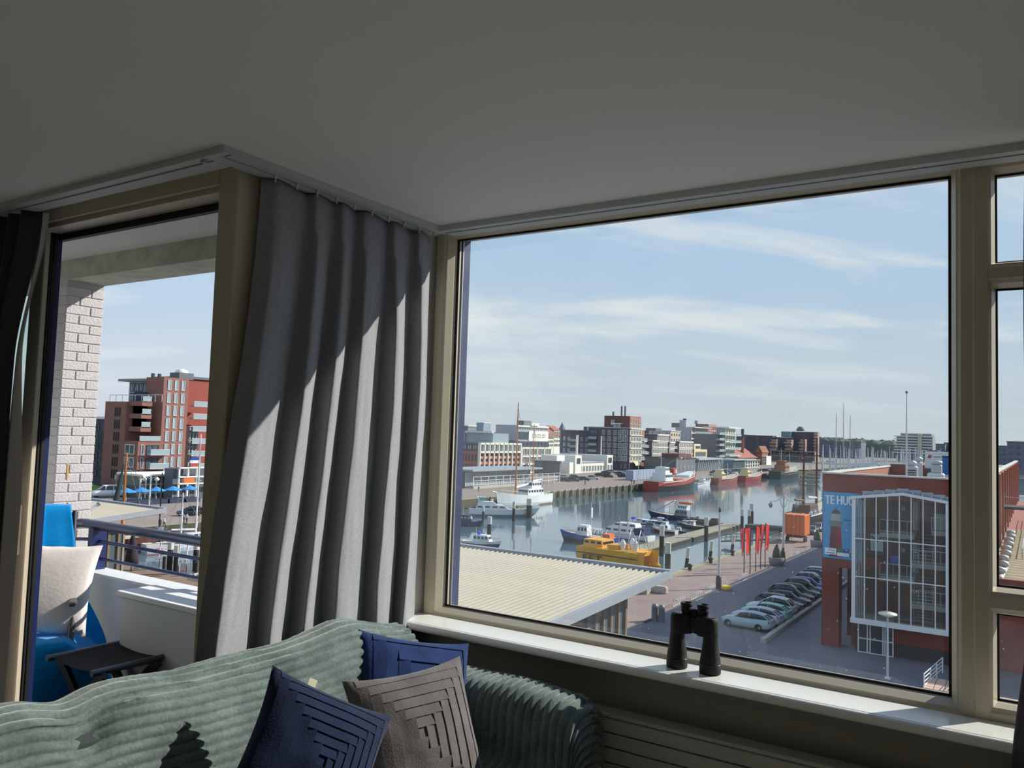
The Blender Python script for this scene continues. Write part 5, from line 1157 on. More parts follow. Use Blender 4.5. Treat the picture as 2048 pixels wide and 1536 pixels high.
dkb = M('brick_dark_plum', (84, 79, 92), 0.9, vary=0.08, vscale=0.4); cream_b = M('stone_cream', (192, 180, 164), 0.85, vary=0.05, vscale=0.3); redd = M('brick_red_shaded', (106, 68, 68), 0.9); orb = M('brick_orange', (168, 110, 92), 0.85, vary=0.08, vscale=0.5)  # redd: red brick with its shade put into the colour
whiteb = M('render_white', (226, 224, 214), 0.8); greyb = M('panel_grey', (168, 172, 178), 0.8); greyd = M('panel_grey_dark', (104, 108, 114), 0.8); brnb = M('brick_brown', (140, 92, 80), 0.9)
XF = -163.0
# --- B1: office block, orange brick end and white gridded front
X1 = -175.0; y0 = YX(957, X1); y1 = YX(1039, X1); xl = XY(888, y0); zt = ZX(958, 886, X1); zo = ZX(957, 903, X1)
b = Bld('office_building', 'long office building with white gridded front and orange brick end', X1, y0)
b.box('wall', xl, X1, y0, y1, GZ, zo, orb); b.box('upper_wall', xl, X1 - 0.6, y0 + 0.6, y1, zo, zt, greyd)
n = 9; st = (y1 - y0) / n
for i in range(n + 1): b.box('column', X1 - 0.1, X1 + 0.9, y0 + i * st - 0.22, y0 + i * st + 0.22, GZ, zt, whiteb)
hgt = (zt - GZ)
for f in (0.20, 0.72, 0.985): b.box('beam', X1 - 0.1, X1 + 0.9, y0, y1, GZ + hgt * f - 0.35, GZ + hgt * f + 0.35, whiteb)
for f in (0.38, 0.55): b.box('spandrel', X1 - 0.1, X1 + 0.4, y0, y1, GZ + hgt * f - 0.5, GZ + hgt * f + 0.5, M('brick_pink', (190, 132, 114), 0.85))
b.wins('X', X1 + 0.05, y0, y1, GZ + hgt * .22, GZ + hgt * .70, n * 2, 3, 0.72, 0.72, WFD, WGL); b.wins('X', X1 - 0.5, y0, y1, GZ + hgt * .74, GZ + hgt * .96, n * 2, 1, 0.8, 0.8, WFR, WGL_L)
b.wins('Y', y0, XY(911, y0), X1 - 0.5, GZ + 1, zo - 0.6, 7, 2, 0.5, 0.68, WFD, WGL); b.wins('Y', y0 + 0.6, XY(911, y0), X1 - 1, zo + 0.3, zt - 0.5, 4, 1, 0.85, 0.85, WFD, WGL_L)
ph = ZX(958, 862, X1 - 12); b.box('penthouse', XY(905, y0 + 8), XY(928, y0 + 8), y0 + 8, y0 + 24, zt, ph, greyb)
b.box('penthouse_frame', XY(927, y0 + 8), XY(983, y0 + 8), y0 + 8, y0 + 9, ph - 0.7, ph, whiteb); b.box('penthouse_glass', XY(929, y0 + 8), XY(982, y0 + 8), y0 + 9, y0 + 20, zt, ph - 0.7, WGL_L)
b.wins('Y', y0 + 9, XY(930, y0 + 9), XY(982, y0 + 9), zt + 0.2, ph - 0.8, 8, 1, 0.9, 0.95, WFR, WGL_L)
# --- B2: stepped white block
X2 = -175.0; y0 = YX(1041, X2) + .6; y1 = YX(1101, X2); zt = ZX(1041, 895, X2); zu = ZX(1041, 882, X2); xl = XY(1012, y0)
b = Bld('white_office_block', 'stepped white office block with framed brick panels and pale upper box', X2, y0)
b.box('wall', xl, X2, y0, y1, GZ, zt, brnb); b.box('recessed_floor', xl, X2 - 1, y0, y1, zt, zu, greyd); b.wins('X', X2 - 1, y0, y1, zt + .2, zu - .2, 8, 1, .85, .85, WFD, WGL)
for f in (0.03, 0.36, 0.66, 0.98): z = GZ + (zt - GZ) * f; b.box('band', X2, X2 + 0.5, y0, y1, z - 0.35, z + 0.35, whiteb)
for i in range(5): y = y0 + (y1 - y0) * i / 4; b.box('band_post', X2, X2 + 0.5, y - 0.25, y + 0.25, GZ, zt, whiteb)
b.wins('X', X2, y0, y1, GZ + 0.5, zt - 0.3, 8, 3, 0.6, 0.66, WFR, WGL)
Xu = X2 - 6; ya, yb = YX(1032, Xu), YX(1094, Xu); zu2 = ZX(1032, 850, Xu); xa = XY(990, ya)
b.box('upper_block', xa, Xu, ya, yb, zu, zu2, greyb); zm = zu + (zu2 - zu) * 0.5
b.box('white_panel', Xu, Xu + 0.4, ya + (yb - ya) * 0.36, yb, zu, zm + 1, whiteb); b.box('roof_band', Xu, Xu + 0.6, ya, yb, zu2 - 0.7, zu2, whiteb); b.wins('X', Xu + .3, ya + (yb - ya) * .45, yb - 2, zu + 1.2, zm, 3, 1, .7, .6, WFD, WGL)
b.wins('X', Xu, ya, yb, zm + 1.2, zu2 - 0.9, 7, 1, .85, .85, WFR, WGL); b.wins('X', Xu, ya, ya + (yb - ya) * .36, zu + .3, zm + .8, 3, 1, .85, .85, WFD, WGL)
b.box('roof_plant', XY(1032, ya + 10), XY(1046, ya + 10), ya + 10, ya + 16, zu2, ZY(1040, 841, ya + 10), greyd); b.box('roof_plant', XY(1046, ya + 10), XY(1062, ya + 10), ya + 10, ya + 16, zu2, ZY(1052, 846, ya + 10), whiteb)
# --- far glass blocks and red roofs behind
for lab, nm, a, c, d, yt, Xq, m_, gl_ in (('distant pale blue glass block behind the office building', 'glass_block', 951, 965, 980, 846, -330, M('pane_blue', (120, 150, 176), .3), WGL_L), ('distant low grey block at the left edge of the big window', 'distant_block', 912, 934, 951, 852, -300, greyd, WGL)):
    y0 = YX(c, Xq); b = Bld(nm, lab, Xq, y0); z = ZX(c, yt, Xq); b.box('wall', XY(a, y0), Xq, y0, YX(d, Xq), GZ, z, m_); b.wins('X', Xq, y0, YX(d, Xq), GZ + 12, z, 4, 4, .8, .8, WFR, gl_, False); b.box('roof_edge', XY(a, y0), Xq + .3, y0, YX(d, Xq), z, z + .5, whiteb)
for k, (px0, px1, yt) in enumerate(((1094, 1106, 864), (1107, 1119, 861))):
    Xq = -330; y0 = YX(px0, Xq); y1 = YX(px1, Xq); b = Bld('brick_house', ('left', 'right')[k] + ' of two distant red-roofed houses between the office blocks', Xq, y0, 'house'); z = ZX(px0, yt, Xq)
    b.box('wall', Xq - 12, Xq, y0, y1, GZ, z, whiteb); b.wins('X', Xq, y0, y1, GZ + 6, z, 5, 4, .5, .6, WFD, WGL); MB().prism([(-12.5, z - GZ), (0.5, z - GZ), (-6, z - GZ + 4)], -.5, y1 - y0 + .5, 'Y').build('roof', M('tile_red', (164, 100, 86), .9), b.root)
    b.box('band', Xq, Xq + .3, y0, y1, z - 4, z - 2.5, orb)
# --- low glass pavilion on the quay
Xp = -134.0; y0 = YX(946, Xp, 975); y1 = YX(1119, Xp, 960); zt = ZX(1000, 953, Xp); zt = GZ + 5.4
b = Bld('quay_pavilion', 'long low flat-roofed glass pavilion on the far quay', Xp, y0); xl = XY(880, y0, 960)
b.box('wall', xl, Xp - 3, y0, y1 - 14, GZ, zt - 0.5, M('pavilion_dark', (84, 92, 100), .3)); b.box('roof', xl - 1, Xp + 0.5, y0 - 1, y1 - 12, zt - 0.5, zt, M('roof_lead', (150, 156, 162), .7)); 
b.wins('X', Xp - 3, y0, y1 - 15, GZ + .2, zt - .7, 12, 1, .9, .9, WFR, WGL_L)
for i in range(14): y = y0 + (y1 - y0) * i / 13; b.box('terrace_post', Xp - .1, Xp + .1, y - .1, y + .1, GZ, GZ + 3.4, WFR)
for z in (1.1, 2.2, 3.3): b.box('terrace_rail', Xp - .06, Xp + .06, y0, y1, GZ + z, GZ + z + .12, WFR)
b.box('terrace_wall', Xp - .3, Xp + .2, y0, y0 + (y1 - y0) * .55, GZ, GZ + .8, kerbm)
tbm = MB().lathe((0, 0, 0), [(.35, 0), (.06, .05), (.06, .72), (.5, .74), (.5, .78)], 10).mesh('terrace_table', WFD)
for i in range(9): tag(inst('terrace_table', tbm, None, (Xp - 1.6, y1 - 2 - i * 3.0, GZ)), 'small dark table on the terrace of the glass pavilion', 'table', 'terrace tables on the far quay')
# --- white building on the quay with two square end towers
Xw = -164.0; y0 = YX(1141, Xw, 940); y1 = YX(1225, Xw, 940); z1_ = ZX(1165, 926, Xw); z2_ = ZX(1155, 911, Xw)
b = Bld('white_quay_building', 'low white building with two small square towers on the far quay', Xw, y0)
ya, yb = YX(1150, Xw, 940), YX(1163, Xw, 940); yc, yd = YX(1214, Xw, 940), YX(1225, Xw, 940)
b.box('wall', Xw - 14, Xw - 1.0, yb, yc, GZ, z1_, whiteb); b.box('tower', Xw - 12, Xw, ya, yb, GZ, z2_, whiteb); b.box('tower', Xw - 25, Xw, yc, yd, GZ, z2_, whiteb); b.box('annex', Xw - 16, Xw - .5, y0, ya, GZ, ZX(1143, 925, Xw), whiteb); b.box('back_wall', Xw - 30, Xw - 14, y0 + 4, yc, GZ, z2_ - .5, greyb)
b.wins('X', Xw - 1, yb, yc, GZ + .4, z1_ - 1.2, 9, 1, .62, .9, WFR, WGL); b.wins('X', Xw, ya, yb, z1_ - .6, z2_ - .8, 1, 1, .5, .8, WFD, WGL); b.wins('X', Xw, yc, yd, z1_ - .6, z2_ - .8, 1, 1, .6, .8, WFD, WGL); b.wins('X', Xw, yc, yd, GZ + .2, GZ + 3.4, 2, 1, .6, .9, WFR, WGL)
b.box('roof_edge', Xw - 14.2, Xw - .7, yb, yc, z1_, z1_ + .3, greyb)
for px, yt, wv in ((1153.5, 870, 1.1), (1202, 872, .6)):
    y = YX(px, Xw - 6); MB().tube([tuple(Vector((Xw - 6, y, z2_)) - b.B), tuple(Vector((Xw - 6, y, ZX(px, yt, Xw - 6))) - b.B)], wv / 2, 8).build('mast_pipe', whiteb, b.root)
# --- dark grey shed left of it
y0q = YX(1102, Xw, 940); b = Bld('dark_shed', 'plain dark grey shed left of the white quay building', Xw + 4, y0q); b.box('wall', Xw - 8, Xw + 4, y0q, YX(1122, Xw + 4, 940), GZ, ZX(1105, 924, Xw + 4), greyd); b.box('roof', Xw - 9, Xw + 5, y0q - .5, YX(1123, Xw + 4, 940), ZX(1105, 924, Xw + 4), ZX(1105, 922, Xw + 4), greyb)
b.box('canopy', Xw - 3, Xw + 4.2, YX(1112, Xw + 4, 940), YX(1128, Xw + 4, 940), ZX(1112, 922, Xw + 4), ZX(1112, 911, Xw + 4), whiteb)
# --- B5 / B4: dark apartment block with lit cream face
y5 = YX(1259, XF); xl5 = XY(1176, y5); yr = YX(1283, XF); zt = ZX(1259, 857, XF); zb = ZX(1259, 924, XF)
b = Bld('apartment_block', 'dark brick apartment block with red top floors and cream lit side', XF, y5)
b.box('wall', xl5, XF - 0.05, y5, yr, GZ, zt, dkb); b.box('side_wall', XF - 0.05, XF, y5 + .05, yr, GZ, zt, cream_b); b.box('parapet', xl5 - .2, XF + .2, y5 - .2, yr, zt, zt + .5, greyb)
W5 = XF - xl5
b.wins('Y', y5, xl5 + W5 * .30, xl5 + W5 * .72, zb, zt - 0.6, 3, 5, .52, .72, WFR, WGL); b.wins('Y', y5, xl5 + W5 * .72, XF - 1.0, zb, zt - 0.6, 2, 5, .85, .80, WFR, WGL); b.wins('Y', y5, xl5 + W5 * .03, xl5 + W5 * .23, zb + 3, zt - .5, 1, 4, .9, .6, WFD, WGL)
rows = [zb + (zt - zb) * (k + 1) / 5 - .1 for k in range(4)]; b.slabs('Y', y5, xl5 + W5 * .03, xl5 + W5 * .23, [r - 2.2 for r in rows], 1.4, greyd)
b.wins('X', XF, y5 + .6, yr - .5, zb, zt - .4, 4, 5, .6, .68, WFR, WGL)
for k in range(6): z = zb + (zt - zb) * k / 5; b.box('string_course', XF, XF + .5, y5 + .5, yr, z - .25, z + .1, whiteb)
b.box('shopfront', XF, XF + .2, y5 + .5, yr, GZ + .3, GZ + 3.6, WGL); b.wins('X', XF + .2, y5 + .5, yr, GZ + .2, GZ + 3.8, 5, 1, .7, .85, WFD, WGL); b.wins('Y', y5, xl5 + W5 * .45, XF - 1, GZ + .2, GZ + 3.8, 5, 1, .8, .85, WFD, WGL)
for k in range(3): aw = MB(); ys_ = y5 + 2 + k * 3.0; aw.grid(lambda u, v: tuple(Vector((XF + 2.4 * math.sin(v * PI / 2), ys_ + 2.8 * u, GZ + 2.6 + 1.8 * math.cos(v * PI / 2))) - b.B), 4, 6); aw.build('awning', M('awning_cream', (222, 208, 164), .8), b.root)
zr = ZX(1260, 832, XF); xr_ = XY(1207, y5 + .5); b.box('red_top', xr_, XF - 0.4, y5 + .5, yr - .5, zt, zr, redd); b.box('red_top_lit_side', XF - .4, XF - .3, y5 + .5, yr - .5, zt, zr, orb); b.wins('X', XF - .3, y5 + 1, yr - 1, zt + .3, zr - 1, 4, 2, .55, .7, WFR, WGL)  # one red brick: coloured as shaded in front, as sunlit at the side
b.wins('Y', y5 + .5, XY(1219, y5 + .5), XY(1230, y5 + .5), zr - 5, zr - 1.5, 1, 1, .8, .9, WFD, WGL_L); b.box('top_canopy', XY(1224, y5), XY(1243, y5), y5 - 2, y5 + .6, ZY(1230, 848, y5), ZY(1230, 846.5, y5), whiteb); b.wins('Y', y5 + .4, XY(1224, y5), XY(1240, y5), zt + .4, ZY(1230, 848, y5), 2, 1, .85, .9, WFR, WGL_L)
for px, h in ((1223, 2.2), (1239.5, 5), (1246.5, 5)): b.box('chimney', XY(px, y5 + 6), XY(px, y5 + 6) + .7, y5 + 6, y5 + 6.7, zr, zr + h, greyd)
yr2 = YX(1296, XF) - .3; b.box('return_wall', XF - 20, XF - 2, yr, yr2, GZ, ZX(1290, 861, XF - 2), orb); b.wins('X', XF - 2, yr, yr2, zb, ZX(1290, 861, XF - 2) - 2, 2, 5, .6, .6, WFR, WGL); b.slabs('X', XF - 2, yr, yr2, [r - 2.2 for r in rows], 1.6, greyb)
y4 = y5 + 3; xl4 = XY(1120, y4); xr4 = xl5; z4 = ZY(1150, 862, y4)
b = Bld('brick_wing', 'dark plum brick wing left of the taller apartment block', xr4, y4); b.box('wall', xl4, xr4, y4, y4 + 16, GZ, z4, dkb); b.box('parapet', xl4, xr4, y4 - .2, y4 + 16, z4, z4 + .5, greyd)
W4 = xr4 - xl4; b.wins('Y', y4, xl4 + 1, xl4 + W4 * .36, GZ + 4, z4 - 2.5, 2, 4, .5, .6, WFR, WGL_L); b.wins('Y', y4, xl4 + W4 * .62, xr4 - 1, GZ + 4, z4 - 2.5, 2, 4, .45, .6, WFR, WGL); b.wins('Y', y4, xl4 + W4 * .36, xl4 + W4 * .6, GZ + 4, z4 - 2, 1, 4, .9, .6, WFD, WGL); b.slabs('Y', y4, xl4 + W4 * .36, xl4 + W4 * .6, [GZ + 4 + (z4 - GZ - 6) * k / 4 for k in range(1, 4)], 1.5, greyd)
b.box('roof_vent', xl4 + W4 * .6, xl4 + W4 * .6 + 2, y4 + 5, y4 + 7, z4 + .5, z4 + 2.4, greyd)
# --- B6: row of tall cream town houses
GR = 'cream town houses on the far quay'
for k, (a, c, yt, off, cols, lab) in enumerate(((1296, 1304, 882, -3, 2, 'narrow dark-roofed cream house next to the apartment block'), (1304, 1316, 881, 0, 3, 'narrow cream town house, second in the row'), (1316, 1338, 869, -0.5, 6, 'broad cream town house with a tall gable front'), (1338, 1348, 884, 0.2, 3, 'narrow cream town house with flat cornice in the row'), (1348, 1358, 885, -2.5, 2, 'recessed grey-balconied house between cream houses'), (1358, 1385, 883, 0, 7, 'wide cream town house at the right end of the row'))):
    X = XF + off; ya, yb = YX(a, XF) + .05, YX(c, XF) - .05; z = ZX(a, yt, X); zb = ZX(a, 921, X)
    b = Bld('town_house', lab, X, ya, 'house'); b.root['group'] = GR; b.box('wall', XF - 14, X - .05, ya, yb, GZ, z, dkb); b.box('front', X - .05, X, ya, yb, GZ, z, cream_b); b.box('cornice', XF - 14, X + .6, ya, yb, z - .5, z + .2, whiteb)
    rws = max(3, round((z - zb) / 3.4)); b.wins('X', X, ya + .3, yb - .3, zb, z - .6, cols, rws, .5, .66, WFR, WGL)
    for j in range(rws): b.box('string_course', X, X + .3, ya, yb, zb + (z - zb) * j / rws - .25, zb + (z - zb) * j / rws + .1, whiteb)
    b.wins('X', X, ya + .3, yb - .3, GZ + .2, zb - .6, max(2, cols - 1), 1, .6, .85, WFR, WGL)
    if off < -2: b.slabs('X', X, ya, yb, [zb + (z - zb) * j / rws + .2 for j in range(rws)], 1.8, greyb)
X = XF - 15.5; ya, yb = YX(1297, X), YX(1339.5, X); b = Bld('setback_block', 'dark flat-roofed block rising behind the cream town houses', X, ya); b.box('wall', X - 14, X, ya, yb, GZ, ZX(1297, 861, X), dkb); b.box('ledge', X, X + .4, ya, yb, ZX(1297, 870, X), ZX(1297, 869, X), greyb); b.wins('X', X, ya, yb, ZX(1297, 868, X), ZX(1297, 862, X), 3, 1, .2, .8, WFD, WGL); b.box('roof_plant', X - 8, X - 2, ya + 14, yb - 8, ZX(1297, 861, X), ZX(1310, 856, X), greyd)
X = XF - 15.5; ya, yb = YX(1340.5, X), YX(1360, X); b = Bld('setback_block', 'cream brick block with slim windows behind the town houses', X, ya); b.box('wall', X - 14, X, ya, yb, GZ, ZX(1340, 862, X), cream_b); b.wins('X', X, ya, yb, ZX(1340, 885, X), ZX(1340, 864, X), 4, 2, .35, .5, WFD, WGL); b.box('cornice', X - 14, X + .5, ya, yb, ZX(1340, 862, X), ZX(1340, 861, X), whiteb)
# --- dark cubic pavilion and beige house
X = XF + 19; ya, yb = YX(1352, X, 935), YX(1392, X, 935) - .3; b = Bld('dark_cube', 'dark grey windowless cubic hall on the far quay', X, ya); z = ZX(1352, 918, X); b.box('wall', X - 16, X, ya, yb, GZ, z, greyd); b.box('roof_box', X - 10, X - 1, ya + 6, yb - 4, z, z + 2.4, redd); b.box('coping', X - 16, X + .3, ya - .2, yb, z, z + .4, WFD); b.wins('X', X, ya + 3, yb - 3, z - 6, z - 2, 4, 1, .22, .3, WFR, WGL_L)
ya2, yb2 = yb + .4, YX(1440, X, 935); b = Bld('glass_hall', 'low glazed hall with slanted struts beside the dark cube', X, ya2); z = ZX(1392, 920, X); b.box('wall', X - 12, X, ya2, yb2, GZ, z, WGL); b.box('roof', X - 13, X + 1.5, ya2, yb2, z, z + .8, greyb)
for i in range(14): y = ya2 + (yb2 - ya2) * i / 13; MB().tube([tuple(Vector((X + .8, y, GZ)) - b.B), tuple(Vector((X + .8, y + 2.5, z)) - b.B)], .18, 6).build('strut', WFR, b.root)
X = XF; ya, yb = YX(1388, X), YX(1414, X); b = Bld('beige_house', 'pale yellow corner house with wide windows', X, ya, 'house'); z = ZX(1388, 888, X); z2 = ZX(1400, 899, X); b.box('wall', X - 14, X - .1, ya, yb, GZ, z2, brnb); b.box('front', X - .1, X, ya + .4, yb, GZ, z2, M('render_yellow', (222, 204, 164), .85)); b.box('upper', X - 12, X - .1, ya + .4, ya + (yb - ya) * .5, z2, z, MATS['render_yellow']); b.wins('X', X, ya + 2, yb - 2, ZX(1400, 912, X), ZX(1400, 903, X), 7, 1, .85, .9, WFD, WGL); b.wins('X', X, ya + 2, ya + (yb - ya) * .48, z2 + .5, z - 1, 1, 1, .8, .8, WFD, WGL); b.wins('X', X, ya + 2, yb - 2, GZ + 6, GZ + 9, 7, 1, .7, .9, WFR, WGL)
# --- B7: white apartment building with glass balconies
X = XF - 20; ya, yb = YX(1382, X), YX(1415.5, X); z = ZX(1382, 855, X); b = Bld('white_apartments', 'white apartment building with green glass balconies and blank grey flank', X, ya); b.box('wall', XY(1350, ya), X, ya, yb, GZ, z, greyb); b.box('front', X, X + .2, ya, yb, GZ + 12, z, whiteb); hs = [z - 3.6 * k for k in range(1, 8)]
b.slabs('X', X + .2, ya + 1, yb, hs, 2.4, whiteb); b.wins('X', X + .2, ya + 1, yb, hs[-1], z, 6, 7, .8, .75, WFD, WGL); b.box('roof_edge', X - 3, X + 2.5, ya, yb, z, z + .5, whiteb)
b.box('roof_storey', XY(1342, ya + 10), XY(1362, ya + 10), ya + 10, ya + 22, z, ZY(1350, 846, ya + 10), greyd); b.box('lift_tower', XY(1358, ya + 9), XY(1371, ya + 9), ya + 9, ya + 14, z, ZY(1365, 840, ya + 9), greyb); b.box('chimney', XY(1365, ya + 9), XY(1370, ya + 9), ya + 8.8, ya + 11, ZY(1365, 840, ya + 9), ZY(1365, 837, ya + 9), WFD)
X = XF - 20; ya, yb = YX(1416.5, X), YX(1432, X); z = ZX(1416, 848, X); b = Bld('brick_apartments', 'pink brick apartment block over white columns', X, ya); b.box('wall', XY(1390, ya), X - .1, ya, yb, GZ, z, M('cladding_brown', (118, 104, 98), .8)); b.box('front', X - .1, X, ya, yb, GZ + 14, z, M('brick_pink', (180, 138, 124), .85)); b.wins('X', X, ya, yb, ZX(1416, 880, X), z - 1, 4, 3, .5, .6, WFD, WGL); b.box('lower_front', X, X + .2, ya, yb, GZ, ZX(1416, 880, X), cream_b); b.wins('X', X + .2, ya, yb, ZX(1416, 918, X), ZX(1416, 881, X), 4, 4, .6, .75, WFR, WGL); b.box('roof_plant', XY(1388, ya + 5), XY(1394, ya + 5), ya + 5, ya + 9, z, ZY(1391, 841, ya + 5), greyb)
# link and B8: cream curved tower
X = XF + 1; ya, yb = YX(1432, X), YX(1450, XF + 3) - .5; z = ZX(1432, 868, X); b = Bld('balcony_block', 'grey block with stacked balconies beside the cream tower', X, ya); b.box('wall', X - 14, X, ya, yb, GZ, z, greyd); hs = [z - 3.4 * k for k in range(0, 7)]; b.slabs('X', X, ya, yb, hs, 2.2, greyb); b.wins('X', X, ya, yb, hs[-1], z, 3, 6, .8, .75, WFD, WGL)
X = XF + 3; ya, yb = YX(1450, X), YX(1474, X); z = ZX(1450, 853, X); b = Bld('cream_tower', 'cream apartment tower with wrapping white balcony bands', X, ya); b.box('wall', XY(1432, ya), X, ya, yb - 5, GZ, z - 1, greyb); b.box('front', X, X + .3, ya, yb - 5, GZ + 9, z - 1, M('render_ivory', (224, 218, 190), .8)); b.box('roof_slab', X - 14, X + 2.5, ya - .5, yb, z - 1, z - .2, whiteb); hs = [z - 5.2 - 4.2 * k for k in range(8)]; b.slabs('X', X + .3, ya + (yb - ya) * .05, yb, hs, 2.4, whiteb); b.wins('X', X + .3, ya, yb - 6, hs[-1], z - 1.2, 4, 8, .6, .78, WFR, WGL); b.wins('X', X + .3, ya, yb - 6, GZ + .4, GZ + 8, 3, 2, .8, .85, WFR, WGL)
# --- B10: red roofed house, glass front, white columns
X = XF + 2; ya, yb = YX(1475, X) + 1.5, YX(1512, X); z = ZX(1474, 916, X); zr = ZX(1490, 905, X - 6); b = Bld('red_roofed_hall', 'long low hall with red tiled roof beyond the cream tower', X, ya, 'house'); b.box('wall', X - 16, X, ya, yb, GZ, z, cream_b); MB().prism([(-17, z - GZ), (1, z - GZ), (-8, z - GZ + 6)], -1, yb - ya + 1, 'Y').build('roof', MATS['tile_red'], b.root); b.wins('X', X, ya, yb, GZ + 4, z - .5, 12, 1, .6, .7, WFR, WGL)
X2_ = X + 16; ya, yb = YX(1466, X2_), YX(1491, X2_); b = Bld('glass_showroom', 'blue-glazed low showroom before the red-roofed hall', X2_, ya); b.box('wall', X2_ - 10, X2_, ya, yb, GZ, ZX(1466, 921, X2_), M('glass_teal', (86, 122, 138), .15, spec=.7)); b.box('roof', X2_ - 11, X2_ + 1, ya, yb, ZX(1466, 921, X2_), ZX(1466, 919, X2_), greyb); b.wins('X', X2_, ya, yb, GZ + .3, ZX(1466, 922, X2_), 8, 2, .9, .9, WFD, MATS['glass_teal'])
yb2 = YX(1519, X2_); b = Bld('white_gatehouse', 'low white building with tall columns and paned windows', X2_, yb); b.box('wall', X2_ - 10, X2_, yb, yb2, GZ, ZX(1491, 921, X2_), whiteb); b.wins('X', X2_, yb, yb2, GZ + .3, ZX(1491, 922, X2_), 6, 2, .6, .8, WFD, WGL); b.box('roof', X2_ - 11, X2_ + .8, yb, yb2, ZX(1491, 921, X2_), ZX(1491, 920, X2_), greyb)
# chimney stack
Xc = XF - 2; yq = YX(1484.5, Xc); t = thing('factory_chimney', 'slender brick factory chimney with dark top', 'chimney', (Xc, yq, GZ)); zt = ZX(1484.5, 858, Xc) - GZ; MB().lathe((0, 0, 0), [(1.3, 0), (1.0, zt * .75)], 14).build('stack', brnb, t); MB().lathe((0, 0, zt * .75), [(1.0, 0), (.95, zt * .23), (1.15, zt * .235), (1.1, zt * .25)], 14).build('dark_top', dkb, t)
# --- far dark complex with terraces
Xd = -228.0; y0 = YX(1492, Xd); ys_ = YX(1540, Xd)
b = Bld('teal_glass_block', 'tall teal glass block behind the chimney', XY(1492, 700), 700); xl, xr = XY(1472, 700), XY(1493, 700); b.box('wall', xl, xr, 700, 730, GZ, ZY(1480, 870, 700), MATS['glass_teal']); b.wins('Y', 700, xl, xr, GZ + 10, ZY(1480, 870, 700), 4, 6, .9, .85, WFD, MATS['glass_teal']); b.box('roof_edge', xl - .5, xr + .5, 699.5, 730, ZY(1480, 870, 700), ZY(1480, 869, 700), greyd)
Yd = 690.0
b = Bld('plum_complex', 'large plum-coloured stepped complex with beige terraces at the harbour end', XY(1540, Yd), Yd)
for a, c, yt, dy in ((1492, 1545, 870, 0), (1545, 1586, 874, 6), (1584, 1629, 863, 14)): b.box('wall', XY(a, Yd + dy), XY(c, Yd + dy), Yd + dy, Yd + dy + 12, GZ, ZY(a, yt, Yd + dy), dkb)
for a, c, yt, yb_ in ((1542, 1553, 878, 902), (1573, 1583, 879, 902), (1601, 1610, 878, 902)):
    b.box('terrace_tower', XY(a, Yd - 6), XY(c, Yd - 6), Yd - 6, Yd, GZ, ZY(a, yt, Yd - 6), M('brick_beige', (158, 136, 124), .9)); b.slabs('Y', Yd - 6, XY(a - 2, Yd - 6), XY(c, Yd - 6), [ZY(a, q, Yd - 6) for q in (897, 890, 884)], 2.5, MATS['brick_beige'], False, th=1.2)
b.box('terrace_base', XY(1540, Yd - 10), XY(1630, Yd - 10), Yd - 10, Yd, GZ, ZY(1560, 901, Yd - 10), MATS['brick_beige']); b.wins('Y', Yd - 10, XY(1543, Yd - 10), XY(1628, Yd - 10), ZY(1560, 908, Yd - 10), ZY(1560, 902, Yd - 10), 16, 1, .8, .7, WFD, WGL); b.wins('Y', Yd - 10, XY(1543, Yd - 10), XY(1628, Yd - 10), GZ + .5, GZ + 9, 12, 2, .85, .8, WFD, WGL)
b.box('lit_side', XY(1628, Yd + 10), XY(1635, Yd + 10), Yd + 10, Yd + 16, GZ, ZY(1630, 864, Yd + 10), MATS['brick_beige']); b.slabs('Y', Yd + 10, XY(1627, Yd + 10), XY(1636, Yd + 10), [ZY(1630, q, Yd + 10) for q in (868, 874, 880, 886, 892)], 2, whiteb, False)  # edge of the plum block coloured beige as if sunlit
b.box('glass_rooms', XY(1562, Yd + 6), XY(1580, Yd + 6), Yd + 6, Yd + 20, ZY(1562, 874, Yd + 6), ZY(1570, 863, Yd + 6), MATS['glass_teal']); b.wins('Y', Yd, XY(1512, Yd), XY(1518, Yd), GZ + 8, ZY(1512, 873, Yd), 2, 5, .8, .8, WFD, MATS['glass_teal'])
MB().lathe(Vector((XY(1598, Yd + 16), Yd + 20, ZY(1598, 862, Yd + 16))) - b.B, [(3.4, 0), (3.2, 1.5), (2.4, 3), (1.0, 3.8), (.1, 4)], 14).build('dome', greyd, b.root)
# gabled houses at the quay end
b = Bld('gable_house', 'old brown gabled house with a white annexe at the harbour end', XY(1515, 560), 560, 'house'); xa, xb = XY(1512, 560), XY(1524, 560); z = ZY(1518, 905, 560); b.box('wall', xa, xb, 560, 575, GZ, z, brnb); MB().prism([(0 + xa - b.B.x - .5, z - GZ), (xb - b.B.x + .5, z - GZ), ((xa + xb) / 2 - b.B.x, z - GZ + 4.5)], -.5, 16, 'Y').build('roof', M('tile_brown', (140, 96, 72), .9), b.root); b.box('annexe', xb, XY(1533, 560), 560, 572, GZ, ZY(1528, 912, 560), whiteb); b.wins('Y', 560, xb, XY(1533, 560), GZ + .5, ZY(1528, 913, 560), 2, 3, .5, .6, WFD, WGL)
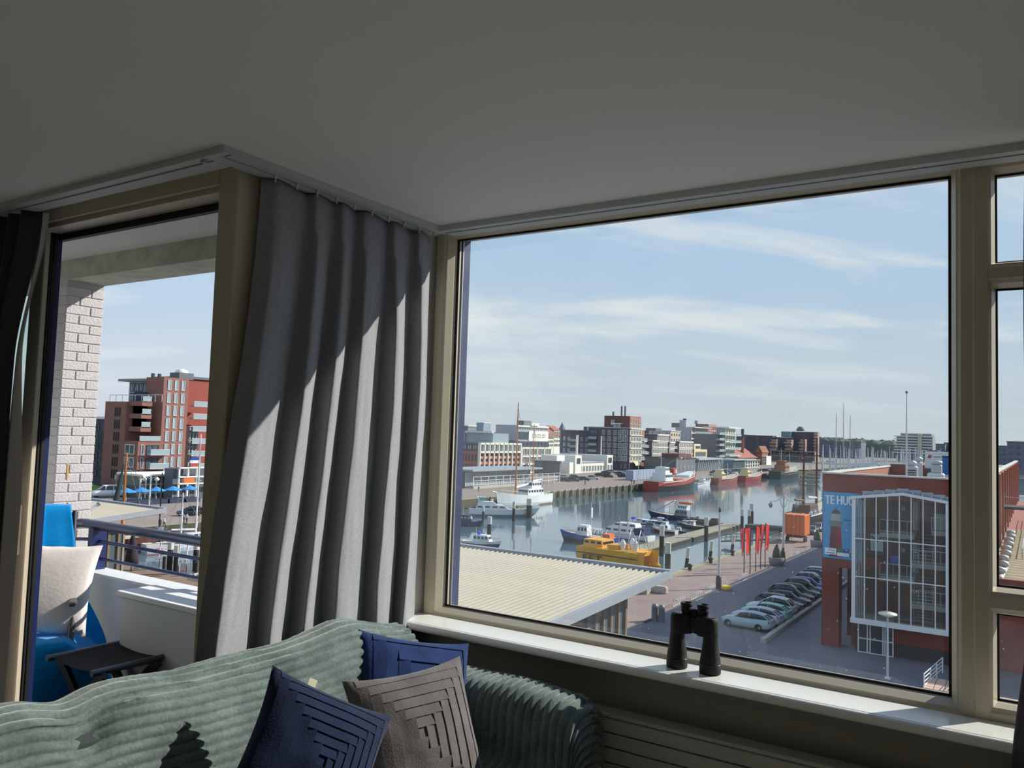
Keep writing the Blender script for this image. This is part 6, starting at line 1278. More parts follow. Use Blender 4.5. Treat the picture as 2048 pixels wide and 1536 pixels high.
# --- apartment slab across the marina
Ym = 900.0; b = Bld('marina_apartments', 'long grey apartment building with white balcony bands across the marina', XY(1800, Ym), Ym)
x0, x1 = XY(1793, Ym), XY(1865, Ym); zt = ZY(1830, 867, Ym); mg = M('facade_grey', (140, 142, 152), .8)
b.box('wall', XY(1793, Ym), x1, Ym, Ym + 30, GZ, ZY(1800, 873, Ym), mg); b.box('upper', XY(1801, Ym), x1 - 1, Ym + .5, Ym + 30, ZY(1800, 873, Ym), zt, mg)
for q in (873, 878.5, 884, 889.5, 895, 900.5, 906): b.box('balcony_band', XY(1788, Ym), XY(1868, Ym), Ym - 2, Ym, ZY(1830, q, Ym) - .5, ZY(1830, q, Ym) + .5, WFR)
b.wins('Y', Ym, x0, x1, GZ + 3, ZY(1800, 874, Ym), 16, 7, .8, .7, WFD, WGL); b.box('light_bay', XY(1836, Ym), XY(1844, Ym), Ym - 3, Ym, GZ, zt, cream_b)
for a, c, yt, Yq, lab in ((1638, 1722, 882, 980, 'long low dark block behind the masts at left of the marina'), (1862, 1890, 888, 980, 'dark housing block right of the marina apartments'), (1888, 1914, 886, 1000, 'taller dark housing block beyond the marina'), (1914, 1942, 888, 960, 'dark block by the window mullion across the marina'), (2014, 2060, 884, 620, 'dark gabled block seen through the right-hand window'), (1980, 2014, 892, 700, 'distant dark roofline in the right-hand window')):
    b = Bld('distant_block', lab, XY(a, Yq), Yq); z = ZY(a, yt, Yq); x0, x1 = XY(a, Yq), XY(c, Yq); b.box('wall', x0, x1, Yq, Yq + 30, GZ, z, M('facade_slate', (110, 112, 126), .85)); n = max(3, int((x1 - x0) / 9)); b.wins('Y', Yq, x0, x1, GZ + 3, z - 1, n, 4, .5, .45, WFD, WGL); b.box('parapet', x0 - .4, x1 + .4, Yq - .4, Yq + 30, z, z + .6, greyd)
# church spire and far wood
Ys = 900; t = thing('church_spire', 'tiny distant church spire behind the brick wing', 'church', (XY(1123, Ys), Ys, GZ)); zz = ZY(1123, 862, Ys) - GZ; MB().box((-4, -4, 0), (4, 4, zz)).build('tower', greyd, t); MB().loft([[(-4, -4, zz), (4, -4, zz), (4, 4, zz), (-4, 4, zz)], [(-.1, -.1, zz + 11), (.1, -.1, zz + 11), (.1, .1, zz + 11), (-.1, .1, zz + 11)]]).build('spire', M('spire_slate', (92, 104, 118), .8), t)
rr = random.Random(3); mb = MB()
def lump(c, r, mb):
    vs, fs = [], []; n, m_ = 8, 5
    for j in range(m_ + 1):
        for i in range(n):
            a, e = 2*PI*i/n, -0.2 + (PI/2 + .2) * j / m_; q = 1 + 0.25 * noise.noise(Vector((c.x*.05 + math.cos(a), c.y*.05 + math.sin(a), e*2)))
            vs.append((c.x + r*q*math.cos(a)*math.cos(e), c.y + r*q*math.sin(a)*math.cos(e), c.z + r*.8*q*math.sin(e)))
    fs = [(j*n+i, j*n+(i+1) % n, (j+1)*n+(i+1) % n, (j+1)*n+i) for j in range(m_) for i in range(n)]; mb.add(vs, fs, 0, True)
for k in range(260):
    px = rr.uniform(1630, 2110); Yw = rr.uniform(1150, 1400); top = 874 + max(0, px - 1650) * 0.055 + rr.uniform(0, 6) + (4 if px > 1800 else 0)
    x = XY(px, Yw, 890); z = ZY(px, top, Yw); r = rr.uniform(10, 22); lump(Vector((x, Yw, z - r * .8)), r, mb)
for k in range(60):
    px = rr.uniform(900, 1500); Yw = rr.uniform(900, 1000); lump(Vector((XY(px, Yw), Yw, GZ + rr.uniform(2, 7))), rr.uniform(8, 14), mb)
for k in range(150):
    lump(Vector((-430 - rr.uniform(0, 60), -160 + k * 8.5 + rr.uniform(-3, 3), GZ + rr.uniform(1, 6))), rr.uniform(9, 15), mb)
o = mb.build('woodland', M('wood_green', (78, 96, 84), .95, vary=.25, vscale=.08)); tag(o, 'hazy line of distant trees along the horizon', 'woodland', None, 'stuff')
bnk = MB(); bnk.box((-400, 1140, GZ), (500, 1500, GZ + 17)); o = bnk.build('dune_bank', M('wood_green', (78, 96, 84), .95)); struct(o)

# ================================================================== BOATS
def cm(name, col, r=.4, **k): return M('boat_' + name, col, r, **k)
bw_ = cm('white', (224, 226, 226), .3); bnavy = cm('navy', (34, 46, 84), .35); bblack = cm('black', (34, 34, 38), .4); bred = cm('red', (166, 66, 60), .45); byel = cm('yellow', (232, 166, 20), .4); bblue = cm('blue', (38, 70, 150), .35); bwood = cm('wood', (186, 122, 70), .5); bbrown = cm('brown', (96, 58, 48), .5)
bglass = cm('glass', (28, 34, 42), .08, spec=.8); bdeck = cm('deck', (186, 176, 156), .8); bsteel = cm('steel', (176, 180, 182), .35, metal=.5); bgrey = cm('grey', (126, 134, 142), .5); bgreen = cm('green', (70, 84, 78), .5); bcov = cm('cover_blue', (36, 50, 100), .7); borange = cm('orange', (220, 112, 44), .5); bbuff = cm('buff', (214, 196, 150), .5)
def hull(t, L, B, F, up, low, deck=None, bow=.45, transom=.8, rake=.08, split=.45, draft=.7, name='hull', bul=.12):
    n = 14; rings = []; dk = []
    for i in range(n + 1):
        s = i / n; x = -L/2 + L*s
        b = B/2 * (transom + (1 - transom) * min(1, s/.4)) if s < .42 else B/2 * max(.015, 1 - ((s - .42)/.58) ** 2.3)
        z = F * (1 + bow * max(0, (s - .35)/.65) ** 1.8 + .12 * max(0, .3 - s)); xr = x + rake*L*max(0, (s - .6)/.4) ** 2; m_ = z * split
        rings.append([(xr, b, z), ((x + xr)/2, b*.97, m_), (x, b*.86, 0), (x, b*.35, -draft), (x, -b*.35, -draft), (x, -b*.86, 0), ((x + xr)/2, -b*.97, m_), (xr, -b, z)]); dk.append((xr, b*.97, z - bul))
    mb = MB()
    for k in range(n):
        for i in range(7):
            mb.add([rings[k][i], rings[k][i+1], rings[k+1][i+1], rings[k+1][i]], [(0, 1, 2, 3)], 0 if i in (0, 6) else 1, False)
    mb.add(rings[0], [tuple(range(8))], 0)
    h = mb.build(name, [up, low], t)
    d = MB(); d.add([(x, y, z) for x, y, z in dk] + [(x, -y, z) for x, y, z in dk], [(i, i+1, n+2+i, n+1+i) for i in range(n)]); d.f = [f[::-1] for f in d.f]; d.build('deck', deck or bdeck, t)
    return h
def cab(t, x0, x1, w, z0, z1, mat=None, win=True, sl=.25, name='cabin', nw=4, gl=None):
    mat = mat or bw_; h = z1 - z0; s = sl * h
    mb = MB(); mb.loft([[(x0, -w/2, z0), (x1, -w/2, z0), (x1, w/2, z0), (x0, w/2, z0)], [(x0 + s*.4, -w*.45, z1), (x1 - s*1.6, -w*.45, z1), (x1 - s*1.6, w*.45, z1), (x0 + s*.4, w*.45, z1)]]); o = mb.build(name, mat, t)
    if win:
        zc, hh = z0 + h*.62, h*.17
        for s_ in (-1, 1):
            for k in range(nw):
                xa = x0 + (x1 - x0 - s)*(k + .2)/nw; xb = x0 + (x1 - x0 - s)*(k + .85)/nw; yy = s_*w*(.5 - .05*.62) + s_*.02
                MB().box((xa, yy - .02, zc - hh), (xb, yy + .02, zc + hh)).build('cabin_window', gl or bglass, o)
        xf = x1 - s*1.6*.62; MB().obox((xf + .03, 0, zc), (.02, 0, -.01), (0, w*.4, 0), (-s*.22, 0, hh)).build('windscreen', gl or bglass, o)
    return o
def mast(t, x, z0, z1, r=.09, mat=None, y=0, boom=None, name='mast', stays=None, spr=None):
    mat = mat or bsteel; mb = MB(); mb.tube([(x, y, z0), (x, y, z1)], [r, r*.55], 8)
    if spr:
        for q in spr: mb.tube([(x, y - 1.0, z0 + (z1 - z0)*q), (x, y + 1.0, z0 + (z1 - z0)*q)], r*.4, 6)
    o = mb.build(name, mat, t)
    if boom: MB().tube([(x, y, boom[2]), (x - boom[0], y, boom[2] + boom[3])], boom[1], 8).build('boom', boom[4], t)
    if stays:
        w = MB()
        for p in stays: w.tube([(x, y, z0 + (z1 - z0) * .96), p], .025, 4)
        w.build('rigging', bgrey, t)
    return o
def rail(t, L, B, F, h=.8, n=12, x0=-.45, x1=.45):
    mb = MB()
    for s in (-1, 1):
        pts = []
        for i in range(n + 1):
            q = x0 + (x1 - x0)*i/n; s_ = q + .5; b = B/2*.94 if s_ < .42 else B/2*.94*max(.05, 1 - ((s_ - .42)/.58)**2.3); z = F*(1 + .45*max(0, (s_ - .35)/.65)**1.8); pts.append((q*L + .08*L*max(0, (s_ - .6)/.4)**2, s*b, z + h)); mb.tube([(pts[-1][0], s*b, z), pts[-1]], .025, 4)
        mb.tube(pts, .03, 4)
    return mb.build('guard_rail', bsteel, t)
def boat(name, label, px, py, L, B, F, up, low, head=PI/2, group=None, X=None, deck=None, fit=None, **k):
    p = wp(px, py) if X is None else onX(px, py, X); t = thing(name, label, 'boat', (p.x, p.y, WZ), head, group); hull(t, L, B, F, up, low, deck, **k)
    if fit: fitpx(t, L, fit)
    if abs(math.cos(head)) > .9 and px > 1170: t.location.x -= 2.2
    return t
def fitpx(t, L, fit):
    h = Vector((math.cos(t.rotation_euler.z), math.sin(t.rotation_euler.z), 0)) * L / 2; q = fit / abs(proj(t.location + h)[0] - proj(t.location - h)[0]); t.scale = (q, q, q)
UP, DN = PI/2, -PI/2
# two-masted white yacht alongside the far quay
t = boat('sailing_yacht', 'white two-masted sailing yacht with wooden masts at the far quay', 1050, 1007, 24, 5.6, 2.5, bw_, bw_, DN, X=FX + 4.2, bow=.55, transom=.45, rake=.06, split=.3)
MB().box((-10, -2.36, -.05), (7, 2.36, .35)).build('boot_stripe', cm('boot', (120, 104, 90)), t)
cab(t, -6.5, 1.5, 3.4, 2.4, 4.2, nw=6); cab(t, -5.8, -1.0, 2.6, 4.2, 5.9, nw=4); zt = ZX(1033, 805, FX + 4) - WZ
mast(t, 4.6, 2.4, zt, .24, bwood, boom=(7.5, .3, 4.6, .9, bw_), stays=[(12.5, 0, 3.4), (3, 2.6, 2.6), (3, -2.6, 2.6), (-2, 0, 6)]); mast(t, -3.4, 2.4, ZX(1066, 848, FX + 4) - WZ, .16, bwood, boom=(4.5, .22, 6.0, .3, bw_), stays=[(-11, 0, 3), (-4, 2.5, 2.6), (-4, -2.5, 2.6)])
MB().tube([(11.5, 0, 3.4), (15, 0, 4.1)], .15, 6).build('bowsprit', bw_, t); rail(t, 24, 5.6, 2.5)
# sleek motor yacht before it
t = boat('motor_yacht', 'sleek white motor yacht with sloping flybridge, left side of the basin', 1000, 1033, 19, 5.0, 2.1, bw_, bgrey, math.radians(38), bow=.35, rake=.14, split=.35, fit=124)
cab(t, -7.5, 3.2, 4.2, 2.1, 3.5, sl=1.2, nw=4); cab(t, -7.0, -0.8, 3.2, 3.5, 4.5, sl=.9, win=False, name='flybridge'); MB().tube([(-6.5, -1.5, 4.4), (-7.2, -1.5, 5.9), (-7.2, 1.5, 5.9), (-6.5, 1.5, 4.4)], .12, 6).build('radar_arch', bw_, t); MB().box((-6.9, -1.2, 5.0), (-4.5, 1.2, 5.8)).build('canopy', cm('teal', (120, 186, 184), .7), t); rail(t, 19, 5, 2.1, x0=0)
# dark blue boat, pilot launch, white boat
t = boat('workboat', 'dark navy workboat with tall wheelhouse at the window\'s left edge', 930, 1052, 14, 4.4, 1.9, bnavy, bnavy, math.radians(20), fit=62); cab(t, -2, 3.5, 3, 1.9, 4.8, bnavy, nw=3, gl=WGL_L); mast(t, -1, 4.8, 8.5, .08, bw_); rail(t, 14, 4.4, 1.9)
t = boat('pilot_launch', 'white-topped launch with dark hull and a blue roof light', 962, 1092, 10.5, 3.3, 1.25, bw_, bnavy, math.radians(12), split=.55, fit=70); cab(t, -2.0, 3.0, 2.6, 1.25, 3.1, nw=4); MB().box((-1, -.5, 3.1), (-.2, .5, 3.9)).build('blue_light', cm('bright_blue', (36, 84, 220), .4), t); mast(t, -1.6, 3.1, 5.2, .06, bw_); rail(t, 10.5, 3.3, 1.25, x0=0); MB().tube([(-5, -1.5, 1.1), (5, -1.3, 1.5)], .12, 6).build('rubbing_strake', bw_, t)
t = boat('cabin_boat', 'small white cabin boat with a red flag at the far left', 905, 1088, 7, 2.6, 1.1, bw_, bw_, 0.2, fit=34); cab(t, -1.5, 2, 2.0, 1.1, 2.9, nw=3); mast(t, -2.4, 1.1, 4.4, .05, bw_); MB().box((-3.6, -.02, 3.7), (-2.4, .02, 4.3)).build('flag', bred, t)
# blue fishing boat, yellow workboat, big motor yacht
t = boat('fishing_boat', 'blue fishing boat with white wheelhouse and net gear behind the yellow boat', 1202, 1089, 15, 5.0, 2.0, bblue, bblack, math.radians(182), split=.5, fit=106); cab(t, 0.0, 3.6, 3.0, 2.0, 4.6, nw=3); mast(t, -.3, 4.6, 10.5, .14, bw_); mast(t, -4, 2, 6.5, .1, bsteel); rail(t, 15, 5, 2.0, x0=.1)
for k in range(5): MB().tube([(-5 + k*1.1, -1.6, 2), (-5 + k*1.1, 0, 4.0), (-5 + k*1.1, 1.6, 2)], .07, 5).build('net_hoop', bsteel, t)
MB().box((-6.4, -1.6, 1.8), (-4.4, 1.6, 2.9)).build('fish_boxes', borange, t); MB().box((-.6, -.4, 6.6), (-.5, .4, 9.2)).build('aerial_panel', bw_, t)
t = thing('survey_catamaran', 'bright yellow twin-hulled workboat with black lettering and yellow bows', 'boat', wp(1235, 1126), math.radians(-8)); fitpx(t, 15.5, 132); t.scale.z *= 1.12
for s in (-1, 1):
    h = hull(t, 15, 2.4, 2.5, byel, byel, byel, bow=.1, transom=.9, name='hull', rake=.02); h.location = (0, s*2.6, 0); MB().lathe((6.2, s*2.6, .1), [(.1, 2.0), (.5, 1.5), (.6, 0), (.5, -.6)], 12, axis='X').build('float_nose', byel, t)
MB().box((-7, -3.4, 1.9), (6.5, 3.4, 2.6)).build('deck_bridge', byel, t); MB().box((-7.4, -3.83, 1.5), (7, -3.8, 1.66)).build('rubbing_strake', bblack, t)
cab(t, -6.8, -2.2, 4.6, 2.6, 3.8, byel, win=True, sl=.1, nw=3); MB().box((-1.2, -2, 2.6), (1.4, 2, 3.3)).build('engine_box', byel, t)
me_ = text_mesh('EET', 2.0, .02); me_.materials.clear(); me_.materials.append(bblack); o = inst('lettering', me_, t, (-5.9, -3.86, .25), rot=(PI/2, 0, 0)); o.scale = (1.5, .8, 1)
for x in (3.6, 5.8): MB().tube([(x, -2.6, 2.5), (x - .6, 0, 6.2), (x, 2.6, 2.5)], .08, 6).build('a_frame', bsteel, t)
for x, y in ((1.9, -1.2), (3.0, .8), (2.2, 1.8), (4.4, -.6)): MB().lathe((x, y, 2.6), [(.5, 0), (.6, .9), (.5, 1.4), (.2, 1.8)], 10).build('white_bag', bw_, t)
mast(t, .2, 2.6, 8.4, .12, bsteel); rail(t, 15, 7, 2.5, x0=-.1)
t = boat('motor_yacht', 'large grey-white motor yacht with navy stern cover on the pontoon', 1258, 1083, 22, 6.0, 2.3, bw_, bgrey, math.radians(176), bow=.4, rake=.12, split=.5, fit=134); cab(t, -7, 5.2, 4.6, 2.3, 4.0, sl=1.2, nw=4); cab(t, -7, 1.6, 3.8, 4.0, 5.4, sl=.9, nw=3); MB().box((-9.6, -2.3, 2.2), (-6.6, 2.3, 4.3)).build('stern_cover', bcov, t)
for k in range(2): MB().box((-9.5 + k*1.3, -2.33, 2.7), (-8.5 + k*1.3, -2.3, 3.9)).build('cover_window', bw_, t)
MB().tube([(-4, -1.8, 5.4), (-4.8, -1.8, 6.6), (-4.8, 1.8, 6.6), (-4, 1.8, 5.4)], .15, 6).build('radar_arch', bw_, t); MB().box((-5.6, -.5, 6.6), (-4.6, .5, 7.2)).build('blue_cover', cm('bright_blue', (36, 84, 220), .4), t); rail(t, 22, 6, 2.3, x0=.05)
# pontoon cluster
t = boat('fishing_boat', 'white wheelhouse boat with dark red hull on the pontoon', 1352, 1068, 11, 3.6, 1.6, bw_, cm('maroon', (112, 36, 40)), math.radians(170), split=.6, fit=46); cab(t, -2, 2.4, 2.6, 1.6, 3.4, nw=3); cab(t, -1, 1.6, 2.2, 3.4, 4.6, nw=2); mast(t, -1, 4.6, 7.5, .07); rail(t, 11, 3.6, 1.6)
t = boat('canopy_boat', 'open boat with a long white canopy roof among the moored boats', 1320, 1062, 12, 3.8, 1.5, bgrey, bgrey, math.radians(178), fit=46); MB().box((-3.5, -1.7, 4.6), (3.5, 1.7, 4.8)).build('canopy', bw_, t)
for x in (-3.2, 0, 3.2):
    for y in (-1.5, 1.5): MB().tube([(x, y, 1.5), (x, y, 4.6)], .06, 6).build('canopy_post', bsteel, t)
cab(t, -2.6, 2, 2.4, 1.5, 3.6, bgrey, nw=4)
t = boat('rib_boat', 'small dark blue boat next to the red-hulled one', 1380, 1068, 7, 2.6, 1.1, bnavy, bnavy, math.radians(190), fit=30); cab(t, -1, 1.6, 1.8, 1.1, 2.5, bw_, nw=2); rail(t, 7, 2.6, 1.1)
t = boat('tug_boat', 'black-hulled boat with white wheelhouse moored by the pontoon piles', 1407, 1060, 13, 4.2, 1.9, bblack, bblack, math.radians(176), bow=.5, fit=46); cab(t, -1, 2.6, 2.8, 1.9, 4.3, nw=3); MB().box((-1.4, -1.6, 4.3), (2.2, 1.6, 4.45)).build('wheelhouse_roof', bw_, t); mast(t, -.8, 4.4, 8, .08); rail(t, 13, 4.2, 1.9); MB().tube([(-6, -2.1, 1.4), (6, -1.2, 2.0)], .15, 6).build('rubbing_strake', bw_, t)
t = boat('barge', 'long brown barge with covered hold at the end of the pontoon', 1425, 1050, 24, 5.0, 1.5, bbrown, bblack, math.radians(174), bow=.5, fit=78); cab(t, -9.5, -5.0, 3.6, 1.5, 4.0, bbrown, nw=3); MB().loft([[(-4, -2, 1.5), (8, -2, 1.5), (8, 2, 1.5), (-4, 2, 1.5)], [(-4, -.5, 2.8), (8, -.5, 2.8), (8, .5, 2.8), (-4, .5, 2.8)]]).build('hold_cover', cm('tarp', (70, 60, 58), .8), t); cab(t, 8.2, 10, 2.2, 1.5, 2.9, bgrey, nw=1); mast(t, 7.5, 1.5, 8, .1, bbrown)
t = boat('salvage_ship', 'grey and navy ship with gantries and an orange lifeboat at the pontoon head', 1365, 1040, 26, 6.4, 2.2, bnavy, bnavy, math.radians(172), fit=92); cab(t, -9, -1.5, 4.6, 2.2, 5.2, bgrey, nw=5); cab(t, -8.5, -3, 3.8, 5.2, 7.6, bw_, nw=4); rail(t, 26, 6.4, 2.2)
lbt = MB(); lbt.loft([[(x, w*math.cos(a), 8.6 + w*.55*math.sin(a)) for a in [2*PI*k/10 for k in range(10)]] for x, w in ((-11, .15), (-10.5, .8), (-8.5, 1.2), (-5.5, 1.2), (-3.5, .8), (-3, .15))], 0, True, True); lbt.build('lifeboat', borange, t)
for x in (2, 6, 9): mast(t, x, 2.2, 7 + x*.5, .12, bsteel, name='gantry_post'); 
mb = MB(); mb.tube([(-1, 0, 9.5), (10, 0, 3.5)], .18, 6).tube([(-1, .8, 9.5), (10, .8, 3.5)], .14, 6)
for k in range(9): mb.tube([(-1 + k*1.2, 0, 9.5 - k*.65), (-.4 + k*1.2, .8, 9.2 - k*.65)], .07, 5)
mb.build('gantry', bsteel, t); mast(t, -5, 7.6, 12, .1, bsteel, spr=(.5, .8))
for k, (px, py, up, L) in enumerate(((1300, 1050, bw_, 9), (1390, 1052, bgrey, 10), (1340, 1048, bw_, 8.5))):
    t = boat('cabin_cruiser', ('small white cruiser behind the large motor yacht', 'small grey cruiser tucked in front of the brown barge', 'white cruiser with blue sprayhood behind the canopy boat')[k], px, py, L, 3.1, 1.3, up, bnavy, math.radians(175), fit=30); cab(t, -2, 2, 2.3, 1.3, 2.9, nw=3); MB().box((-3.6, -1.2, 1.2), (-2, 1.2, 2.5)).build('sprayhood', bcov, t); mast(t, 0, 2.8, 5.5 + k, .05); rail(t, L, 3.1, 1.3, x0=0)
# boats along the far quay
def trawler(label, px, py, L, up, low, house, hx, X, mcol=bw_, Y=0):
    t = boat('trawler', label, px, py, L, L*.2, L*.085, up, low, UP, X=X, bow=.7, split=.55, transom=.7); F = L*.085; t.location.y = Y
    MB().tube([(-L*.48, -L*.102, F*.95), (0, -L*.101, F*.95), (L*.3, -L*.08, F*1.3), (L*.52, 0, F*1.9)], .12, 5).build('rubbing_strake', bw_, t); cab(t, hx*L, (hx + .17)*L, L*.13, F, F + L*.07, house, nw=4, sl=.1); cab(t, (hx + .03)*L, (hx + .13)*L, L*.10, F + L*.07, F + L*.12, house, nw=3, sl=.1); mast(t, (hx + .05)*L, F + L*.1, F + L*.26, .12, mcol, spr=(.6,)); mast(t, (hx + .42)*L, F, F + L*.2, .14, mcol, stays=[((hx + .1)*L, 0, F + L*.12), (L*.5, 0, F*1.6)]); rail(t, L, L*.2, F, .9); return t
t = trawler('big red and black cutter with white wheelhouse and raised bow', 1347, 983, 40, bred, bblack, bw_, -.34, FX + 5, Y=275); MB().box((-3, -2.4, 2.7), (4, 2.4, 3.9)).build('red_hatch', bred, t)
MB().loft([[(9, -2.5, 3.3), (16.5, -1.0, 4.8), (16.5, 1.0, 4.8), (9, 2.5, 3.3)], [(9, -2.5, 4.9), (17, -1.0, 6.2), (17, 1.0, 6.2), (9, 2.5, 4.9)]]).build('white_bow', bw_, t)
trawler('small white fishing boat right of the big red cutter', 1412, 975, 16.5, bw_, bw_, bw_, -.1, FX + 4, Y=308); trawler('red-brown trawler with cream deckhouse, second red hull along the quay', 1452, 969, 30, cm('rust', (140, 70, 62), .5), cm('rust', (140, 70, 62), .5), bbuff, -.35, FX + 4.5, Y=334.5); trawler('bright red trawler farthest along the quay', 1502, 964, 30, bred, cm('rust2', (140, 44, 40), .5), bbuff, -.38, FX + 5, Y=369); trawler('dark green-grey trawler at the harbour end', 1565, 954, 44, bgreen, bblack, cm('deckhouse_tan', (150, 104, 80), .5), -.3, FX + 7, Y=423)
# tall ship by the red building
t = boat('tall_ship', 'dark-hulled sailing ship with two brown masts partly hidden by the billboard', 1622, 1046, 26, 6.4, 3.4, bblack, bblack, UP, X=QX - 5.0, bow=.5); zt1 = ZX(1625, 872, QX - 5) - WZ
MB().tube([(-14, -3.1, 3.4), (0, -3.2, 3.3), (10, -2.4, 4.0), (16, 0, 5.4)], .14, 5).build('rubbing_strake', bw_, t); cab(t, -9, -1, 3.8, 3.3, 5.2, bbrown, nw=5); mast(t, -7, 3.3, zt1, .30, bbrown, stays=[(-14, 0, 3.5), (-8, 3, 3.4), (-8, -3, 3.4), (4, 0, 8)], boom=(7, .22, 6, .5, bbrown), spr=(.55, .75)); mast(t, 5, 3.3, zt1 * .98, .30, bbrown, stays=[(17, 0, 5.5), (4, 3, 3.4), (4, -3, 3.4)], boom=(8, .22, 6, .5, bw_), spr=(.55, .75)); MB().tube([(14, 0, 5.2), (20, 0, 6.8)], .2, 6).build('bowsprit', bbrown, t); rail(t, 30, 6.4, 3.4)
for k in range(6): MB().lathe((-10 + k*3.5, -2.2, 3.4), [(.35, 0), (.35, .5), (.1, .7)], 8).build('deck_locker', bw_, t)
# three-masted ship across the marina
t = thing('three_master', 'pale three-masted sailing ship across the marina', 'boat', (XY(1686, 660, 930), 660, WZ), 0.0); hull(t, 44, 7.5, 3.6, bw_, bw_, bow=.4)
for px, yt in ((1672, 826), (1686.5, 806), (1700, 830)): x = XY(px, 660, 900) - XY(1686, 660, 930); mast(t, x, 3.2, ZY(px, yt, 660) - WZ, .34, cm('spar', (176, 166, 146), .5), stays=[(x - 3, 3.4, 3.5), (x + 3, -3.4, 3.5), (x + 9, 0, 4)], spr=(.4, .55)); 
cab(t, -12, -4, 4, 3.4, 5.2, nw=4); MB().tube([(20, 0, 4.6), (30, 0, 7)], .25, 6).build('bowsprit', bwood, t)
# marina sailboats
def make_sail():
    t = thing('sailboat', 'sailboat with tall bare mast packed into the distant marina', 'boat', (0, 0, WZ), 0, 'sailboats in the distant marina'); hull(t, 11, 3.3, 1.1, bw_, bw_, bow=.2); cab(t, -1.5, 2.5, 2, 1.1, 1.8, win=False); mast(t, .6, 1.2, 16.5, .24, cm('alu_mast', (196, 200, 204), .35)); MB().tube([(.6, 0, 2.4), (-3.8, 0, 2.5)], .2, 6).build('sail_cover', bcov, t); MB().tube([(.6, -.9, 9), (.6, .9, 9)], .05, 5).build('spreader', cm('alu_mast', (196, 200, 204)), t); return t
proto = make_sail(); rr = random.Random(9)
kk = 0
for row in range(7):
    Yr = 358 + row * 42
    for side in (-1, 1):
        x = max(FX + 8, XY(1652, Yr, 930)); xe = XY(1936, Yr, 930)
        while x < xe:
            sc_ = rr.uniform(.74, 1.08); o = proto if kk == 0 else dup(proto); kk += 1
            o.location = (x, Yr + 1.2 + side * 7.6, WZ); o.rotation_euler = (0, 0, side * PI / 2); o.scale = (sc_, sc_, sc_); x += rr.uniform(4.4, 8.0)
dkm = M('pontoon_deck', (150, 144, 124), .9, vary=.15, vscale=1.5)
for k in range(6): Y = 358 + k*42; tag(MB().box((max(FX + 3, XY(1600, Y, 930)), Y, WZ), (XY(1940, Y, 930), Y + 2.4, WZ + .6)).box((max(FX + 3, XY(1600, Y, 930)), Y + .6, WZ + .6), (XY(1940, Y, 930), Y + 1.8, WZ + .7)).build('marina_jetty', dkm), ('nearest', 'second', 'third', 'fourth', 'fifth', 'farthest')[k] + ' long floating jetty among the marina sailboats', 'jetty', 'marina jetties')
# ---- main pontoon with plank sections
A, B_ = wp(1290, 1110), wp(1484, 1055); pt = thing('pontoon', 'long weathered wooden pontoon running up the basin', 'pontoon', (A.x, A.y, WZ)); d = B_ - A; n = 9
for k in range(n):
    a, b = d*(k/n), d*((k + .985)/n); w = Vector((-d.y, d.x, 0)).normalized()*3.2; mb = MB(); mb.loft([[a, b, b + w, a + w], [v + Vector((0, 0, .75)) for v in (a, b, b + w, a + w)]]); mb.build('deck_section', dkm, pt)
    MB().loft([[a - w*.04, b - w*.04, b, a], [v + Vector((0, 0, .6)) for v in (a - w*.04, b - w*.04, b, a)]]).build('fender_board', dark_tim, pt)
A2 = wp(1255, 1150); p2 = thing('pontoon', 'short wooden pontoon beside the yellow workboat', 'pontoon', (A2.x, A2.y, WZ)); e = wp(1335, 1152) - A2
for k in range(4): MB().box((e.x*k/4, -1.4, 0), (e.x*(k + .97)/4, 4.5, .7)).build('deck_section', dkm, p2)
A3 = wp(1490, 1058); p3 = thing('pontoon', 'dark cross pontoon joining the long pontoon to the quay', 'pontoon', (A3.x, A3.y, WZ))
for k in range(5): MB().box((k*(QX - 2 - A3.x)/5, 0, 0), ((k + .97)*(QX - 2 - A3.x)/5, 3.4, .9)).build('deck_section', M('pontoon_dark', (72, 74, 70), .9), p3)
# ---- mooring piles (base pixel at the waterline, top pixel)
PIL = [(983, 1031, 998, .45, 'pile between the white yacht and the motor yacht'), (1027, 1042, 1003, .5, 'pile with white cap before the two-masted yacht'), (1058, 1036, 997, 1.0, 'thick clustered dolphin pile right of the two-masted yacht'), (966, 1040, 1012, .4, 'thin pile behind the dark navy workboat'), (978, 1075, 1033, .6, 'pile with a white board near the pilot launch'), (1323, 1112, 1051, .6, 'tall white-topped pile at the near end of the long pontoon'), (1335, 1147, 1085, .65, 'tall white-topped pile beside the short pontoon'), (1412, 1083, 1034, .6, 'white-topped pile halfway along the long pontoon'), (1484, 1058, 1018, .55, 'pile at the far end of the long pontoon'), (1498, 1056, 1019, .5, 'left of the paired piles by the cross pontoon'), (1503, 1052, 1007, .7, 'taller of the paired piles by the cross pontoon'), (1606, 1073, 1027, .5, 'pile in front of the dark tall ship')]
for px, pb, ptop, r, lab in PIL:
    p = wp(px, pb); h = (onY(px, ptop, p.y).z - WZ) + 1.2; pole('mooring_pile', 'dark ' + lab, 'mooring pile', (p.x, p.y, WZ - 1.2), h, r*.62, h*.27)

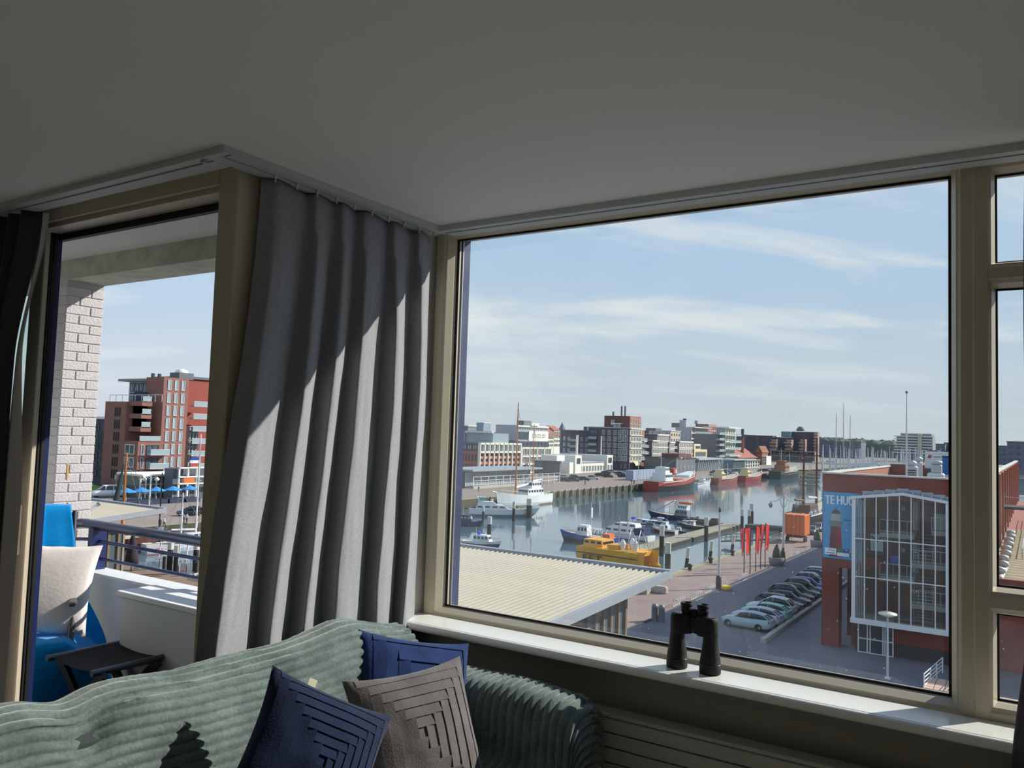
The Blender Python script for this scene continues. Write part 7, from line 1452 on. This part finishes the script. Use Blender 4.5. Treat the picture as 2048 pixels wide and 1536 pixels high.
# ================================================================== CARS AND PEOPLE ON THE FAR QUAY
rr = random.Random(4)
cols = [(36, 40, 48), (54, 60, 70), (150, 154, 160), (30, 34, 40), (70, 76, 86), (196, 200, 204), (44, 48, 58)]
nm = ['black', 'slate grey', 'silver', 'near-black', 'grey', 'white', 'dark blue-grey']
FAR = [(1128, 963), (1147, 963), (1128, 957), (1150, 957), (1168, 961), (1186, 959), (1200, 953), (1216, 955), (1212, 948), (1222, 946), (1246, 955), (1240, 950), (1252, 948), (1262, 947)]
for k, (px, py) in enumerate(FAR):
    p = gp(px, py); c = k % 7; car((p.x, p.y, GZ), rr.choice((0.5, 0.55, 0.6)) + PI, cols[c], rr.choice(('hatch', 'sedan', 'suv')), '%s car, %s from the left in the car park before the white building' % (nm[c], ORD[k] if k < 13 else 'last'), 'cars parked on the far quay', detail=False)
for k in range(24):
    px = 1428 + (k % 12) * 5.2; p = onX(px, 935, -131 + 8 * (k // 12)); car((p.x, p.y, GZ), 0.3, cols[k % 7], 'hatch', 'tiny parked car in the distant rows before the blue showroom', 'distant cars beyond the trawlers', detail=False)
for k in range(10):
    p = onX(1522 + k*3.0, 933, -124); car((p.x, p.y, GZ), 0.4, cols[(k*3) % 7], 'hatch', 'tiny parked car at the very end of the far quay', 'cars at the quay end', detail=False)
# blue-grey container and red van behind the cutter
X = FX - 12; ya, yb = YX(1266, X, 960), YX(1334, X, 955); t = thing('site_container', 'long pale blue site container on the far quay left of the cutter', 'container', (X, ya, GZ)); zt = ZX(1270, 941, X) - GZ; cb_ = M('container_blue', (150, 162, 184), .6)
MB().box((-3, 0, .1), (0, (yb - ya)*.76, zt)).build('body', cb_, t); MB().box((-3, (yb - ya)*.77, .1), (0, yb - ya, zt*.95)).build('white_cabin', whiteb, t)
for k in range(8): MB().box((0, k*(yb - ya)*.76/8, .2), (.08, k*(yb - ya)*.76/8 + .2, zt - .1)).build('rib', greyb, t)
X = FX - 22; t = thing('delivery_van', 'dark red and white van parked near the dark cube hall', 'van', (X, YX(1345, X, 935), GZ), 0.2 + PI/2); MB().bbox((-3.4, -1.2, .4), (3.4, 1.2, 2.9), .2).build('body', bred, t); MB().bbox((1.2, -1.22, .42), (3.5, 1.22, 2.4), .2).build('cab', bw_, t)
for x in (-2, 2):
    for y in (-1.2, 1.0): inst('wheel', wheel_me, t, (x, y, .4), scale=(1.2, 1.2, 1.2))
pq = gp(1276, 966); t = thing('street_lamp', 'thin tall lamp post on the far quay edge', 'street lamp', pq); zt = onY(1279, 880, pq.y).z - GZ; MB().tube([(0, 0, 0), (0, 0, zt)], [.14, .07], 8).build('pole', grey_p, t); MB().box((-.9, -.15, zt), (.9, .15, zt + .2)).build('head', grey_p, t)
for k, (px, py, pt_) in enumerate(((1370, 965, 902), (1362, 952, 920))):
    pq = gp(px, py); t = thing('street_lamp', ('round-headed lamp post behind the red cutter', 'white globe lamp beside the dark cube hall')[k], 'street lamp', (FX - 4, onX(px, py, FX - 4).y, GZ)); zt = 10 - 2*k; MB().tube([(0, 0, 0), (0, 0, zt)], [.13, .07], 8).build('pole', grey_p, t); MB().lathe((0, 0, zt), [(.05, 0), (.4, .3), (.4, .6), (.05, .9)], 10).build('globe', whiteb, t)
# people: one continuous skinned body each
SKINM = [M('person_skin', (190, 146, 120), .7), M('person_hair', (60, 46, 38), .8)]
def person(label, loc, rz, top, trouser, stride=.22, name='person'):
    V = [(0, 0, .95), (0, 0, 1.2), (0, 0, 1.42), (0, 0, 1.52), (0.02, 0, 1.64), (0.02, 0, 1.74), (0, .10, .9), (stride*.5, .10, .5), (stride, .10, .06), (stride + .14, .11, .03), (0, -.10, .9), (-stride*.3, -.10, .5), (-stride, -.10, .06), (-stride + .14, -.11, .03), (0, .2, 1.40), (-stride*.4, .25, 1.12), (stride*.1, .25, .88), (0, -.2, 1.40), (stride*.3, -.25, 1.12), (stride*.7, -.24, .9)]
    E = [(0, 1), (1, 2), (2, 3), (3, 4), (4, 5), (0, 6), (6, 7), (7, 8), (8, 9), (0, 10), (10, 11), (11, 12), (12, 13), (2, 14), (14, 15), (15, 16), (2, 17), (17, 18), (18, 19)]
    Rr = [.14, .15, .13, .055, .095, .085, .09, .07, .045, .035, .09, .07, .045, .035, .065, .05, .04, .065, .05, .04]
    me_ = bpy.data.meshes.new('person'); me_.from_pydata(V, E, []); me_.update(); o = bpy.data.objects.new('tmp', me_); COL.objects.link(o)
    md = o.modifiers.new('s', 'SKIN'); md.use_smooth_shade = True
    for i, v in enumerate(me_.skin_vertices[0].data): v.radius = (Rr[i], Rr[i]*.85); v.use_root = (i == 0)
    o.modifiers.new('d', 'SUBSURF').levels = 1
    dg = bpy.context.evaluated_depsgraph_get(); ev = bpy.data.meshes.new_from_object(o.evaluated_get(dg)); bpy.data.objects.remove(o)
    for mt in (M('cloth_%d_%d_%d' % top, top, .9), M('cloth_%d_%d_%d' % trouser, trouser, .9), SKINM[0], SKINM[1]): ev.materials.append(mt)
    for p in ev.polygons: z = p.center.z; x = p.center.x; p.material_index = 3 if (z > 1.68 or (z > 1.58 and x < -.03)) else 2 if z > 1.5 or (z < 1.0 and abs(p.center.y) > .19) else 0 if z > .95 else 1
    return tag(inst(name, ev, None, loc, rz), label, 'person')
for k, (px, py, c, tr, lab) in enumerate(((1263, 969, (50, 52, 60), (30, 32, 40), 'person in dark clothes walking on the far quay, left of a pair'), (1268, 970, (70, 60, 60), (36, 38, 48), 'person in dark clothes walking on the far quay, right of a pair'), (1170, 971, (44, 46, 54), (34, 36, 44), 'lone person in dark clothes standing on the far quay'), (957, 984, (60, 60, 66), (40, 42, 50), 'person in grey on the quay behind the motor yacht'))):
    p = gp(px, py); person(lab, (p.x, p.y, GZ), 1.0 + k, c, tr)

# ================================================================== LEFT VIEW: TOWER AND PROMENADE
TX = -172.0; tb_ = M('brick_tower', (136, 97, 87), .85, vary=.07, vscale=.4)
yC = YX(270.5, TX, 985); yT0, yT1 = YX(321, TX, 883), YX(376, TX, 800); zTop = ZX(331, 754, TX); zLow = ZX(276, 883, TX)
b = Bld('brick_tower', 'tall stepped red brick apartment tower with glass balconies seen past the balcony', TX, yC)
b.box('tall_block', TX - 7, TX, yT0, yT1, GZ, zTop, tb_); b.box('front_block', TX - 6.2, TX, yC, yT0, GZ, zLow, tb_)
xs_ = XY(214, yC + 1, 850); zA_ = ZY(218, 803, yC + 1); b.box('stepped_block', xs_, TX - 6, yC + .3, yT1, GZ, zA_, tb_)
fh = (zTop - GZ) / 8.6
b.wins('X', TX, yT0 + .6, yT1 - .6, GZ + fh*.7, zTop - .3, 3, 8, .52, .78, WFR, WGL_L); b.wins('Y', yC + .3, xs_ + 4, TX - 8, GZ + fh*.7, zA_ - 1, 3, 6, .42, .72, WFD, WGL); b.wins('Y', yC, TX - 5.4, TX - .8, GZ + fh*.7, zLow - .4, 1, 3, .8, .78, WFR, WGL)
b.wins('X', TX, yC + .5, yC + (yT0 - yC)*.3, GZ + fh*.7, zLow - .4, 1, 3, .62, .78, WFR, WGL); b.wins('X', TX, yC + (yT0 - yC)*.34, yT0 - .2, GZ + fh*.7, zLow - .4, 1, 3, .9, .75, WFD, WGL)
b.slabs('X', TX, yC + (yT0 - yC)*.4, yT0 + 1.5, [GZ + fh*(.75 + 1.02*k) for k in range(3)], 1.6, greyb)
for yy in (808, 833, 859): z = ZX(290, yy, TX - 2); b.box('balcony_parapet', TX - 6, TX - 1, yC + 1, yT0 - 2, z - .5, z + .6, tb_); b.slabs('X', TX - 1.2, yC + 1.2, yT0 - 2.2, [z + .7], .2, greyb); b.box('balcony_back', TX - 6.1, TX - 6, yC + 2, yT0, z + .6, z + 3.0, WGL)
b.slabs('X', TX - .3, yC + .3, yT0, [zLow + .2], .3, tb_)
zp = zA_; px0, px1 = XY(258, yC + 8, 780), XY(308, yC + 8, 780); b.box('penthouse', px0, px1, yC + 8, yT0 + 6, zp, zTop - .8, greyb); b.box('penthouse_roof', px0 - 2.5, px1 + 2, yC + 6.5, yT0 + 6, zTop - .8, zTop - .2, M('roof_slab_grey', (130, 134, 136), .7)); b.wins('Y', yC + 8, px0 + .5, px1 - .5, zp + .3, zTop - 1, 5, 2, .8, .85, WFD, WGL_L); b.box('tower_shoulder', px1, TX - 7, yC + 9, yT1, zp, zTop - .5, tb_)
mb = MB()
for k in range(9): x = xs_ + k*2.6; mb.tube([tuple(Vector((x, yC + 1.3, zA_)) - b.B), tuple(Vector((x, yC + 1.3, zA_ + 1.6)) - b.B)], .06, 5)
mb.tube([tuple(Vector((xs_, yC + 1.3, zA_ + 1.6)) - b.B), tuple(Vector((xs_ + 21, yC + 1.3, zA_ + 1.6)) - b.B)], .07, 5); mb.build('roof_railing', WFR, b.root)
b.box('roof_plant', TX - 6.8, TX - 3, yT0 + 6, yT0 + 10, zTop, zTop + 1.6, greyd); MB().lathe(Vector((TX - 5, yT0 + 8, zTop + 1.6)) - b.B, [(1.6, 0), (1.4, .6), (.5, 1.0)], 14).build('roof_cap', whiteb, b.root)
for q in (1.5, 3.2): b.box('roof_vent', TX - 6, TX - 5.4, yT0 + q - 1, yT0 + q - .4, zTop, zTop + 1.0, WFD)
b.box('base_canopy', TX - .2, TX + .6, yC, yT1, GZ + 3.6, GZ + 4.1, greyb); b.box('entrance', TX - .1, TX + .1, yC + 1.6, yC + 3.4, GZ, GZ + 3.4, WFD)
# red neighbour
rX = TX - 6; ya, yb = YX(381, rX, 800), YX(430, rX, 800); zr_ = ZX(385, 757, rX); b = Bld('red_tower', 'bright red brick tower with grey balconies beside the door post', rX, ya); b.box('wall', rX - 16, rX - 2, ya, yb, GZ, zr_, M('brick_bright_red', (146, 76, 65), .85)); b.box('bay', rX - 2, rX, ya, ya + (yb - ya)*.38, GZ + 4, zr_ - 12, greyb); hs = [GZ + 5 + fh*k for k in range(6)]; b.slabs('X', rX - .2, ya, ya + (yb - ya)*.6, hs, 1.8, greyb); b.wins('X', rX, ya, ya + (yb - ya)*.38, GZ + 5, zr_ - 12, 3, 6, .8, .8, WFD, WGL_L); b.box('roof_rim', rX - 16, rX - 1.5, ya - .3, yb, zr_, zr_ + .6, greyd); MB().tube([tuple(Vector((rX - 8, ya + 1, zr_)) - b.B), tuple(Vector((rX - 8, ya + 1, zr_ + 1.6)) - b.B)], .4, 8).build('roof_vent', WFD, b.root)
# dark low block left of the tower
Yq = 112; x0, x1 = XY(188, Yq, 900), xs_ - .6; b = Bld('dark_block', 'dark glazed block between the white pier and the brick tower', x0, Yq); z = ZY(200, 838, Yq); b.box('wall', x0, x1, Yq, Yq + 20, GZ, z, dkb); b.wins('Y', Yq, x0, x1, GZ + 2, z - 1, 4, 6, .7, .8, WFD, WGL); b.box('roof_edge', x0, x1, Yq - .3, Yq + 20, z, z + .6, whiteb)
struct(MB().grid(lambda u, v: (-168 - 34*u, 84 + 22*v, GZ + .1 + 2.6*smooth(0.1, 1, u)), 10, 4).build('lawn', M('lawn_green', (112, 142, 56), .95, vary=.15, vscale=.5)))
# white van
p = gp(215, 994); vn = thing('minivan', 'white minivan parked on the grass edge below the tower', 'van', p, math.radians(72)); q = MB()
S = [(-2.75, .80, .45, .9), (-2.6, .92, .3, 1.05), (-1.9, .98, .28, 1.22), (-1.5, 1, .28, 1.3), (2.2, 1, .28, 1.32), (2.6, .97, .32, 1.3), (2.72, .9, .5, 1.2)]
q.loft([[(x, -w, zb), (x, -w*1.02, (zb + zt_)/2), (x, -w*.97, zt_), (x, w*.97, zt_), (x, w*1.02, (zb + zt_)/2), (x, w, zb)][::-1] for x, w, zb, zt_ in S], 0, True, True); q.build('body', bw_, vn)
q = MB(); q.loft([[(x, -w, 1.26), (x, -w*.88, zt_), (x, w*.88, zt_), (x, w, 1.26)][::-1] for x, w, zt_ in ((-1.75, .95, 1.3), (-.75, .95, 2.12), (2.35, .95, 2.15), (2.6, .93, 1.35))], 0, True, False); q.build('glasshouse', bglass, vn); q = MB(); q.loft([[(x, -w, z), (x, -w*.97, z + .14), (x, w*.97, z + .14), (x, w, z)][::-1] for x, w, z in ((-.8, .85, 2.02), (.5, .87, 2.08), (2.42, .85, 2.03))], 0, True, True); q.build('roof', bw_, vn)
for x in (-.55, .75, 2.3):
    for s in (-1, 1): MB().obox((x, s*.91, 1.68), (.09, 0, 0), (0, .05, 0), (0, 0, .42)).build('pillar', bw_, vn)
for x in (-1.8, 1.75):
    for y in (-.95, .78): inst('wheel', wheel_me, vn, (x, y, .33))
vn.scale = (1.15, 1.15, 1.15)
t = thing('road_sign', 'small round sign on a post behind the white van', 'sign', gp(231, 982)); MB().tube([(0, 0, 0), (0, 0, 3.4)], .06, 6).build('post', grey_p, t); MB().obox((0, 0, 3.2), (.06, .03, 0), (-.3, .5, 0), (0, 0, .55)).build('plate', whiteb, t)
# terrace pavilion, kiosk, parasols
Xv = -157.0; ya, yb = YX(280, Xv, 985), YX(372, Xv, 985); b = Bld('terrace_pavilion', 'white-framed glass terrace pavilion at the foot of the tower', Xv, ya); zp = GZ + 4.6; b.box('roof', Xv - 9, Xv + .6, ya, yb, zp, zp + .4, whiteb); b.box('glazing', Xv - 8, Xv - .3, ya + .3, yb - .3, GZ, zp, M('pavilion_glass', (96, 104, 104), .15, spec=.6))
for k in range(10): y = ya + (yb - ya)*k/9; b.box('post', Xv - .2, Xv + .1, y - .12, y + .12, GZ, zp, whiteb)
for z in (1.0, 2.8): b.box('rail', Xv - .1, Xv, ya, yb, GZ + z, GZ + z + .14, whiteb)
Xv = -150.0; ya, yb = YX(356, Xv, 985), YX(425, Xv, 985); b = Bld('white_kiosk', 'two-storey white steel kiosk with signs beside the terrace pavilion', Xv, ya)
b.box('back', Xv - 5, Xv - 2, ya, yb, GZ, GZ + 6.4, M('kiosk_grey', (90, 96, 104), .5))
for k in range(5): y = ya + (yb - ya)*k/4; b.box('post', Xv - .2, Xv + .2, y - .15, y + .15, GZ, GZ + 6.6, whiteb)
for z in (3.2, 4.6, 6.5): b.box('beam', Xv - .2, Xv + .3, ya, yb, GZ + z, GZ + z + .28, whiteb)
for k in range(3): b.box('sign_panel', Xv + .2, Xv + .3, ya + 1 + k*3.4, ya + 3.6 + k*3.4, GZ + 3.5, GZ + 4.5, (borange, bgreen, bw_)[k])
b.box('flag_stripe', Xv - .3, Xv + .1, ya + (yb - ya)*.3, ya + (yb - ya)*.55, GZ + 6.9, GZ + 7.6, bred); b.box('flag_stripe', Xv - .3, Xv + .1, ya + (yb - ya)*.3, ya + (yb - ya)*.55, GZ + 7.6, GZ + 8.2, bw_); b.box('flag_stripe', Xv - .3, Xv + .1, ya + (yb - ya)*.3, ya + (yb - ya)*.55, GZ + 8.2, GZ + 8.8, bblue)
par_m = M('parasol_blue', (60, 140, 200), .8)
for k, px in enumerate((252, 282, 312, 345, 378)):
    Xp_ = -146; y = onX(px, 1000, Xp_).y; t = thing('parasol', ('leftmost', 'second', 'middle', 'fourth', 'rightmost')[k] + ' bright blue terrace parasol below the tower', 'parasol', (Xp_, y, GZ), 0, 'blue terrace parasols')
    MB().tube([(0, 0, 0), (0, 0, 3.3)], .06, 6).build('pole', grey_p, t); MB().loft([[(r*math.cos(a), r*math.sin(a), z) for a in [PI/4*i + PI/8 for i in range(8)]] for r, z in ((1.75, 2.45), (1.75, 2.55), (.1, 3.3))]).build('canopy', par_m, t); MB().box((-1.5, -1.6, 0), (1.5, 1.6, .9)).build('bar_front', M('terrace_navy', (46, 56, 78), .7), t)
# second ribbed-roof building
shed(-132, -75.5, 36.2, 51.1, EYE - 10.2, EYE - 9.0, 'ribbed cream roofed building on the left, seen through the balcony railing', .42, 300, -77.3, 'harbour_restaurant')
t = thing('roof_pipe', 'short white flue leaning on the ribbed roof seen past the railing', 'flue', (-80.5, 45.5, EYE - 9.45)); MB().tube([(0, 0, 0), (.5, 1.0, .9)], .16, 8).build('flue', bw_, t); MB().tube([(.5, 1.0, .9), (.58, 1.16, 1.05)], .2, 8).build('cap', bgrey, t)
# lamp with twin globes, black mast
p = gp(297, 1030); t = thing('street_lamp', 'lamp post with twin white globes on the left promenade', 'street lamp', p); h = onY(296, 948, p.y).z - GZ; MB().tube([(0, 0, 0), (0, 0, h)], [.14, .09], 8).build('pole', grey_p, t); v_ = Vector((CR.x, CR.y, 0)).normalized()
for s in (-1, 1): MB().tube([Vector((0, 0, h - .8)), v_*s*.7 + Vector((0, 0, h - .5)), v_*s*1.1 + Vector((0, 0, h - .6))], .05, 6).build('arm', grey_p, t); MB().lathe(v_*s*1.1 + Vector((0, 0, h - 1.2)), [(.05, 0), (.38, .2), (.42, .45), (.1, .75)], 10).build('globe', whiteb, t)
p = gp(318, 1062); t = thing('signal_mast', 'thin black mast standing at the promenade edge', 'mast', p); MB().tube([(0, 0, 0), (0, 0, onY(322, 945, p.y).z - GZ)], [.12, .07], 8).build('pole', bblack, t); MB().box((-.5, -.5, 0), (.5, .5, .6)).build('foot', bgrey, t)
# promenade car, people, boats
p = gp(380, 1031); car((p.x, p.y, GZ), math.radians(70), (36, 38, 44), 'suv', 'black car parked on the promenade by the white kiosk')
for k, (px, py, c, tr, lab) in enumerate(((319, 1059, (60, 58, 66), (40, 40, 50), 'person in dark jacket standing on the left promenade'), (328, 1056, (200, 196, 190), (70, 74, 84), 'person in a pale top walking on the left promenade'), (367, 1052, (140, 50, 48), (44, 46, 56), 'person in a red top on the left promenade'), (373, 1048, (216, 214, 210), (40, 44, 60), 'person in a white shirt near the black car'), (393, 1056, (170, 110, 70), (210, 206, 200), 'person in a tan top near the promenade edge'))):
    q_ = gp(px, py); person(lab, (q_.x, q_.y, GZ), .6*k, c, tr)
t = boat('sailboat', 'white sailboat with red stripe and red cover moored by the promenade', 318, 1108, 11, 3.2, 1.5, bw_, bw_, math.radians(70), fit=50); MB().box((-5, -1.46, -.05), (4, 1.46, .22)).build('boot_stripe', bred, t); cab(t, -2, 2, 1.9, 1.5, 2.1, win=True); MB().box((-1.5, -.7, 2.1), (1.2, .7, 2.5)).build('red_cover', bred, t)
for k, (px, pb, ptop, lab) in enumerate(((390, 1088, 868, 'sailboat with tall white mast and rigging beside the curtain'), (360, 1100, 985, 'sailboat with a plain white mast seen above the railing'))):
    q_ = wp(px, pb); t = thing('sailboat', lab, 'boat', (q_.x, q_.y, WZ), math.radians(75)); hull(t, 10, 3, 1.1, bw_, bw_); h = onY(px, ptop, q_.y).z - WZ; mast(t, 0, 1.1, h, .16, bw_, stays=[(4.8, 0, 1.5), (-4.6, 0, 1.2), (0, 1.5, 1.1), (0, -1.5, 1.1)], spr=(.55,)); cab(t, -1.5, 2, 1.9, 1.1, 1.7); MB().tube([(0, 0, 2.2), (-3.6, 0, 2.3)], .16, 6).build('boom', bw_, t)
q_ = onX(246, 1030, FX + 5); t = thing('gaff_cutter', 'old sailing cutter with orange wooden mast and dark furled sail', 'boat', (q_.x, q_.y, WZ), math.radians(80)); hull(t, 14, 4.2, 1.6, bbrown, bblack); mast(t, 0, 1.6, ZX(254, 905, FX + 5) - WZ, .26, bwood, stays=[(6.5, 0, 2), (-3, 2, 1.6), (3, -2, 1.6)]); MB().tube([(-.3, 0, 12), (-1.2, 0, 6), (-2.8, 0, 3.2), (-4.5, 0, 2.6)], [.1, .5, .45, .2], 8).build('furled_sail', M('sail_dark', (44, 60, 62), .8), t); cab(t, -4, 0, 2.4, 1.6, 2.6, bwood)
# low jetty with clutter
jt = thing('jetty', 'low wooden jetty with mooring gear below the balcony railing', 'jetty', (-98, 53.5, WZ)); pl = MB().box((0, 0, 0), (2.9, 5.0, .9)).mesh('deck_section', M('jetty_boards', (132, 110, 90), .9, vary=.15, vscale=1))
for k in range(15): inst('deck_section', pl, jt, (k*3.0, 0, 0))
for k in range(8): MB().tube([(k*6, 5.0, -1), (k*6, 5.0, 2.4)], .2, 8).build('jetty_post', dark_tim, jt)
for k, (px, py, w) in enumerate(((318, 1138, .8), (372, 1146, .9), (356, 1150, .8))):
    q_ = onZ(px, py, WZ + .9); t = thing('feather_banner', ('left', 'right', 'middle')[k] + ' white feather banner standing on the low jetty', 'banner', q_, math.radians(-30), 'white banners on the jetty'); MB().tube([(0, 0, 0), (.1, 0, 3.4), (.5, 0, 4.2)], .04, 6).build('pole', bblack, t); MB().grid(lambda u, v: (.08 + w*u*(1 - .3*v), .04*math.sin(6*v), 4.1 - 2.9*v - .3*u), 4, 8).build('banner_cloth', thin_cloth('banner_white', (232, 232, 232)) if 'banner_white' not in MATS else MATS['banner_white'], t)
    for j in range(3): MB().box((.2, -.06, 1.9 + j*.6), (.2 + w*.4, -.05, 2.2 + j*.6)).build('banner_print', bgrey, t)
q_ = onZ(260, 1141, GZ); t = thing('closed_parasol', 'tall closed dark parasol beside the ribbed-roof building', 'parasol', onZ(262, 1143, WZ + .9)); MB().lathe((0, 0, 0), [(.06, 0), (.06, .8), (.75, .9), (.7, 1.6), (.35, 3.6), (.12, 4.3)], 12).build('folded_canopy', M('parasol_dark', (48, 42, 50), .85), t); MB().lathe((0, 0, 4.3), [(.16, 0), (.16, .15), (.02, .2)], 8).build('cap', bw_, t)
for k, (px, py) in enumerate(((338, 1150), (390, 1150), (351, 1158))):
    pole('mooring_pile', ('short dark pile at the jetty left of the banner', 'thick grey pile by the curtain edge', 'short pile in front of the jetty')[k], 'mooring pile', onZ(px, py, WZ - .5), 4.0, .35, .9)
